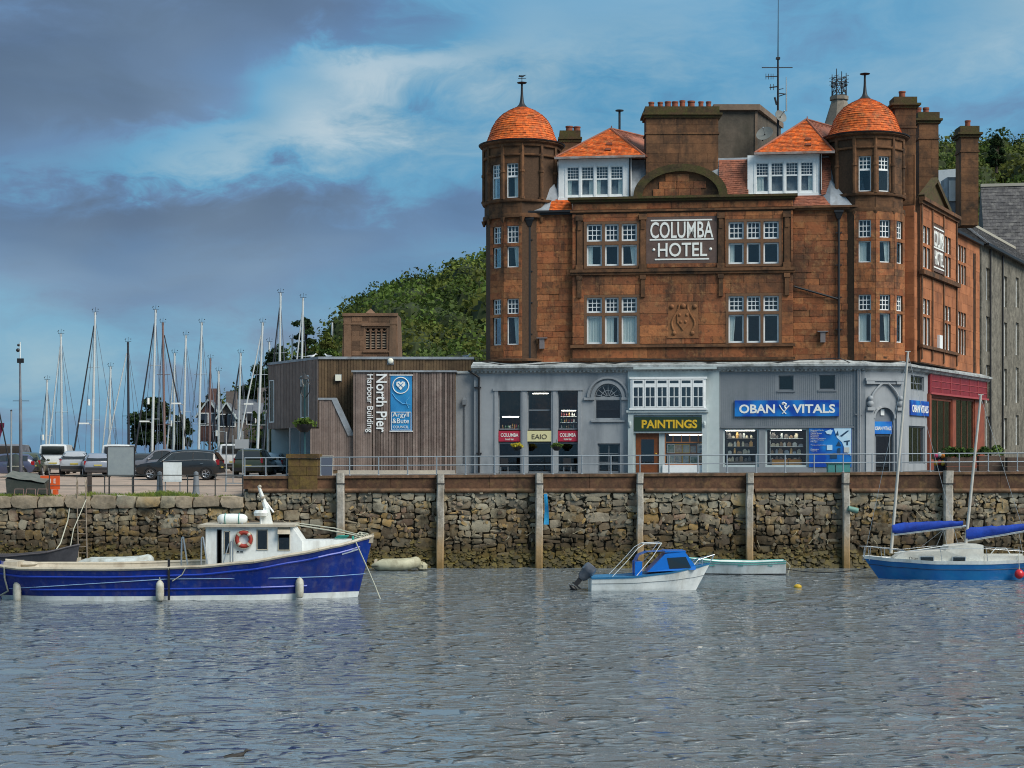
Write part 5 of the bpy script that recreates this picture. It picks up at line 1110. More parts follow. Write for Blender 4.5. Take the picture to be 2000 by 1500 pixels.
def leaf_mat():
    m = bpy.data.materials.new('leaf'); m.use_nodes = True; nt = m.node_tree; b = nt.nodes['Principled BSDF']
    a = nd(nt, 'ShaderNodeVertexColor', layer_name='leafcol'); nt.links.new(a.outputs[0], b.inputs['Base Color']); b.inputs['Roughness'].default_value = .75; b.inputs['Specular IOR Level'].default_value = .15
    tl_ = nd(nt, 'ShaderNodeBsdfTranslucent'); nt.links.new(a.outputs[0], tl_.inputs[0]); mx = nd(nt, 'ShaderNodeMixShader'); mx.inputs[0].default_value = .25
    nt.links.new(b.outputs[0], mx.inputs[1]); nt.links.new(tl_.outputs[0], mx.inputs[2]); nt.links.new(mx.outputs[0], nt.nodes['Material Output'].inputs[0]); return m
MT['leaf'] = leaf_mat()
def crown(cs, n, size, r, base, jit=.35):
    """leaves spread through the outer shell of lumpy crowns; cs: (x, y, z, rx, rz)"""
    C, Q, K = [], [], []
    for (x, y, z, rx, rzz) in cs:
        k = n; d = r.normal(size=(k, 3)); d /= np.linalg.norm(d, axis=1)[:, None]; d[:, 2] = np.where(d[:, 2] < -.45, -d[:, 2], d[:, 2])
        lob = 1+.22*np.sin(d[:, 0]*5+x)*np.cos(d[:, 2]*4+y)+.14*np.sin(d[:, 1]*9+z)+.08*np.sin(d[:, 0]*13+d[:, 2]*11)
        rad = lob*(1-jit*r.rand(k)**2.2); p = np.array([x, y, z])+d*rad[:, None]*np.array([rx, rx, rzz])
        t = r.normal(size=(k, 3)); nn = d+.7*t; nn /= np.linalg.norm(nn, axis=1)[:, None]
        u = np.cross(nn, r.normal(size=(k, 3))); u /= np.linalg.norm(u, axis=1)[:, None]; v = np.cross(nn, u); s = size*(.55+.9*r.rand(k))[:, None]
        C.append(np.stack([p-u*s-v*s*.6, p+u*s-v*s*.7, p+u*s*.8+v*s*.6, p-u*s*.9+v*s*.7], 1).reshape(-1, 3))
        tone = np.array(base[r.randint(len(base))])*r.uniform(.6, 1.45); g = (.75+.5*r.rand(k))[:, None]; K.append(np.repeat(np.array(tone)[None]*g, 4, 0))
    C = np.concatenate(C); K = np.concatenate(K); return C, np.arange(len(C)).reshape(-1, 4), K
GREENS = [(.055, .090, .018), (.075, .115, .022), (.040, .068, .016), (.105, .130, .026), (.066, .095, .026), (.088, .100, .020)]
r_ = np.random.RandomState(12); cs = []
for i in range(5200):
    y = r_.uniform(66, 225); X0 = r_.uniform(-62, 120); pxx = 1000+F_PX*X0/(100+y)
    seen = 440 < pxx < 965 or 1800 < pxx < 2060
    if not 455 < pxx < 2200 or (pxx < 565 and y < 98): continue
    z = hz(X0, y); R = r_.uniform(2.3, 5.0)
    if any(abs(X0-c[0]) < 2.9 and abs(y-c[1]) < 3.6 for c in cs): continue
    cs.append((X0, y, z+R*.75, R, R*r_.uniform(.75, 1.05), seen))
pa_ = crown([c[:5] for c in cs if c[5]], 620, .215, r_, GREENS); pb_ = crown([c[:5] for c in cs if not c[5]], 150, .40, r_, GREENS)
co = np.concatenate([pa_[0], pb_[0]]); kc = np.concatenate([pa_[2], pb_[2]]); qd = np.arange(len(co)).reshape(-1, 4)
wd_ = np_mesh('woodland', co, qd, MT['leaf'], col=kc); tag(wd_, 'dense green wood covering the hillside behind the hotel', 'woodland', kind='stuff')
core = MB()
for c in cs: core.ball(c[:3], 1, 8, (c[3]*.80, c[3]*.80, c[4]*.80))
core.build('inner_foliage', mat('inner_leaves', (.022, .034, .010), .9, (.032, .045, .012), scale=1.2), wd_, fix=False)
def tree(label, px, Y, top, base, wpx, kind='round', seed=1, group='trees by the harbour', tones=GREENS):
    s = (CAM_D+Y)/F_PX; x = X_(px, Y); zt, zb = Z_(top, Y), Z_(base, Y); H = zt-zb; R = wpx*s/2; r = np.random.RandomState(seed)
    o = thing('pine_tree' if kind == 'pine' else 'leafy_tree', label, 'tree', (x, Y, zb), group=group)
    tr_ = MB(); tr_.tube((x, Y, zb-.5), (x+.1, Y, zb+H*.55), R*.11+.08, R*.07, n=8); cl = []
    if kind == 'pine':
        for k in range(13):
            t = .38+.60*k/12; a = k*2.4; q = R*(1.05-.55*t)*r.uniform(.5, 1.0); e = (x+q*math.cos(a), Y+q*math.sin(a), zb+H*t*.97); cl.append((*e, R*r.uniform(.28, .42), R*.2)); tr_.tube((x+.05, Y, zb+H*(t-.1)), e, .07, .03, n=5)
        cl.append((x, Y, zt-.3, R*.35, R*.3)); tr_.tube((x+.1, Y, zb+H*.55), (x, Y, zt-.4), R*.07, .04, n=6)
    else:
        for k in range(20):
            t = r.uniform(.10, .86); a = r.uniform(0, 2*PI); q = R*math.sin(PI*min(1, t*.8+.2))*r.uniform(.35, .8); e = (x+q*math.cos(a), Y+q*math.sin(a), zb+H*t); cl.append((*e, R*r.uniform(.34, .5), R*r.uniform(.3, .42))); tr_.tube((x+.1, Y, zb+H*.3), e, .09, .03, n=5)
        cl.append((x, Y, zb+H*.88, R*.4, H*.13))
    tr_.build('trunk', MT['bark'], o, None, True, smooth=50)
    c, q, k = crown(cl, 420 if kind != 'pine' else 330, max(.09, R*.055), r, tones, .5); np_mesh('crown', c-np.array([x, Y, zb]), q, MT['leaf'], o, col=k)
    return o
MT['bark'] = mat('bark', (.075, .055, .038), .95, (.05, .038, .028), var=.3, scale=3, bump=.02)
DK = [(.022, .042, .014), (.030, .050, .016), (.018, .034, .014)]
tree('tall dark pine with pale trunk rising behind the timber building', 597, 62, 626, 800, 66, 'pine', 3, tones=DK)
tree('dark tree behind the yacht masts, left of the tall pine', 548, 66, 678, 800, 74, 'round', 4, tones=DK)
tree('dark tree half behind a leaning white mast above the rooftops', 502, 94, 712, 830, 62, 'round', 5, tones=DK)
tree('lower dark tree at the foot of the wooded hill', 474, 96, 755, 850, 54, 'round', 6, tones=DK)
tree('rounded green tree between the timber building and the church tower', 640, 58, 655, 790, 60, 'round', 7)
tree('broad rounded tree behind the parked pickup, in front of the sea', 297, 70, 778, 874, 88, 'round', 8, tones=DK)
tree('small dark tree behind the black estate car', 352, 72, 812, 882, 56, 'round', 9, tones=DK)
tree('small brown-green tree above the house roofs', 412, 92, 772, 850, 46, 'round', 10, tones=[(.06, .05, .02), (.05, .055, .02)])
tree('dark conifer poking above the wooded skyline at the far right', 1946, 120, 264, 330, 38, 'round', 13, tones=DK)
# ================================================================== timber harbour building
hb_ = thing('harbour_building', 'low flat-roofed harbour building clad in weathered vertical timber boards', 'building', (X_(700, 1), 4, 4.6))
MT['board'] = mat('weathered_grey_board', (.135, .098, .085), .85, (.185, .145, .125), var=.22, scale=1.6, bump=.008, bscale=9, stain=(.06, .04, .035), stain_amt=.6, stain_scale=1.2, streak=True, rnd=.62)
MT['board_l'] = mat('silvered_board', (.215, .165, .142), .85, (.165, .122, .104), var=.15, scale=1.6, bump=.006, bscale=9, rnd=.16)
MT['board_d'] = mat('dark_brown_board', (.085, .052, .028), .85, (.12, .078, .04), var=.2, scale=1.6, bump=.008, rnd=.30)
UNIT = {}
for k in ('board', 'board_l', 'board_d'):
    me = MB().box(-.5, .5, -.5, .5, -.5, .5).build('board', MT[k]).data; UNIT[k] = me; bpy.data.objects.remove([o for o in bpy.data.objects if o.data == me][0])
def boards(parent, P, x0, x1, zf0, zf1, key, w=.155, gap=.018, y=0.0, th=.04, seed=1):
    n = max(1, round((x1-x0)/w)); rg = random.Random(seed); L = Matrix.Translation(-Vector(root_of(parent).location)) @ P.M; st = (x1-x0)/n
    for i in range(n):
        x = x0+st*(i+.5); z0, z1 = zf0(x), zf1(x)
        if z1-z0 < .05: continue
        t = th*rg.uniform(.6, 1.5); place(UNIT[key], 'board', L @ TR(x, y-t/2, (z0+z1)/2) @ Matrix.Diagonal((st-gap, t, z1-z0, 1)), parent)
HF = Plane(X_(690, .6), .6, 1, 0); xw = HF.x(889)
fv = MB().box(0, xw, .0, 6, 4.5, HF.z(700, 727)).build('front_block', MT['board_d'], hb_, HF.M, True)
boards(fv, HF, 0, HF.x(727), lambda x: 4.9, lambda x: HF.z(700, 727), 'board_l', .13, .010, seed=1)
boards(fv, HF, HF.x(727)+.03, xw, lambda x: 4.9, lambda x: HF.z(700, 727), 'board', .155, .03, th=.06, seed=2)
MB().box(-.1, xw+.1, -.14, 6, HF.z(700, 727), HF.z(700, 723.5)).build('coping', MT['lead'], hb_, HF.M, True)
MB().box(-.9, xw+.0, -.1, .0, 4.5, 4.9).build('plinth', paving, hb_, HF.M, True)
# upper storey: right face and receding left face
A, Bp, Cp = Vector((X_(622, 3.0), 3.0)), Vector((X_(926, 3.2), 3.2)), Vector((X_(525, 10), 10))
zt = Z_(700, 3.0); PUa = Plane(A.x, A.y, Bp.x-A.x, Bp.y-A.y); PUb = Plane(Cp.x, Cp.y, A.x-Cp.x, A.y-Cp.y); la, lb = (Bp-A).length, (A-Cp).length
zs = Z_(836, 6)
MB().slab([(A.x, A.y+.05), (Bp.x, Bp.y+.05), (Bp.x, 14), (Cp.x+.1, 14), (Cp.x+.05, Cp.y+.1)], zs, zt-.05).build('upper_storey', MT['board_d'], hb_, None, True)
uw = MB().box(0, la, -.01, .04, 4.6, zs).build('wall', MT['board_d'], hb_, PUa.M, True)
boards(uw, PUa, .02, la, lambda x: zs if x > 2.1 else 4.9, lambda x: zt, 'board_d', .17, .018, seed=3)
lf = MB().box(0, lb, 0, .05, zs, zt-.02).build('wall', MT['board_d'], hb_, PUb.M, True)
wn = [(PUb.x(527), PUb.x(536)), (PUb.x(588.5), PUb.x(604))]; wz = [(Z_(825, 9), Z_(742, 9)), (Z_(816, 4.5), Z_(733, 4.5))]
def lf_boards():
    n = round(lb/.17); st = lb/n; L = Matrix.Translation(-Vector(hb_.location)) @ PUb.M
    for i in range(n):
        x = st*(i+.5); segs = [(zs, zt)]
        for (a, b), (c, d) in zip(wn, wz):
            if a-.05 < x < b+.05: segs = [(zs, c), (d, zt)]
        for c, d in segs: place(UNIT['board_l'], 'board', L @ TR(x, -.02, (c+d)/2) @ Matrix.Diagonal((st-.015, .04+.012*(i % 3), d-c, 1)), lf)
lf_boards()
for (a, b), (c, d) in zip(wn, wz): window(hb_, PUb, a, b, c, d, y=-.02, fm='white', fw=.05, gm='shopglass', deep=.05, roomm='white', thick=.06)
MB().slab([(A.x, A.y-.12), (Bp.x, Bp.y-.12), (Bp.x, 14), (Cp.x-.1, 14), (Cp.x-.1, Cp.y-.1)], zt-.048, zt+.10).build('roof', MT['lead'], hb_, None, True)
# glazed lower corner and stair wall
gl = MB().box(X_(566, 5), X_(606, 5), 5.0, 5.03, 4.6, zs).build('glazed_corner', MT['shopglass'], hb_, None, True)
MB().box(X_(566, 5)-.04, X_(566, 5)+.04, 4.95, 5.08, 4.6, zs).box(X_(586, 5)-.03, X_(586, 5)+.03, 4.95, 5.08, 4.6, zs).build('glazing_post', MT['grey_d'], gl, None, True)
MB().box(X_(530, 12), X_(606, 12), 12, 12.2, 4.6, zs).build('wall', MT['pale'], hb_, None, True)
HS = Plane(X_(606, .9), .9, 1, 0); hx = HS.x; hzz = lambda py: HS.z(650, py)
out = [(hx(606), 4.5), (hx(692), 4.5), (hx(692), hzz(849)), (hx(685), hzz(849)), (hx(650), hzz(780)), (hx(622), hzz(780)), (hx(622), hzz(837)), (hx(606), hzz(837))]
sw_ = MB().prism(out, .0, .25).build('stair_wall', MT['board_d'], hb_, HS.M, True)
def stz(x):
    p = [(hx(606), hzz(837)), (hx(621.9), hzz(837)), (hx(622), hzz(780)), (hx(650), hzz(780)), (hx(685), hzz(849)), (hx(692), hzz(849))]
    for (a, b), (c, d) in zip(p[:-1], p[1:]):
        if x <= c: return b+(d-b)*(x-a)/max(1e-6, c-a)
    return p[-1][1]
boards(sw_, HS, hx(606), hx(690), lambda x: 4.9, stz, 'board_l', .13, .010, seed=5)
cp_ = MB().prism([(hx(621), hzz(777)), (hx(657), hzz(777)), (hx(690), hzz(846)), (hx(690), hzz(851)), (hx(680), hzz(851)), (hx(648), hzz(781)), (hx(621), hzz(781))], -.1, .4).build('coping', MT['lead'], hb_, HS.M, True)
# lettering, banner, round lamps
hl_ = text('lettering', 'North Pier', MT['white'], hb_, HF.M @ TR(HF.x(745.5), -.08, HF.z(745, 787.5)), 3.35, .62, ext=.02, bold=.012, rot=-PI/2)
text('lettering', 'Harbour Building', MT['white'], hb_, HF.M @ TR(HF.x(721.5), -.08, HF.z(722, 788)), 3.35, .46, ext=.02, bold=.005, rot=-PI/2)
bn = thing('banner', 'tall blue council banner with a white emblem on the timber wall', 'banner', HF.M @ Vector((HF.x(784), -.1, HF.z(784, 842))))
b0, b1, c0_, c1_ = HF.x(763), HF.x(805), HF.z(784, 842.5), HF.z(784, 733)
bmat = mat('banner_blue', (.015, .17, .42), .6, (.02, .24, .50), scale=.8); mb = MB()
mb.grid([[(b0+(b1-b0)*i/6, -.10+.02*math.sin(i*1.3+j*.8), c0_+(c1_-c0_)*j/10) for i in range(7)] for j in range(11)]).build('cloth', bmat, bn, HF.M, True, smooth=60)
MB().tube((b0-.06, -.1, c1_), (b1+.06, -.1, c1_), .03).tube((b0-.06, -.1, c0_), (b1+.06, -.1, c0_), .03).build('pole', MT['white'], bn, HF.M, True)
ccx, ccz = HF.x(783), HF.z(784, 753); em = MB()
em.torus((ccx, -.13, ccz), .46, .03, 24, 5); em.prism([(ccx, ccz-.26), (ccx+.26, ccz+.02), (ccx+.24, ccz+.20), (ccx+.08, ccz+.24), (ccx, ccz+.15), (ccx-.08, ccz+.24), (ccx-.24, ccz+.20), (ccx-.26, ccz+.02)], -.14, -.12)
em.build('emblem', MT['lettering'], bn, HF.M, True); MB().bar((ccx-.16, -.145, ccz-.12), (ccx+.16, -.145, ccz+.16), .03).bar((ccx+.16, -.145, ccz-.12), (ccx-.16, -.145, ccz+.16), .03).build('emblem', bmat, bn, HF.M, True)
sw2 = MB().path([(b0+.1, -.125, ccz-.45), (b0+.3, -.125, ccz-.75), (b0+.7, -.125, ccz-1.05), (b1-.1, -.125, ccz-1.1)], .018).path([(b1-.1, -.125, ccz-.6), (b1-.35, -.125, ccz-.95), (b1-.2, -.125, ccz-1.3)], .015).build('emblem', mat('banner_light', (.12, .4, .65), .6), bn, HF.M, True)
for t_, py, w_, h_ in (('Argyll', 811, .95, .34), ('&Bute', 822, .95, .28), ('COUNCIL', 834, .9, .15)): text('lettering', t_, MT['lettering'], bn, HF.M @ TR(ccx, -.125, HF.z(784, py)), w_, h_, ext=.006)
fr_ = MB()
for z in (HF.z(784, 805), HF.z(784, 840)): fr_.box(b0+.06, b1-.06, -.135, -.12, z-.015, z+.015)
for x in (b0+.06, b1-.06): fr_.box(x-.012, x+.012, -.135, -.12, HF.z(784, 840), HF.z(784, 805))
fr_.build('emblem', MT['lettering'], bn, HF.M, True)
lampm = mat('opal_lamp', (.75, .74, .62), .4)
for i, (px, py, P_) in enumerate(((661, 738, PUa), (763, 705, PUa))):
    o = thing('wall_lamp', ['white square bulkhead lamp on the dark boards', 'round cream bulkhead lamp above the banner'][i], 'lamp', P_.M @ Vector((P_.x(px), -.1, P_.z(px, py))))
    (MB().box(P_.x(px)-.17, P_.x(px)+.17, -.22, -.06, P_.z(px, py)-.18, P_.z(px, py)+.18) if i == 0 else MB().ball((P_.x(px), -.12, P_.z(px, py)), .17, 12, (1, .5, 1))).build('diffuser', lampm, o, P_.M, True, smooth=40)
    MB().box(P_.x(px)-.2, P_.x(px)+.2, -.08, -.03, P_.z(px, py)-.21, P_.z(px, py)+.21).build('back_plate', MT['grey_d'], o, P_.M, True)
# ================================================================== church tower, crown spire
def church():
    Y = 58; s = (CAM_D+Y)/F_PX; o = thing('church_tower', 'square brown stone church tower with a louvred belfry window', 'tower', (X_(722, Y), Y+3, 4)); st = mat('brown_church_stone', (.15, .085, .05), .9, (.20, .12, .075), var=.25, scale=.7, bump=.02, bscale=5, stain=(.06, .045, .03), stain_amt=.6, stain_scale=.6, streak=True)
    x0, x1 = X_(671, Y), X_(775, Y); zt_, zb = Z_(612, Y), 3.0; xm = (x0+x1)/2; h = (x1-x0)/2
    P = Plane(xm, Y, 1, 0); w0, w1, wz0, wz1 = P.x(713), P.x(756), P.z(722, 682), P.z(722, 641)
    holed(MB(), -h, h, zb, zt_, [(w0, w1, wz0, wz1)], 0, .5).build('wall', st, o, P.M, True, fix=False)
    MB().box(-h, h, .55, 2*h, zb, zt_-.02).build('core', st, o, P.M, True)
    tr2 = MB().box(-h-.1, h+.1, -.12, .3, zt_-.25, zt_+.02).box(-h-.05, h+.05, -.1, .0, P.z(722, 634), P.z(722, 631))
    tr2.build('parapet', st, o, P.M, True)
    for s_ in (-1, 1):
        q = h-.35; a = s_*q; MB().add([(a-.45, -.35, zb), (a+.45, -.35, zb), (a+.45, .3, zb), (a-.45, .3, zb), (a-.3, -.06, zt_-.6), (a+.3, -.06, zt_-.6), (a+.3, .3, zt_-.6), (a-.3, .3, zt_-.6)], [(0,1,5,4),(1,2,6,5),(2,3,7,6),(3,0,4,7),(4,5,6,7)]).build('buttress', st, o, P.M, True)
        MB().add([(s_*h, 0, zb), (s_*(h+.55), 0, zb), (s_*h, 0, zt_), (s_*h, 6, zb), (s_*(h+.55), 6, zb), (s_*h, 6, zt_)], [(0,1,2),(3,5,4),(1,4,5,2)]).build('wall', st, o, P.M, True)
    me = bevel_cube(.03); me.materials.append(mat('church_block', (.17, .095, .055), .9, (.13, .075, .045), var=.25, scale=1.2, bump=.03, bscale=5, rnd=.35, stain=(.05, .035, .022), stain_amt=.7, stain_scale=.8, streak=True)); BLOCK['church'] = me
    ashlar(o, P, (-h, h, 9.5, zt_-.3), [(w0-.12, w1+.12, wz0-.15, wz1+.2), (-h, -h+.75, 0, 99), (h-.75, h, 0, 99)], .42, (.5, 1.0), 'church', proud=.03, budget='church', limit=160, seed=8)
    MB().box(w0-.3, w1+.3, -.14, .0, wz1+.2, wz1+.32).box(w0-.2, w1+.2, -.16, .05, wz0-.3, wz0-.15).build('string_course', st, o, P.M, True)
    n = 4; w = (w1-w0)/n
    for k in range(n+1): MB().box(w0+w*k-.07, w0+w*k+.07, .05, .3, wz0, wz1).build('mullion', st, o, P.M, True)
    for k in range(n):
        L_ = MB()
        for j in range(7): z = wz0+(wz1-wz0)*(j+.5)/8; L_.add([(w0+w*k+.06, .12, z), (w0+w*(k+1)-.06, .12, z), (w0+w*(k+1)-.06, .32, z+.22), (w0+w*k+.06, .32, z+.22)], [(0, 1, 2, 3)])
        L_.build('louvre', mat('louvre_slate', (.20, .16, .12), .8) if k == 0 else bpy.data.materials['louvre_slate'], o, P.M, True)
        MB().torus((w0+w*(k+.5), .1, wz1-.12), w*.36, .05, 12, 5).build('tracery', st, o, P.M, True)
    MB().add([(-.5, .2, zt_), (.5, .2, zt_), (.5, 1.2, zt_), (-.5, 1.2, zt_), (0, .7, zt_+.5)], [(0,1,4),(1,2,4),(2,3,4),(3,0,4)]).build('roof_cap', st, o, P.M, True)
    MB().box(w0, w1, .5, .52, wz0, wz1).build('dark_opening', MT['room'], o, P.M, True)
church()
def spire():
    Y = 40; o = thing('crown_spire', 'grey stone spire with an open iron crown behind the domed tower', 'spire', (X_(1648, Y), Y+2, 10)); st = mat('grey_spire_stone', (.16, .14, .115), .9, (.22, .19, .15), var=.25, scale=1)
    x = X_(1648, Y); c = Y+2; z0, z1 = Z_(330, Y), Z_(186, Y); w0, w1 = 2.5, .62
    MB().lathe([(w0*1.6, z0-6), (w0, z0), (w1, z1), (w1+.15, z1), (w1+.15, z1+.3), (0, z1+.3)], (x, c, 0), 8, rot=PI/8).build('stone_spire', st, o, None, True)
    ir = MB(); zt_ = Z_(126, Y); zr = Z_(152, Y)
    for k in range(4):
        a = k*PI/2+PI/4+.25; p = (x+.6*math.cos(a), c+.6*math.sin(a)); ir.tube((*p, z1+.2), (*p, zt_-.3*(k % 2)), .06, .03, n=6)
        for j in range(3): ir.ball((p[0], p[1], zr-.2+.28*j), .13-.03*j, 6); ir.bar((p[0]-.22, p[1], zr-.1+.28*j), (p[0]+.22, p[1], zr+.28*j), .04)
        b = a+PI/2; q = (x+.6*math.cos(b), c+.6*math.sin(b))
        for j in range(5): ir.bar((*p, z1+.4+.35*j), (*q, z1+.4+.35*j), .045)
        ir.bar((*p, z1+.4), (*q, z1+1.7), .04); ir.bar((*q, z1+.4), (*p, z1+1.7), .04)
    ir.build('iron_crown', MT['black'], o, None, True)
spire()
# ================================================================== grey stone building up the side street
def grey_block():
    st = mat('grey_rubble_stone', (.12, .11, .088), .9, (.20, .182, .145), var=.40, scale=1.6, bump=.05, bscale=3.2, stain=(.055, .05, .036), stain_amt=.6, stain_scale=.7, streak=True, extra=[((.27, .25, .20), .5, 3.0, False), ((.04, .036, .026), .6, 2.2, False)])
    slate = mat('dark_roof_slate', (.060, .058, .062), .8, (.095, .09, .09), var=.3, scale=1.5, bump=.01, stain=(.24, .23, .21), stain_amt=.5, stain_scale=2.6, rnd=.2)
    G = Plane(FAR.x+.25, FAR.y+.6, eS.x, eS.y); L = 34; ze = 20.0
    o = thing('stone_building', 'grey stone building with slate roof at the right edge, beyond the hotel side', 'building', (FAR.x+6, FAR.y+10, 4.6))
    hs = []; 
    for px0, w in ((1926, 1.1), (1961, 1.1), (1984, 1.2)):
        x = G.x(px0)
        for z0, z1 in ((6.2, 8.4), (9.3, 11.9), (12.8, 15.2), (16.3, 18.5)): hs.append((x, x+w, z0+.3*(px0 == 1984), z1+.3*(px0 == 1984)))
    holed(MB(), 0, L, 4.4, ze, hs, 0, .35).build('wall', st, o, G.M, True, fix=False)
    MB().add([(0, 0, 4.4), (0, 9, 4.4), (0, 9, ze), (0, 0, ze)], [(0, 1, 2, 3)]).build('wall', st, o, G.M, True, fix=False)
    for h in hs: window(o, G, *h, y=.2, fm='white', fw=.09, bars=(2, 3), deep=.8)
    rf_ = MB().add([(-.2, -.35, ze-.1), (L, -.35, ze-.1), (L, 3.4, ze+2.9), (-.2, 3.4, ze+2.9), (-.2, 8, ze), (L, 8, ze)], [(0, 1, 2, 3), (3, 2, 5, 4), (0, 3, 4)]).build('roof', slate, o, G.M, True)
    t = MB(); tile_face(t, (-.2, -.38, ze-.08), (L, -.38, ze-.08), (L, 3.4, ze+2.92), (-.2, 3.4, ze+2.92), .32, .38, .03)
    q = t.build('slates', slate, rf_, G.M, True, fix=False); q['kind'] = 'stuff'
    MB().box(-.2, L, 3.25, 3.55, ze+2.85, ze+3.05).build('ridge', mat('pale_ridge', (.36, .34, .28), .8), rf_, G.M, True)
    MB().box(0, L, -.5, -.3, ze-.2, ze-.02).build('gutter', MT['black'], o, G.M, True)
    for px in (1931, 1955): MB().tube((G.x(px), -.12, 4.7), (G.x(px), -.12, ze-.2), .07, n=8).build('downpipe', MT['black'], o, G.M, True, smooth=50)
    x = G.x(1922); MB().box(x, x+.5, 1.6, 3.4, ze+1.2, ze+5.2).build('skew_gable', MT['white'], o, G.M, True)
    MB().bar((x+.6, -.2, ze+.05), (x+.6, 3.4, ze+3.0), .28, .2).build('skew_coping', MT['lead'], o, G.M, True)
    # rear range with a higher slate roof
    a = at(1932, 480, 44); b = at(2080, 480, 43); R = Plane(a.x, a.y, b.x-a.x, b.y-a.y); W = R.x(2080)
    MB().box(0, W, 0, 8, 4.5, 21).build('rear_range', st, o, R.M, True)
    r2 = MB().add([(-.3, -.3, 20.9), (W, -.3, 20.9), (W, 4, 28.6), (-.3, 4, 28.6), (-.3, 8.3, 21), (W, 8.3, 21)], [(0, 1, 2, 3), (3, 2, 5, 4), (0, 3, 4)]).build('roof', slate, o, R.M, True)
    t = MB(); tile_face(t, (-.3, -.33, 20.92), (W, -.33, 20.92), (W, 4, 28.62), (-.3, 4, 28.62), .34, .4, .035)
    q = t.build('slates', slate, r2, R.M, True, fix=False); q['kind'] = 'stuff'
    MB().box(-.3, W, 3.85, 4.15, 28.55, 28.8).build('ridge', bpy.data.materials['pale_ridge'], r2, R.M, True)
grey_block()
# house roof parts just behind the hotel side: small white dormer between the stacks
o = MB().box(X_(1852, 15), X_(1872, 15), 15.2, 17, zc(400), Z_(345, 15)).build('rear_dormer', MT['lead'], hotel, None, True)
MB().box(X_(1855, 15), X_(1868, 15), 15.1, 15.19, Z_(392, 15), Z_(352, 15)).build('window', MT['white'], o, None, True)
# ================================================================== terrace of houses across the bay
def house(label, px0, px1, eave, ridge_, base, Y, wall, roofm, gable=True, seed=1):
    x0, x1 = X_(px0, Y), X_(px1, Y); ze, zr, zb = Z_(eave, Y), Z_(ridge_, Y), Z_(base, Y); o = thing('house', label, 'house', ((x0+x1)/2, Y, zb)); xm = (x0+x1)/2; d = 7
    w = MB().box(x0, x1, Y, Y+d, zb, ze)
    if gable: w.prism([(x0, ze), (x1, ze), (xm, zr-.1)], Y, Y+d)
    w.build('wall', wall, o, None, True)
    if gable:
        rf_ = MB().add([(x0-.3, Y-.3, ze-.2), (xm, Y-.3, zr), (xm, Y+d, zr), (x0-.3, Y+d, ze-.2), (x1+.3, Y-.3, ze-.2), (x1+.3, Y+d, ze-.2)], [(0, 1, 2, 3), (1, 4, 5, 2)])
        MB().bar((x0-.3, Y-.35, ze-.2), (xm, Y-.35, zr), .14).bar((xm, Y-.35, zr), (x1+.3, Y-.35, ze-.2), .14).build('bargeboard', MT['pale'], o, None, True)
    else: rf_ = MB().add([(x0-.3, Y-.3, ze-.1), (x1+.3, Y-.3, ze-.1), (x1+.3, Y+d/2, zr), (x0-.3, Y+d/2, zr), (x0-.3, Y+d, ze), (x1+.3, Y+d, ze)], [(0, 1, 2, 3), (3, 2, 5, 4)])
    r = rf_.build('roof', roofm, o, None, True); MB().box(xm-.5+1.5*(not gable), xm+.5+1.5*(not gable), Y+2.6, Y+3.6, zr-.6, zr+1.2).build('chimney', wall, r, None, True)
    P = Plane(x0, Y, 1, 0); n = max(2, int((x1-x0)/2.4))
    for k in range(n):
        for z in ((zb+ze)/2+.3, ):
            c = (x1-x0)*(k+.5)/n; f = MB().box(c-.5, c+.5, -.06, .02, z, z+1.3).build('window', MT['white'], o, P.M, True); MB().box(c-.4, c+.4, -.08, -.05, z+.1, z+1.2).build('pane', MT['carglass'], f, P.M, True)
slate2 = mat('blue_grey_slate', (.09, .10, .12), .8, (.12, .13, .15), var=.2, scale=.8); brk = mat('dark_red_brick', (.10, .05, .045), .9, (.14, .08, .07), var=.25, scale=1); brk2 = mat('grey_house_stone', (.16, .14, .13), .9, (.12, .10, .09), var=.25, scale=1)
house('dark gabled house with white bargeboards behind the masts', 388, 428, 812, 780, 862, 76, brk, slate2)
house('long slate-roofed house left of the timber building', 448, 505, 806, 778, 864, 80, brk2, slate2, False, 2)
house('small gabled house between two larger slate-roofed houses', 428, 458, 815, 786, 864, 74, brk2, slate2, True, 3)
house('slate-roofed dark house directly beside the timber building', 500, 545, 808, 772, 864, 82, brk, slate2, False, 4)
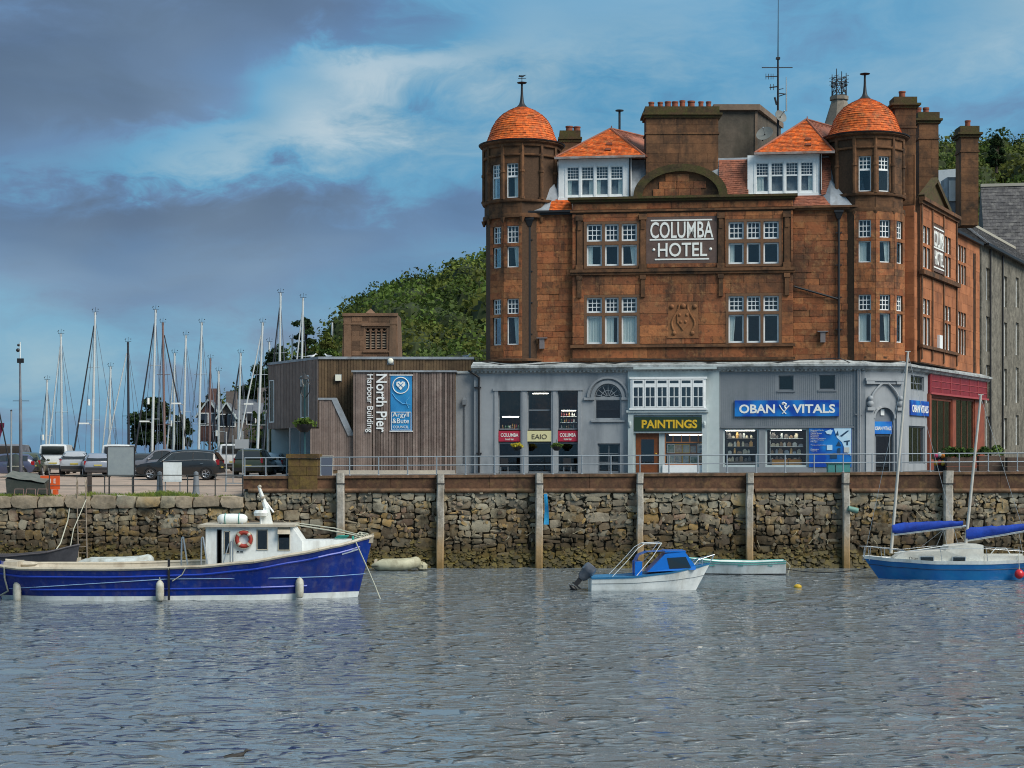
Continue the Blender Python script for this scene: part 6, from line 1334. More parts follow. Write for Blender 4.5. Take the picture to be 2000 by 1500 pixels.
# ================================================================== boats
class Hull:
    """a hull along +x: stern at 0, bow at L; half breadths and heights as functions of t = x / L"""
    def __init__(s, L, sheer, beam, wl, keel=-.5, rake=.6, flare=1.0, tuck=0.0): s.L, s.sheer, s.beam, s.wl, s.keel, s.rake, s.flare, s.tuck = L, sheer, beam, wl, keel, rake, flare, tuck
    def pt(s, t, side, z, off=0.0):
        zs = s.sheer(t); bs, bw = s.beam(t), s.wl(t)
        b = bw+(bs-bw)*max(0, z/zs)**s.flare if z >= 0 else bw*math.sqrt(max(0, 1-(z/s.keel)**2))
        x = s.L*t-s.rake*max(0, (zs-z)/zs)*t**5+s.tuck*max(0, (zs-z)/zs)*(1-t)**6
        return (x, side*(b+off), z)
    def band(s, mb, lo, hi, off=0.0, nt=36, nz=5, transom=True, t0=0.0, t1=1.0):
        ts = [t0+(t1-t0)*(1-(1-i/nt)**1.6) for i in range(nt+1)]
        for side in (-1, 1): mb.grid([[s.pt(t, side, lo(t)+(hi(t)-lo(t))*j/nz, off) for t in ts] for j in range(nz+1)])
        if transom: mb.grid([[s.pt(t0, -1, lo(t0)+(hi(t0)-lo(t0))*j/nz), s.pt(t0, 1, lo(t0)+(hi(t0)-lo(t0))*j/nz)] for j in range(nz+1)])
        return mb
    def line(s, zf, r, off=.02, t0=0.0, t1=1.0, n=36, sides=(-1, 1)):
        mb = MB()
        for side in sides: mb.path([s.pt(t0+(t1-t0)*i/n, side, zf(t0+(t1-t0)*i/n), off) for i in range(n+1)], r, 6)
        return mb
    def deck(s, zf, inset=.03, n=36):
        ts = [1-(1-i/n)**1.6 for i in range(n+1)]
        return MB().grid([[s.pt(t, -1, zf(t), -inset) for t in ts], [s.pt(t, 1, zf(t), -inset) for t in ts]])
def lerp(tab):
    def f(t):
        if t <= tab[0][0]: return tab[0][1]
        for (a, b), (c, d) in zip(tab[:-1], tab[1:]):
            if t <= c: k = (t-a)/(c-a); k = k*k*(3-2*k)*.4+k*.6; return b+(d-b)*k
        return tab[-1][1]
    return f
def paint(name, c, rough=.35, stain=(.2, .2, .2), amt=.25, c2=None): return mat(name, c, rough, c2, var=.08, scale=1.5, stain=stain, stain_amt=amt, stain_scale=1.4, streak=True, coat=.1, extra=[((.14, .085, .05), .22, 1.9, True), ((.30, .30, .27), .12, 3.5, False)])
MT['bluehull'] = paint('deep_blue_hull', (.001, .022, .215), .28, (.002, .045, .26), .4, (.001, .018, .17)); MT['boatwhite'] = paint('boat_white', (.74, .77, .75), .45, (.42, .42, .36), .4)
MT['cream'] = paint('worn_cream_timber', (.46, .41, .32), .7, (.2, .15, .1), .5); MT['antifoul'] = mat('weedy_antifoul', (.05, .045, .03), .8, (.03, .04, .02), scale=3)
MT['rope'] = mat('pale_rope', (.42, .42, .34), .9, var=.2, scale=8); MT['ropeg'] = mat('green_rope', (.03, .24, .20), .9, var=.2, scale=8); MT['steel'] = mat('stainless', (.5, .52, .53), .3, metal=.8)
def boat(label, px0, wl, Y, rz=0, flip=False):
    o = thing('boat', label, 'boat', (X_(px0, Y), Y, 0.0), rz)
    if flip: o.rotation_euler = (0, 0, PI+rz)
    return o
def work_boat():
    Y = -29.5; s = F_PX/(CAM_D+Y); o = boat('long blue wooden workboat with white wheelhouse and cream rail', -6, 1168, Y, math.radians(2.0)); o.name = 'work_boat'
    lx = lambda px: (px+6)/s; lz = lambda py: (1166-py)/s; L = lx(727)
    sh = lerp([(0, 1.42), (.08, 1.27), (.3, 1.25), (.55, 1.34), (.68, 1.52), (.81, 1.83), (.91, 2.12), (1, 2.46)])
    H = Hull(L, sh, lerp([(0, 1.35), (.12, 1.75), (.4, 2.0), (.7, 1.9), (.86, 1.35), (.95, .62), (1, .06)]), lerp([(0, .5), (.15, 1.35), (.4, 1.75), (.7, 1.4), (.88, .55), (.97, .1), (1, .03)]), -.9, .62, 1.1, .35)
    bt = lambda t: .17+.06*t
    H.band(MB(), bt, sh, 0).build('hull', MT['bluehull'], o, smooth=50); H.band(MB(), lambda t: -.03, bt, .012, nz=2).build('waterline_stripe', MT['boatwhite'], o, smooth=50); H.band(MB(), lambda t: -.6, lambda t: -.03, 0, nz=3).build('bottom', MT['antifoul'], o, smooth=50)
    H.line(lambda t: sh(t)+.02, .075, -.02).build('gunwale', MT['cream'], o, smooth=50)
    strk = mat('lighter_blue_strake', (.012, .045, .36), .3, var=.1)
    [H.line(lambda t: sh(t)-.30, .045, .01, .0, .97, sides=(q,)).build('rubbing_strake', strk, o, smooth=50) for q in (-1, 1)]; [H.line(lambda t: .42+.12*t, .04, .01, .10, .84, sides=(q,)).build('rubbing_strake', strk, o, smooth=50) for q in (-1, 1)]
    H.deck(lambda t: sh(t)-.4).build('deck', MT['cream'], o, fix=False); H.band(MB(), lambda t: sh(t)-.5, lambda t: sh(t), -.06, nz=1, transom=False).build('bulwark', MT['cream'], o)
    # wheelhouse
    W = .98; z0, z1 = 1.0, lz(1026); xa, xb = lx(406), lx(592); xt = lx(572)
    P = Plane(0, -W, 1, 0); wins = [(lx(504), lx(526), lz(1071), lz(1031)), (lx(545), lx(569), lz(1072), lz(1027)), (lx(428), lx(437), 1.15, lz(1031)), (lx(441), lx(453), lz(1078), lz(1034))]
    wh = holed(MB(), xa, xt-.0, z0, z1, wins, 0, .06)
    wh.add([(xt, 0, z0), (xb, 0, z0), (xb, 0, lz(1055)), (xt, 0, z1)], [(0, 1, 2, 3)]); wh.add([(xa, 0, z0), (xa, 2*W, z0), (xa, 2*W, z1), (xa, 0, z1), (xb, 0, z0), (xb, 2*W, z0), (xb, 0, lz(1055)), (xb, 2*W, lz(1055)), (xt, 0, z1), (xt, 2*W, z1), (xt, 2*W, z0)], [(0, 3, 2, 1), (4, 5, 7, 6), (6, 7, 9, 8), (1, 2, 9, 10), (10, 9, 7, 5)])
    wh = wh.build('wheelhouse', MT['boatwhite'], o, P.M, fix=False)
    for i, w in enumerate(wins):
        k = window_local(o, P, *w, open_top=(i == 1), door=(i == 2))
    MB().box(xa-.25, xt+.12, -W-.18, W+.18, z1, z1+.09).build('wheelhouse_roof', MT['cream'], o)
    tk = MB(); xe = lx(690)
    tk.add([(xb-.05, -W*.95, 1.3), (xe, -.35, 1.7), (xe, .35, 1.7), (xb-.05, W*.95, 1.3), (xb-.05, -W*.9, lz(1054)), (xe, -.32, lz(1052)), (xe, .32, lz(1052)), (xb-.05, W*.9, lz(1054))], [(0,1,5,4),(1,2,6,5),(2,3,7,6),(4,5,6,7),(3,0,4,7)]); tk.build('foredeck_cabin', MT['boatwhite'], o)
    MB().prism([(lx(693), sh(.95)-.1), (lx(727), sh(1)-.25), (lx(728), sh(1)+.14), (lx(715), sh(1)+.02), (lx(695), sh(.95)+.05)], -.12, .12).build('stem_head', MT['cream'], o)
    for pxa in (360, 398):
        x = lx(pxa); MB().path([(x, -1.1, 1.2), (x+.02, -1.1, lz(1048)), (x+.08, -1.1, lz(1045)), (x+.28, -1.1, 1.2)], .035).build('guard_rail', MT['steel'], o, smooth=60)
    MB().path([(lx(455), -1.25, 1.25), (lx(455), -1.25, lz(1054)), (lx(460), -1.25, lz(1053)), (lx(460), -1.25, 1.3)], .03).path([(lx(441), -1.3, lz(1098)), (lx(452), -1.2, lz(1058))], .02).build('guard_rail', MT['steel'], o, smooth=60)
    MB().box(lx(341), lx(345), -2.02, -1.9, .05, lz(1086)).build('rubbing_post', MT['black'], o)
    # mast on the wheelhouse roof
    m_ = MB(); xm = lx(520); m_.add([(xm-.22, -.12, z1+.05), (xm+.22, -.12, z1+.05), (xm+.22, .12, z1+.05), (xm-.22, .12, z1+.05), (xm-.16, -.08, z1+.72), (xm+.08, -.08, z1+.72), (xm+.08, .08, z1+.72), (xm-.16, .08, z1+.72)], [(0,1,5,4),(1,2,6,5),(2,3,7,6),(3,0,4,7),(4,5,6,7)])
    m_.tube((xm-.04, 0, z1+.7), (lx(503), 0, lz(948)), .11, .055, n=8).tube((xm+.25, 0, z1+.55), (lx(514), 0, lz(975)), .04, n=6); m_.build('mast', MT['boatwhite'], o, smooth=40)
    b_ = MB().ball((lx(505), 0, lz(949)), .08, 8).box(lx(509), lx(515), -.2, .2, lz(972), lz(968)).box(lx(508), lx(512), -.1, .1, lz(979), lz(972)).path([(lx(500), 0, lz(968)), (lx(518), 0, lz(978))], .03).path([(lx(504), 0, lz(976)), (lx(516), 0, lz(966))], .025); b_.build('mast_fitting', MT['cream'], o, smooth=40)
    MB().lathe([(0, 0), (.27, 0), (.3, .12), (.24, .22), (0, .24)], (lx(509), -.3, z1+.42), 14).tube((lx(509), -.3, z1+.05), (lx(509), -.3, z1+.42), .05).build('radar_scanner', MT['boatwhite'], o, smooth=40)
    rp = MB(); a = (xt+.1, -.5, z1+.06); rp.path([a, (lx(640), -.3, lz(1034)), (lx(690), -.1, lz(1044)), (lx(703), 0, sh(.97)+.05)], .03).path([(xt+.05, .4, z1+.1), (lx(650), .2, lz(1031)), (lx(700), 0, lz(1044))], .025); rp.build('stay_rope', MT['rope'], o, smooth=60)
    cl = MB(); rg = random.Random(2); p = [(lx(695)+rg.uniform(-.1, .5), rg.uniform(-.35, .3), sh(.96)+rg.uniform(.0, .32)) for _ in range(22)]; cl.path(p, .028); cl.build('coiled_rope', MT['rope'], o, smooth=60)
    cg = MB()
    for k in range(3): cg.torus((lx(664)+.05*k, -.2, lz(1052)+.05+.04*k), .22, .025, 16, 5, Matrix.Rotation(PI/2, 3, 'X'))
    cg.path([(lx(688), -.25, sh(.93)+.3), (lx(690), -.4, sh(.93)+.0), (lx(696), -.35, sh(.94)+.15), (lx(698), -.2, sh(.95)+.02)], .05); cg.build('coiled_rope', MT['ropeg'], o, smooth=60)
    MB().path([H.pt(.955, -1, sh(.955), .03), (lx(722), -.7, 1.0), (lx(735), -.9, .4), (lx(744), -1.0, -.05)], .028).build('mooring_rope', MT['rope'], o, smooth=60)
    MB().path([H.pt(.035, -1, .45, .04)]+[H.pt(t, -1, .45+.45*(t-.03)/.45 if t < .47 else .88, .03) for t in (.12, .2, .3, .4, .47, .6, .75, .9)]+[(lx(712), -.15, .95)], .016).build('side_rope', mat('pale_blue_line', (.25, .4, .62), .8), o, smooth=60)
    MB().path([H.pt(.045, -1, sh(.04), .05), H.pt(.035, -1, .9, .1), H.pt(.03, -1, .35, .1), H.pt(.0, -1, .15, .1)], .035).path([H.pt(.52, -1, sh(.52), .04), H.pt(.51, -1, 1.05, .05), H.pt(.485, -1, .8, .05)], .022).path([H.pt(.475, -1, sh(.475), .04), H.pt(.474, -1, .85, .05)], .02).build('mooring_rope', MT['rope'], o, smooth=60)
    # name board on the bow and lettering on the wheelhouse
    nb = MB().grid([[H.pt(t, -1, sh(t)-.30-.13*k+.02, .03) for t in [.925+.004*i for i in range(12)]] for k in (0, 1)]).build('name_board', mat('pale_blue_board', (.42, .48, .58), .5), o)
    lt = MB().box(lx(465), lx(479), -W-.006, -W-.001, lz(1077), lz(1076)).box(lx(466), lx(470), -W-.006, -W-.001, lz(1075.3), lz(1072.5)).box(lx(472), lx(478), -W-.006, -W-.001, lz(1075.3), lz(1073.4)).build('lettering', MT['black'], o)
    # stern gear
    MB().ball((lx(45), .2, 1.35), .25, 8, (2.2, 1, .5)).box(lx(14), lx(40), -.6, .6, 1.1, 1.5).build('hatch', MT['cream'], o); MB().box(lx(3)-.1, lx(3), -.1, .1, -.4, 1.5).build('rudder', MT['bluehull'], o)
    M_ = o.matrix_basis
    # things hung from or standing on the boat
    def W_(p): return Matrix.Translation(o.location) @ Matrix.Rotation(o.rotation_euler.z, 4, 'Z') @ Vector(p)
    rp_ = W_((lx(480), -W-.08, lz(1050))); t_ = thing('life_ring', 'red and white life ring hung on the wheelhouse side', 'life ring', rp_, o.rotation_euler.z)
    MB().torus((0, 0, 0), .275, .085, 28, 10).build('ring', mat('faded_red', (.33, .035, .02), .6, (.24, .03, .02), scale=4), t_, smooth=60)
    for k in range(4): a = PI/4+k*PI/2; MB().torus((0, 0, 0), .275, .091, 3, 10).build('band', MT['boatwhite'], t_) if False else MB().tube((.275*math.cos(a)-.05*math.sin(a), 0, .275*math.sin(a)+.05*math.cos(a)), (.275*math.cos(a)+.05*math.sin(a), 0, .275*math.sin(a)-.05*math.cos(a)), .092, n=10).build('band', MT['cream'], t_, smooth=60)
    MB().path([(.38*math.cos(a), -.03, .38*math.sin(a)) for a in [i*2*PI/16 for i in range(17)]], .014).build('grab_line', MT['rope'], t_, smooth=60)
    rp_ = W_((lx(453), -.2, z1+.28)); t_ = thing('raft_canister', 'white life raft canister lashed to the wheelhouse roof', 'life raft', rp_, o.rotation_euler.z)
    c = MB(); rows = []
    for i, (x, r) in enumerate([(-.6, .0), (-.6, .1), (-.52, .18), (-.4, .215), (0, .225), (.4, .215), (.52, .18), (.6, .1), (.6, 0)]): rows.append([(x, r*math.cos(2*PI*j/16), r*math.sin(2*PI*j/16)) for j in range(16)])
    c.grid(rows, close=True).build('canister', MT['boatwhite'], t_, smooth=50)
    for x in (-.28, .28): MB().torus((x, 0, 0), .232, .018, 18, 5, Matrix.Rotation(PI/2, 3, 'Z')).build('strap', MT['ropeg'], t_, smooth=50)
    MB().box(-.5, .5, -.2, .2, -.28, -.23).box(-.45, -.38, -.2, .2, -.24, -.14).box(.38, .45, -.2, .2, -.24, -.14).build('cradle', MT['steel'], t_)
    for i, (px, py, lab) in enumerate(((38, 1149, 'beside the stern'), (326, 1145, 'amidships beside the black post'), (596, 1143, 'below the forward cabin'))):
        tt = lx(px)/L; zc_ = lz(py)-.02; p = H.pt(tt, -1, zc_, .17); t_ = thing('boat_fender', 'white sausage fender hanging on the blue hull '+lab, 'fender', W_(p), o.rotation_euler.z+.0, 'white fenders on the workboat')
        MB().lathe([(0, -.42), (.10, -.41), (.155, -.34), (.165, -.1), (.165, .15), (.15, .30), (.09, .38), (.04, .42), (0, .43)], (0, 0, 0), 14).build('fender_body', mat('scuffed_white_%d' % i, (.52, .52, .46), .6, (.36, .34, .26), var=.15, scale=4), t_, smooth=60); MB().tube((0, 0, .42), (-.05, .12, sh(tt)-zc_), .016).build('lanyard', MT['rope'], t_)
def window_local(o, P, x0, x1, z0, z1, open_top=False, door=False):
    f = MB(); w = .035; y = 0
    f.box(x0, x0+w, -.02, .05, z0, z1).box(x1-w, x1, -.02, .05, z0, z1).box(x0, x1, -.02, .05, z1-w, z1).box(x0, x1, -.03, .05, z0, z0+w)
    k = f.build('door' if door else 'window', MT['cream'] if not door else MT['black'], o, P.M)
    if not door: MB().box(x0+w, x1-w, .02, .026, z0+w, z1-w if not open_top else z0+(z1-z0)*.55).build('pane', MT['carglass'], k, P.M)
    if open_top: zt_ = z1-w; MB().add([(x0, -.02, zt_), (x1, -.02, zt_), (x1+.02, -.32, zt_-.22), (x0+.02, -.32, zt_-.22), (x0, .0, zt_), (x1, .0, zt_), (x1+.02, -.3, zt_-.24), (x0+.02, -.3, zt_-.24)], [(0,1,2,3),(4,7,6,5),(0,3,7,4),(1,5,6,2),(3,2,6,7)]).build('open_flap', MT['cream'], k, P.M)
    r = MB(); q = .9; r.add([(x0,.06,z0),(x1,.06,z0),(x1,.06,z1),(x0,.06,z1),(x0,q,z0),(x1,q,z0),(x1,q,z1),(x0,q,z1)], [(0,1,5,4),(1,2,6,5),(2,3,7,6),(3,0,4,7),(4,5,6,7)]); r.build('interior', MT['room'], k, P.M, fix=False)
    return k
work_boat()
def motor_boat():
    Y = -25.5; s = F_PX/(CAM_D+Y); o = boat('small white motorboat with blue cabin and grey outboard', 1152, 1150, Y, math.radians(3)); o.name = 'motor_boat'
    lx = lambda px: (px-1152)/s; lz = lambda py: (1149-py)/s; L = lx(1389)
    sh = lerp([(0, .60), (.3, .64), (.6, .80), (.85, 1.0), (1, 1.16)])
    H = Hull(L, sh, lerp([(0, .85), (.4, .98), (.7, .85), (.9, .4), (1, .03)]), lerp([(0, .72), (.4, .82), (.7, .55), (.9, .14), (1, .02)]), -.3, .62)
    H.band(MB(), lambda t: -.2, lambda t: sh(t)-.06).build('hull', MT['boatwhite'], o, smooth=50); H.line(lambda t: sh(t)*.52+.02, .012, .004).build('chine_line', mat('grey_line', (.15, .17, .18), .6), o)
    bl_ = mat('bright_blue_gelcoat', (.004, .135, .52), .3, var=.08, scale=2, coat=.2); bt_ = mat('teal_blue_rail', (.03, .17, .34), .5, var=.1)
    H.band(MB(), lambda t: sh(t)-.08, lambda t: sh(t), .02, nz=1).build('gunwale', bt_, o, smooth=50); H.deck(lambda t: sh(t)-.03).build('deck', bt_, o, fix=False)
    w = .62; a = [(lx(1262), lz(1112)), (lx(1297), lz(1077)), (lx(1336), lz(1074)), (lx(1356), lz(1101)), (lx(1356), lz(1108))]
    P = Plane(0, -w, 1, 0); cb_ = MB(); n = len(a); top = [.5, .48, .46, .5, .55]
    cb_.add([(x, -q*1.12, z) for (x, z), q in zip(a, top)]+[(x, q*1.12, z) for (x, z), q in zip(a, top)], [tuple(range(n))[::-1], tuple(range(n, 2*n))]+[(i, i+1, n+i+1, n+i) for i in range(n-1)]).build('cabin', bl_, o)
    yy = -.575; win = [(lx(1300), lz(1085)), (lx(1337), lz(1083)), (lx(1347), lz(1104)), (lx(1305), lz(1106))]
    for sgn in (1, -1): MB().add([(win[0][0], sgn*-.555, win[0][1]), (win[1][0], sgn*-.535, win[1][1]), (win[2][0], sgn*-.60, win[2][1]), (win[3][0], sgn*-.575, win[3][1])], [(0, 1, 2, 3)]).build('window', MT['carglass'], o, fix=False)
    MB().box(lx(1296), lx(1337), -.5, .5, lz(1074.5), lz(1071)).build('cabin_roof', bl_, o)
    fr_ = MB()
    for sgn in (-1, 1): fr_.path([(lx(1193), sgn*.7, sh(.2)), (lx(1222), sgn*.68, lz(1090)), (lx(1243), sgn*.6, lz(1066)), (lx(1256), sgn*.5, lz(1058)), (lx(1290), sgn*.5, lz(1056.5)), (lx(1272), sgn*.6, lz(1082)), (lx(1240), sgn*.72, sh(.35))], .016)
    MB().grid([[(lx(1256), q, lz(1058)), (lx(1290), q, lz(1056.5))] for q in (-.49, .49)]).build('canopy_screen', MT['glass'], o, fix=False)
    MB().grid([[(lx(1226), q*1.2, lz(1086)), (lx(1256), q, lz(1058))] for q in (-.5, .5)]).build('canopy_screen', MT['glass'], o, fix=False)
    for px, py in ((1256, 1058), (1290, 1056.5)): fr_.tube((lx(px), -.5, lz(py)), (lx(px), .5, lz(py)), .022)
    fr_.build('canopy_frame', MT['boatwhite'], o, smooth=60)
    MB().grid([[(lx(1290), -.5, lz(1057)), (lx(1290), .5, lz(1057))], [(lx(1296), -.5, lz(1074)), (lx(1296), .5, lz(1074))]]).build('windscreen', MT['glass'], o, fix=False)
    MB().grid([[(lx(a), q, lz(b)) for a, b in ((1238, 1096), (1246, 1080), (1262, 1073.5), (1298, 1072))] for q in (-.52, 0, .52)]).build('canopy', bl_, o, smooth=60, fix=False)
    for y in (-.3, .3): MB().box(lx(1238), lx(1252), y-.2, y+.2, sh(.4)-.2, lz(1092)).build('seat', bl_, o)
    rl = MB()
    for sgn in (-1, 1): rl.path([H.pt(.83, sgn, sh(.83)), (lx(1362), sgn*.38, lz(1090)), (lx(1397), sgn*.06, lz(1080)), (lx(1388), sgn*.02, sh(1))], .018); rl.path([(lx(1372), sgn*.3, lz(1087)), H.pt(.92, sgn, sh(.92))], .015)
    rl.build('bow_rail', MT['steel'], o, smooth=60)
    eg = mat('dark_grey_cowling', (.07, .08, .10), .35, (.12, .13, .15), scale=3, coat=.3); en = bpy.data.objects.new('outboard_motor', None); COL.objects.link(en); en.parent = o
    c = MB(); R_ = Matrix.Rotation(math.radians(40), 4, 'Y'); Tm = TR(lx(1146), 0, lz(1112)) @ R_
    rows = [[(x*k, y*k, z) for x, y in ((-.20, -.15), (0, -.19), (.24, -.16), (.32, 0), (.24, .16), (0, .19), (-.20, .15), (-.26, 0))] for z, k in ((.36, .01), (.36, .6), (.33, .88), (.2, 1.0), (.0, 1.02), (-.02, .92), (-.30, .78), (-.42, .5))]
    c.grid(rows, close=True).build('cowling', eg, en, Tm, smooth=50)
    g = MB().box(-.1, .1, -.07, .07, -.75, -.15).box(-.16, .26, -.1, .1, -.78, -.72).ball((.02, 0, -.92), .1, 8, (2.2, 1, 1)).box(-.06, .1, -.02, .02, -1.12, -.92); g.build('leg', MT['black'], en, Tm, smooth=40)
    pr_ = MB()
    for k in range(3): pr_.box(-.02, .02, -.04, .04, .02, .2); 
    MB().lathe([(0, 0), (.16, .02), (.02, .05)], (-.24, 0, -.92), 3).build('propeller', MT['steel'], en, Tm @ TR(0, 0, 0))
motor_boat()
def rowing_boat():
    Y = -15.4; s = F_PX/(CAM_D+Y); o = boat('white open rowing boat with teal gunwale behind the motorboat', 1533, 1121, Y, -math.radians(3), flip=True); o.name = 'rowing_boat'
    L = (1533-1322)/s; sh = lerp([(0, .66), (.3, .60), (.6, .62), (.85, .74), (1, .88)]); H = Hull(L, sh, lerp([(0, .62), (.4, .85), (.75, .68), (.93, .25), (1, .03)]), lerp([(0, .4), (.4, .62), (.75, .42), (.93, .1), (1, .02)]), -.25, .35)
    H.band(MB(), lambda t: .05, sh).build('hull', MT['boatwhite'], o, smooth=50); H.band(MB(), lambda t: -.2, lambda t: .05, .005).build('bottom', MT['black'], o, smooth=50)
    teal = mat('teal_paint', (.05, .30, .27), .5, (.09, .36, .32), scale=3); H.line(sh, .03, .0).build('gunwale', teal, o, smooth=50); H.line(lambda t: sh(t)-.1, .02, .01).build('rubbing_strake', teal, o, smooth=50)
    H.band(MB(), lambda t: .15, sh, -.05, transom=True).build('lining', MT['boatwhite'], o, smooth=50); H.deck(lambda t: .18, .1).build('floor', MT['cream'], o, fix=False)
    for t in (.15, .42, .68): b = H.beam(t)-.05; MB().box(L*t-.13, L*t+.13, -b, b, .42, .46).build('thwart', teal, o)
    MB().path([(0, 0, .66), (-.25, .05, .4), (-.1, .1, -.1)], .02).build('mooring_rope', MT['rope'], o); MB().box(-.05, .02, -.06, .06, -.2, .2).build('rudder', MT['black'], o)
rowing_boat()
def sail_boat():
    Y = -19; s = F_PX/(CAM_D+Y); o = boat('blue-hulled sailing boat with two masts and blue sail covers', 2018, 1130, Y, -math.radians(3), flip=True); o.name = 'sailing_boat'
    lx = lambda px: (2018-px)/s; lz = lambda py: (1130-py)/s; L = lx(1688)
    sh = lerp([(0, .93), (.3, .86), (.6, .86), (.85, .95), (1, 1.05)]); H = Hull(L, sh, lerp([(0, .75), (.35, 1.2), (.6, 1.2), (.85, .62), (1, .04)]), lerp([(0, .4), (.35, 1.0), (.6, .95), (.85, .32), (1, .02)]), -.5, .75, 1.0, .2)
    bh = mat('mid_blue_hull', (.008, .115, .36), .3, (.01, .15, .38), var=.06, scale=1.2, stain=(.02, .2, .4), stain_amt=.3, stain_scale=1.5, coat=.2)
    H.band(MB(), lambda t: -.02, lambda t: sh(t)-.10).build('hull', bh, o, smooth=50); H.band(MB(), lambda t: -.4, lambda t: -.02).build('bottom', mat('dark_blue_bottom', (.005, .03, .10), .5), o, smooth=50)
    H.band(MB(), lambda t: sh(t)-.11, lambda t: sh(t)+.05, .02, nz=1).build('toe_rail', MT['boatwhite'], o, smooth=50); H.deck(lambda t: sh(t)).build('deck', MT['boatwhite'], o, fix=False); H.line(lambda t: sh(t)-.36, .012, .006).build('hull_line', MT['black'], o)
    wc_ = mat('off_white_cabin', (.60, .60, .55), .5, (.52, .50, .44), var=.1, scale=2)
    pr_ = [(lx(1915), sh(.3)-.05), (lx(1915), lz(1062)), (lx(1885), lz(1060)), (lx(1850), lz(1064)), (lx(1842), lz(1073)), (lx(1760), lz(1077)), (lx(1746), lz(1088)), (lx(1744), sh(.75)-.02)]
    n = len(pr_); hw_ = [.85, .78, .78, .78, .74, .5, .45, .45]
    MB().add([(x, -w, z) for (x, z), w in zip(pr_, hw_)]+[(x, w, z) for (x, z), w in zip(pr_, hw_)], [tuple(range(n)), tuple(range(n, 2*n))[::-1]]+[(i, (i+1) % n, n+(i+1) % n, n+i) for i in range(n)]).build('cabin', wc_, o)
    for a, b in ((1793, 1821), (1855, 1881)):
        for sg in (-1, 1):
            f = MB().box(lx(b), lx(a), -.03, .03, lz(1095), lz(1084)).build('window', MT['steel'], o, TR(0, sg*(.80 if a > 1850 else .70), 0) @ TR(0, 0, 0)); MB().box(lx(b)+.04, lx(a)-.04, -.036, .036, lz(1094), lz(1085.5)).build('pane', MT['carglass'], f, TR(0, sg*(.80 if a > 1850 else .70), 0))
    text('lettering', 'Otter', MT['black'], o, TR(lx(1782), .67, lz(1088)) @ Matrix.Rotation(PI, 4, 'Z'), .42, .14, ext=.01, world=False)
    [MB().box(lx(2005), lx(1916), q-.05, q+.05, sh(.2), lz(1082)).build('cockpit_coaming', wc_, o) for q in (-.8, .8)]
    def mast(b, t, boom0, boom1, cov):
        m_ = MB().tube((lx(b[0]), 0, lz(b[1])), (lx(t[0]), 0, lz(t[1])), .075, .055, n=10); m_.box(lx(t[0])-.12, lx(t[0])+.12, -.02, .02, lz(t[1]), lz(t[1])+.04).build('mast', mat('pale_alloy_%d' % b[0], (.52, .50, .44), .4, (.44, .42, .38), scale=2), o, smooth=50)
        MB().tube((lx(boom0[0]), 0, lz(boom0[1])), (lx(boom1[0]), 0, lz(boom1[1])), .06, n=8).build('boom', MT['steel'], o, smooth=50)
        rows = []; rg = random.Random(b[0])
        for i in range(13):
            k = i/12; x = boom0[0]+(boom1[0]-6-boom0[0])*k; zb_ = boom0[1]+(boom1[1]-boom0[1])*k-1; zt_ = cov[0]+(cov[1]-cov[0])*k+rg.uniform(-1.5, 1.5); r = .17-.05*k; zm = lz((zb_+zt_)/2); hh = (lz(zt_)-lz(zb_))/2*(1.0+.06*rg.uniform(-1, 1))
            if i == 0: hh *= .75
            rows.append([(lx(x), r*math.sin(a)*(1+.15*math.sin(3*a+i)), zm+hh*math.cos(a)) for a in [2*PI*j/14 for j in range(14)]])
        c = MB().grid(rows, close=True); c.f.append(tuple(range(14))); c.f.append(tuple(range(12*14, 13*14))); c.build('sail_cover', MT['cover'], o, smooth=60)
    MT['cover'] = mat('royal_blue_canvas', (.003, .050, .38), .75, (.003, .030, .25), var=.15, scale=2, bump=.02, bscale=4)
    mast((1743, 1080), (1776, 685), (1745, 1044), (1888, 1026), (1020, 1016)); mast((1888, 1060), (1917, 770), (1888, 1055), (2012, 1034), (1030, 1022))
    st = MB()
    for a, b in (((1776, 690), (1690, 1092)), ((1776, 690), (1880, 1090)), ((1917, 775), (2016, 1088)), ((1845, 1033), (1803, 1066)), ((1845, 1033), (1831, 1066)), ((1845, 1033), (1851, 1062)), ((1990, 1037), (1998, 1080))): st.tube((lx(a[0]), 0, lz(a[1])), (lx(b[0]), 0, lz(b[1])), .008, n=5)
    st.build('rigging', MT['steel'], o)
    rl = MB()
    for sg in (-1, 1):
        rl.path([(lx(1682), 0, lz(1066)), (lx(1705), sg*.25, lz(1067)), (lx(1742), sg*.6, lz(1071)), (lx(1768), sg*.8, lz(1074)), (lx(1830), sg*1.05, lz(1068)), (lx(1917), sg*1.1, lz(1068)), (lx(2000), sg*.8, lz(1074))], .016)
        for px, w in ((1692, .12), (1702, .25), (1726, .5), (1830, 1.1), (1917, 1.15), (1998, .8)): rl.tube((lx(px), sg*w, lz(1068)), (lx(px-(6 if px < 1710 else 0)+3), sg*w, sh(.5)), .014)
    rl.build('guard_rail', MT['steel'], o, smooth=60)
    MB().path([(lx(1745), .5, lz(1078)), (lx(1790), .55, lz(1072)), (lx(1850), .5, lz(1063))], .02).path([(lx(1930), .6, lz(1080)), (lx(1940), .6, lz(1068)), (lx(1960), .6, lz(1068)), (lx(1968), .6, lz(1080))], .018).build('grab_rail', MT['boatwhite'], o, smooth=60)
    p = Matrix.Translation(o.location) @ Matrix.Rotation(o.rotation_euler.z, 4, 'Z') @ Vector((lx(1981), 1.02, lz(1117)))
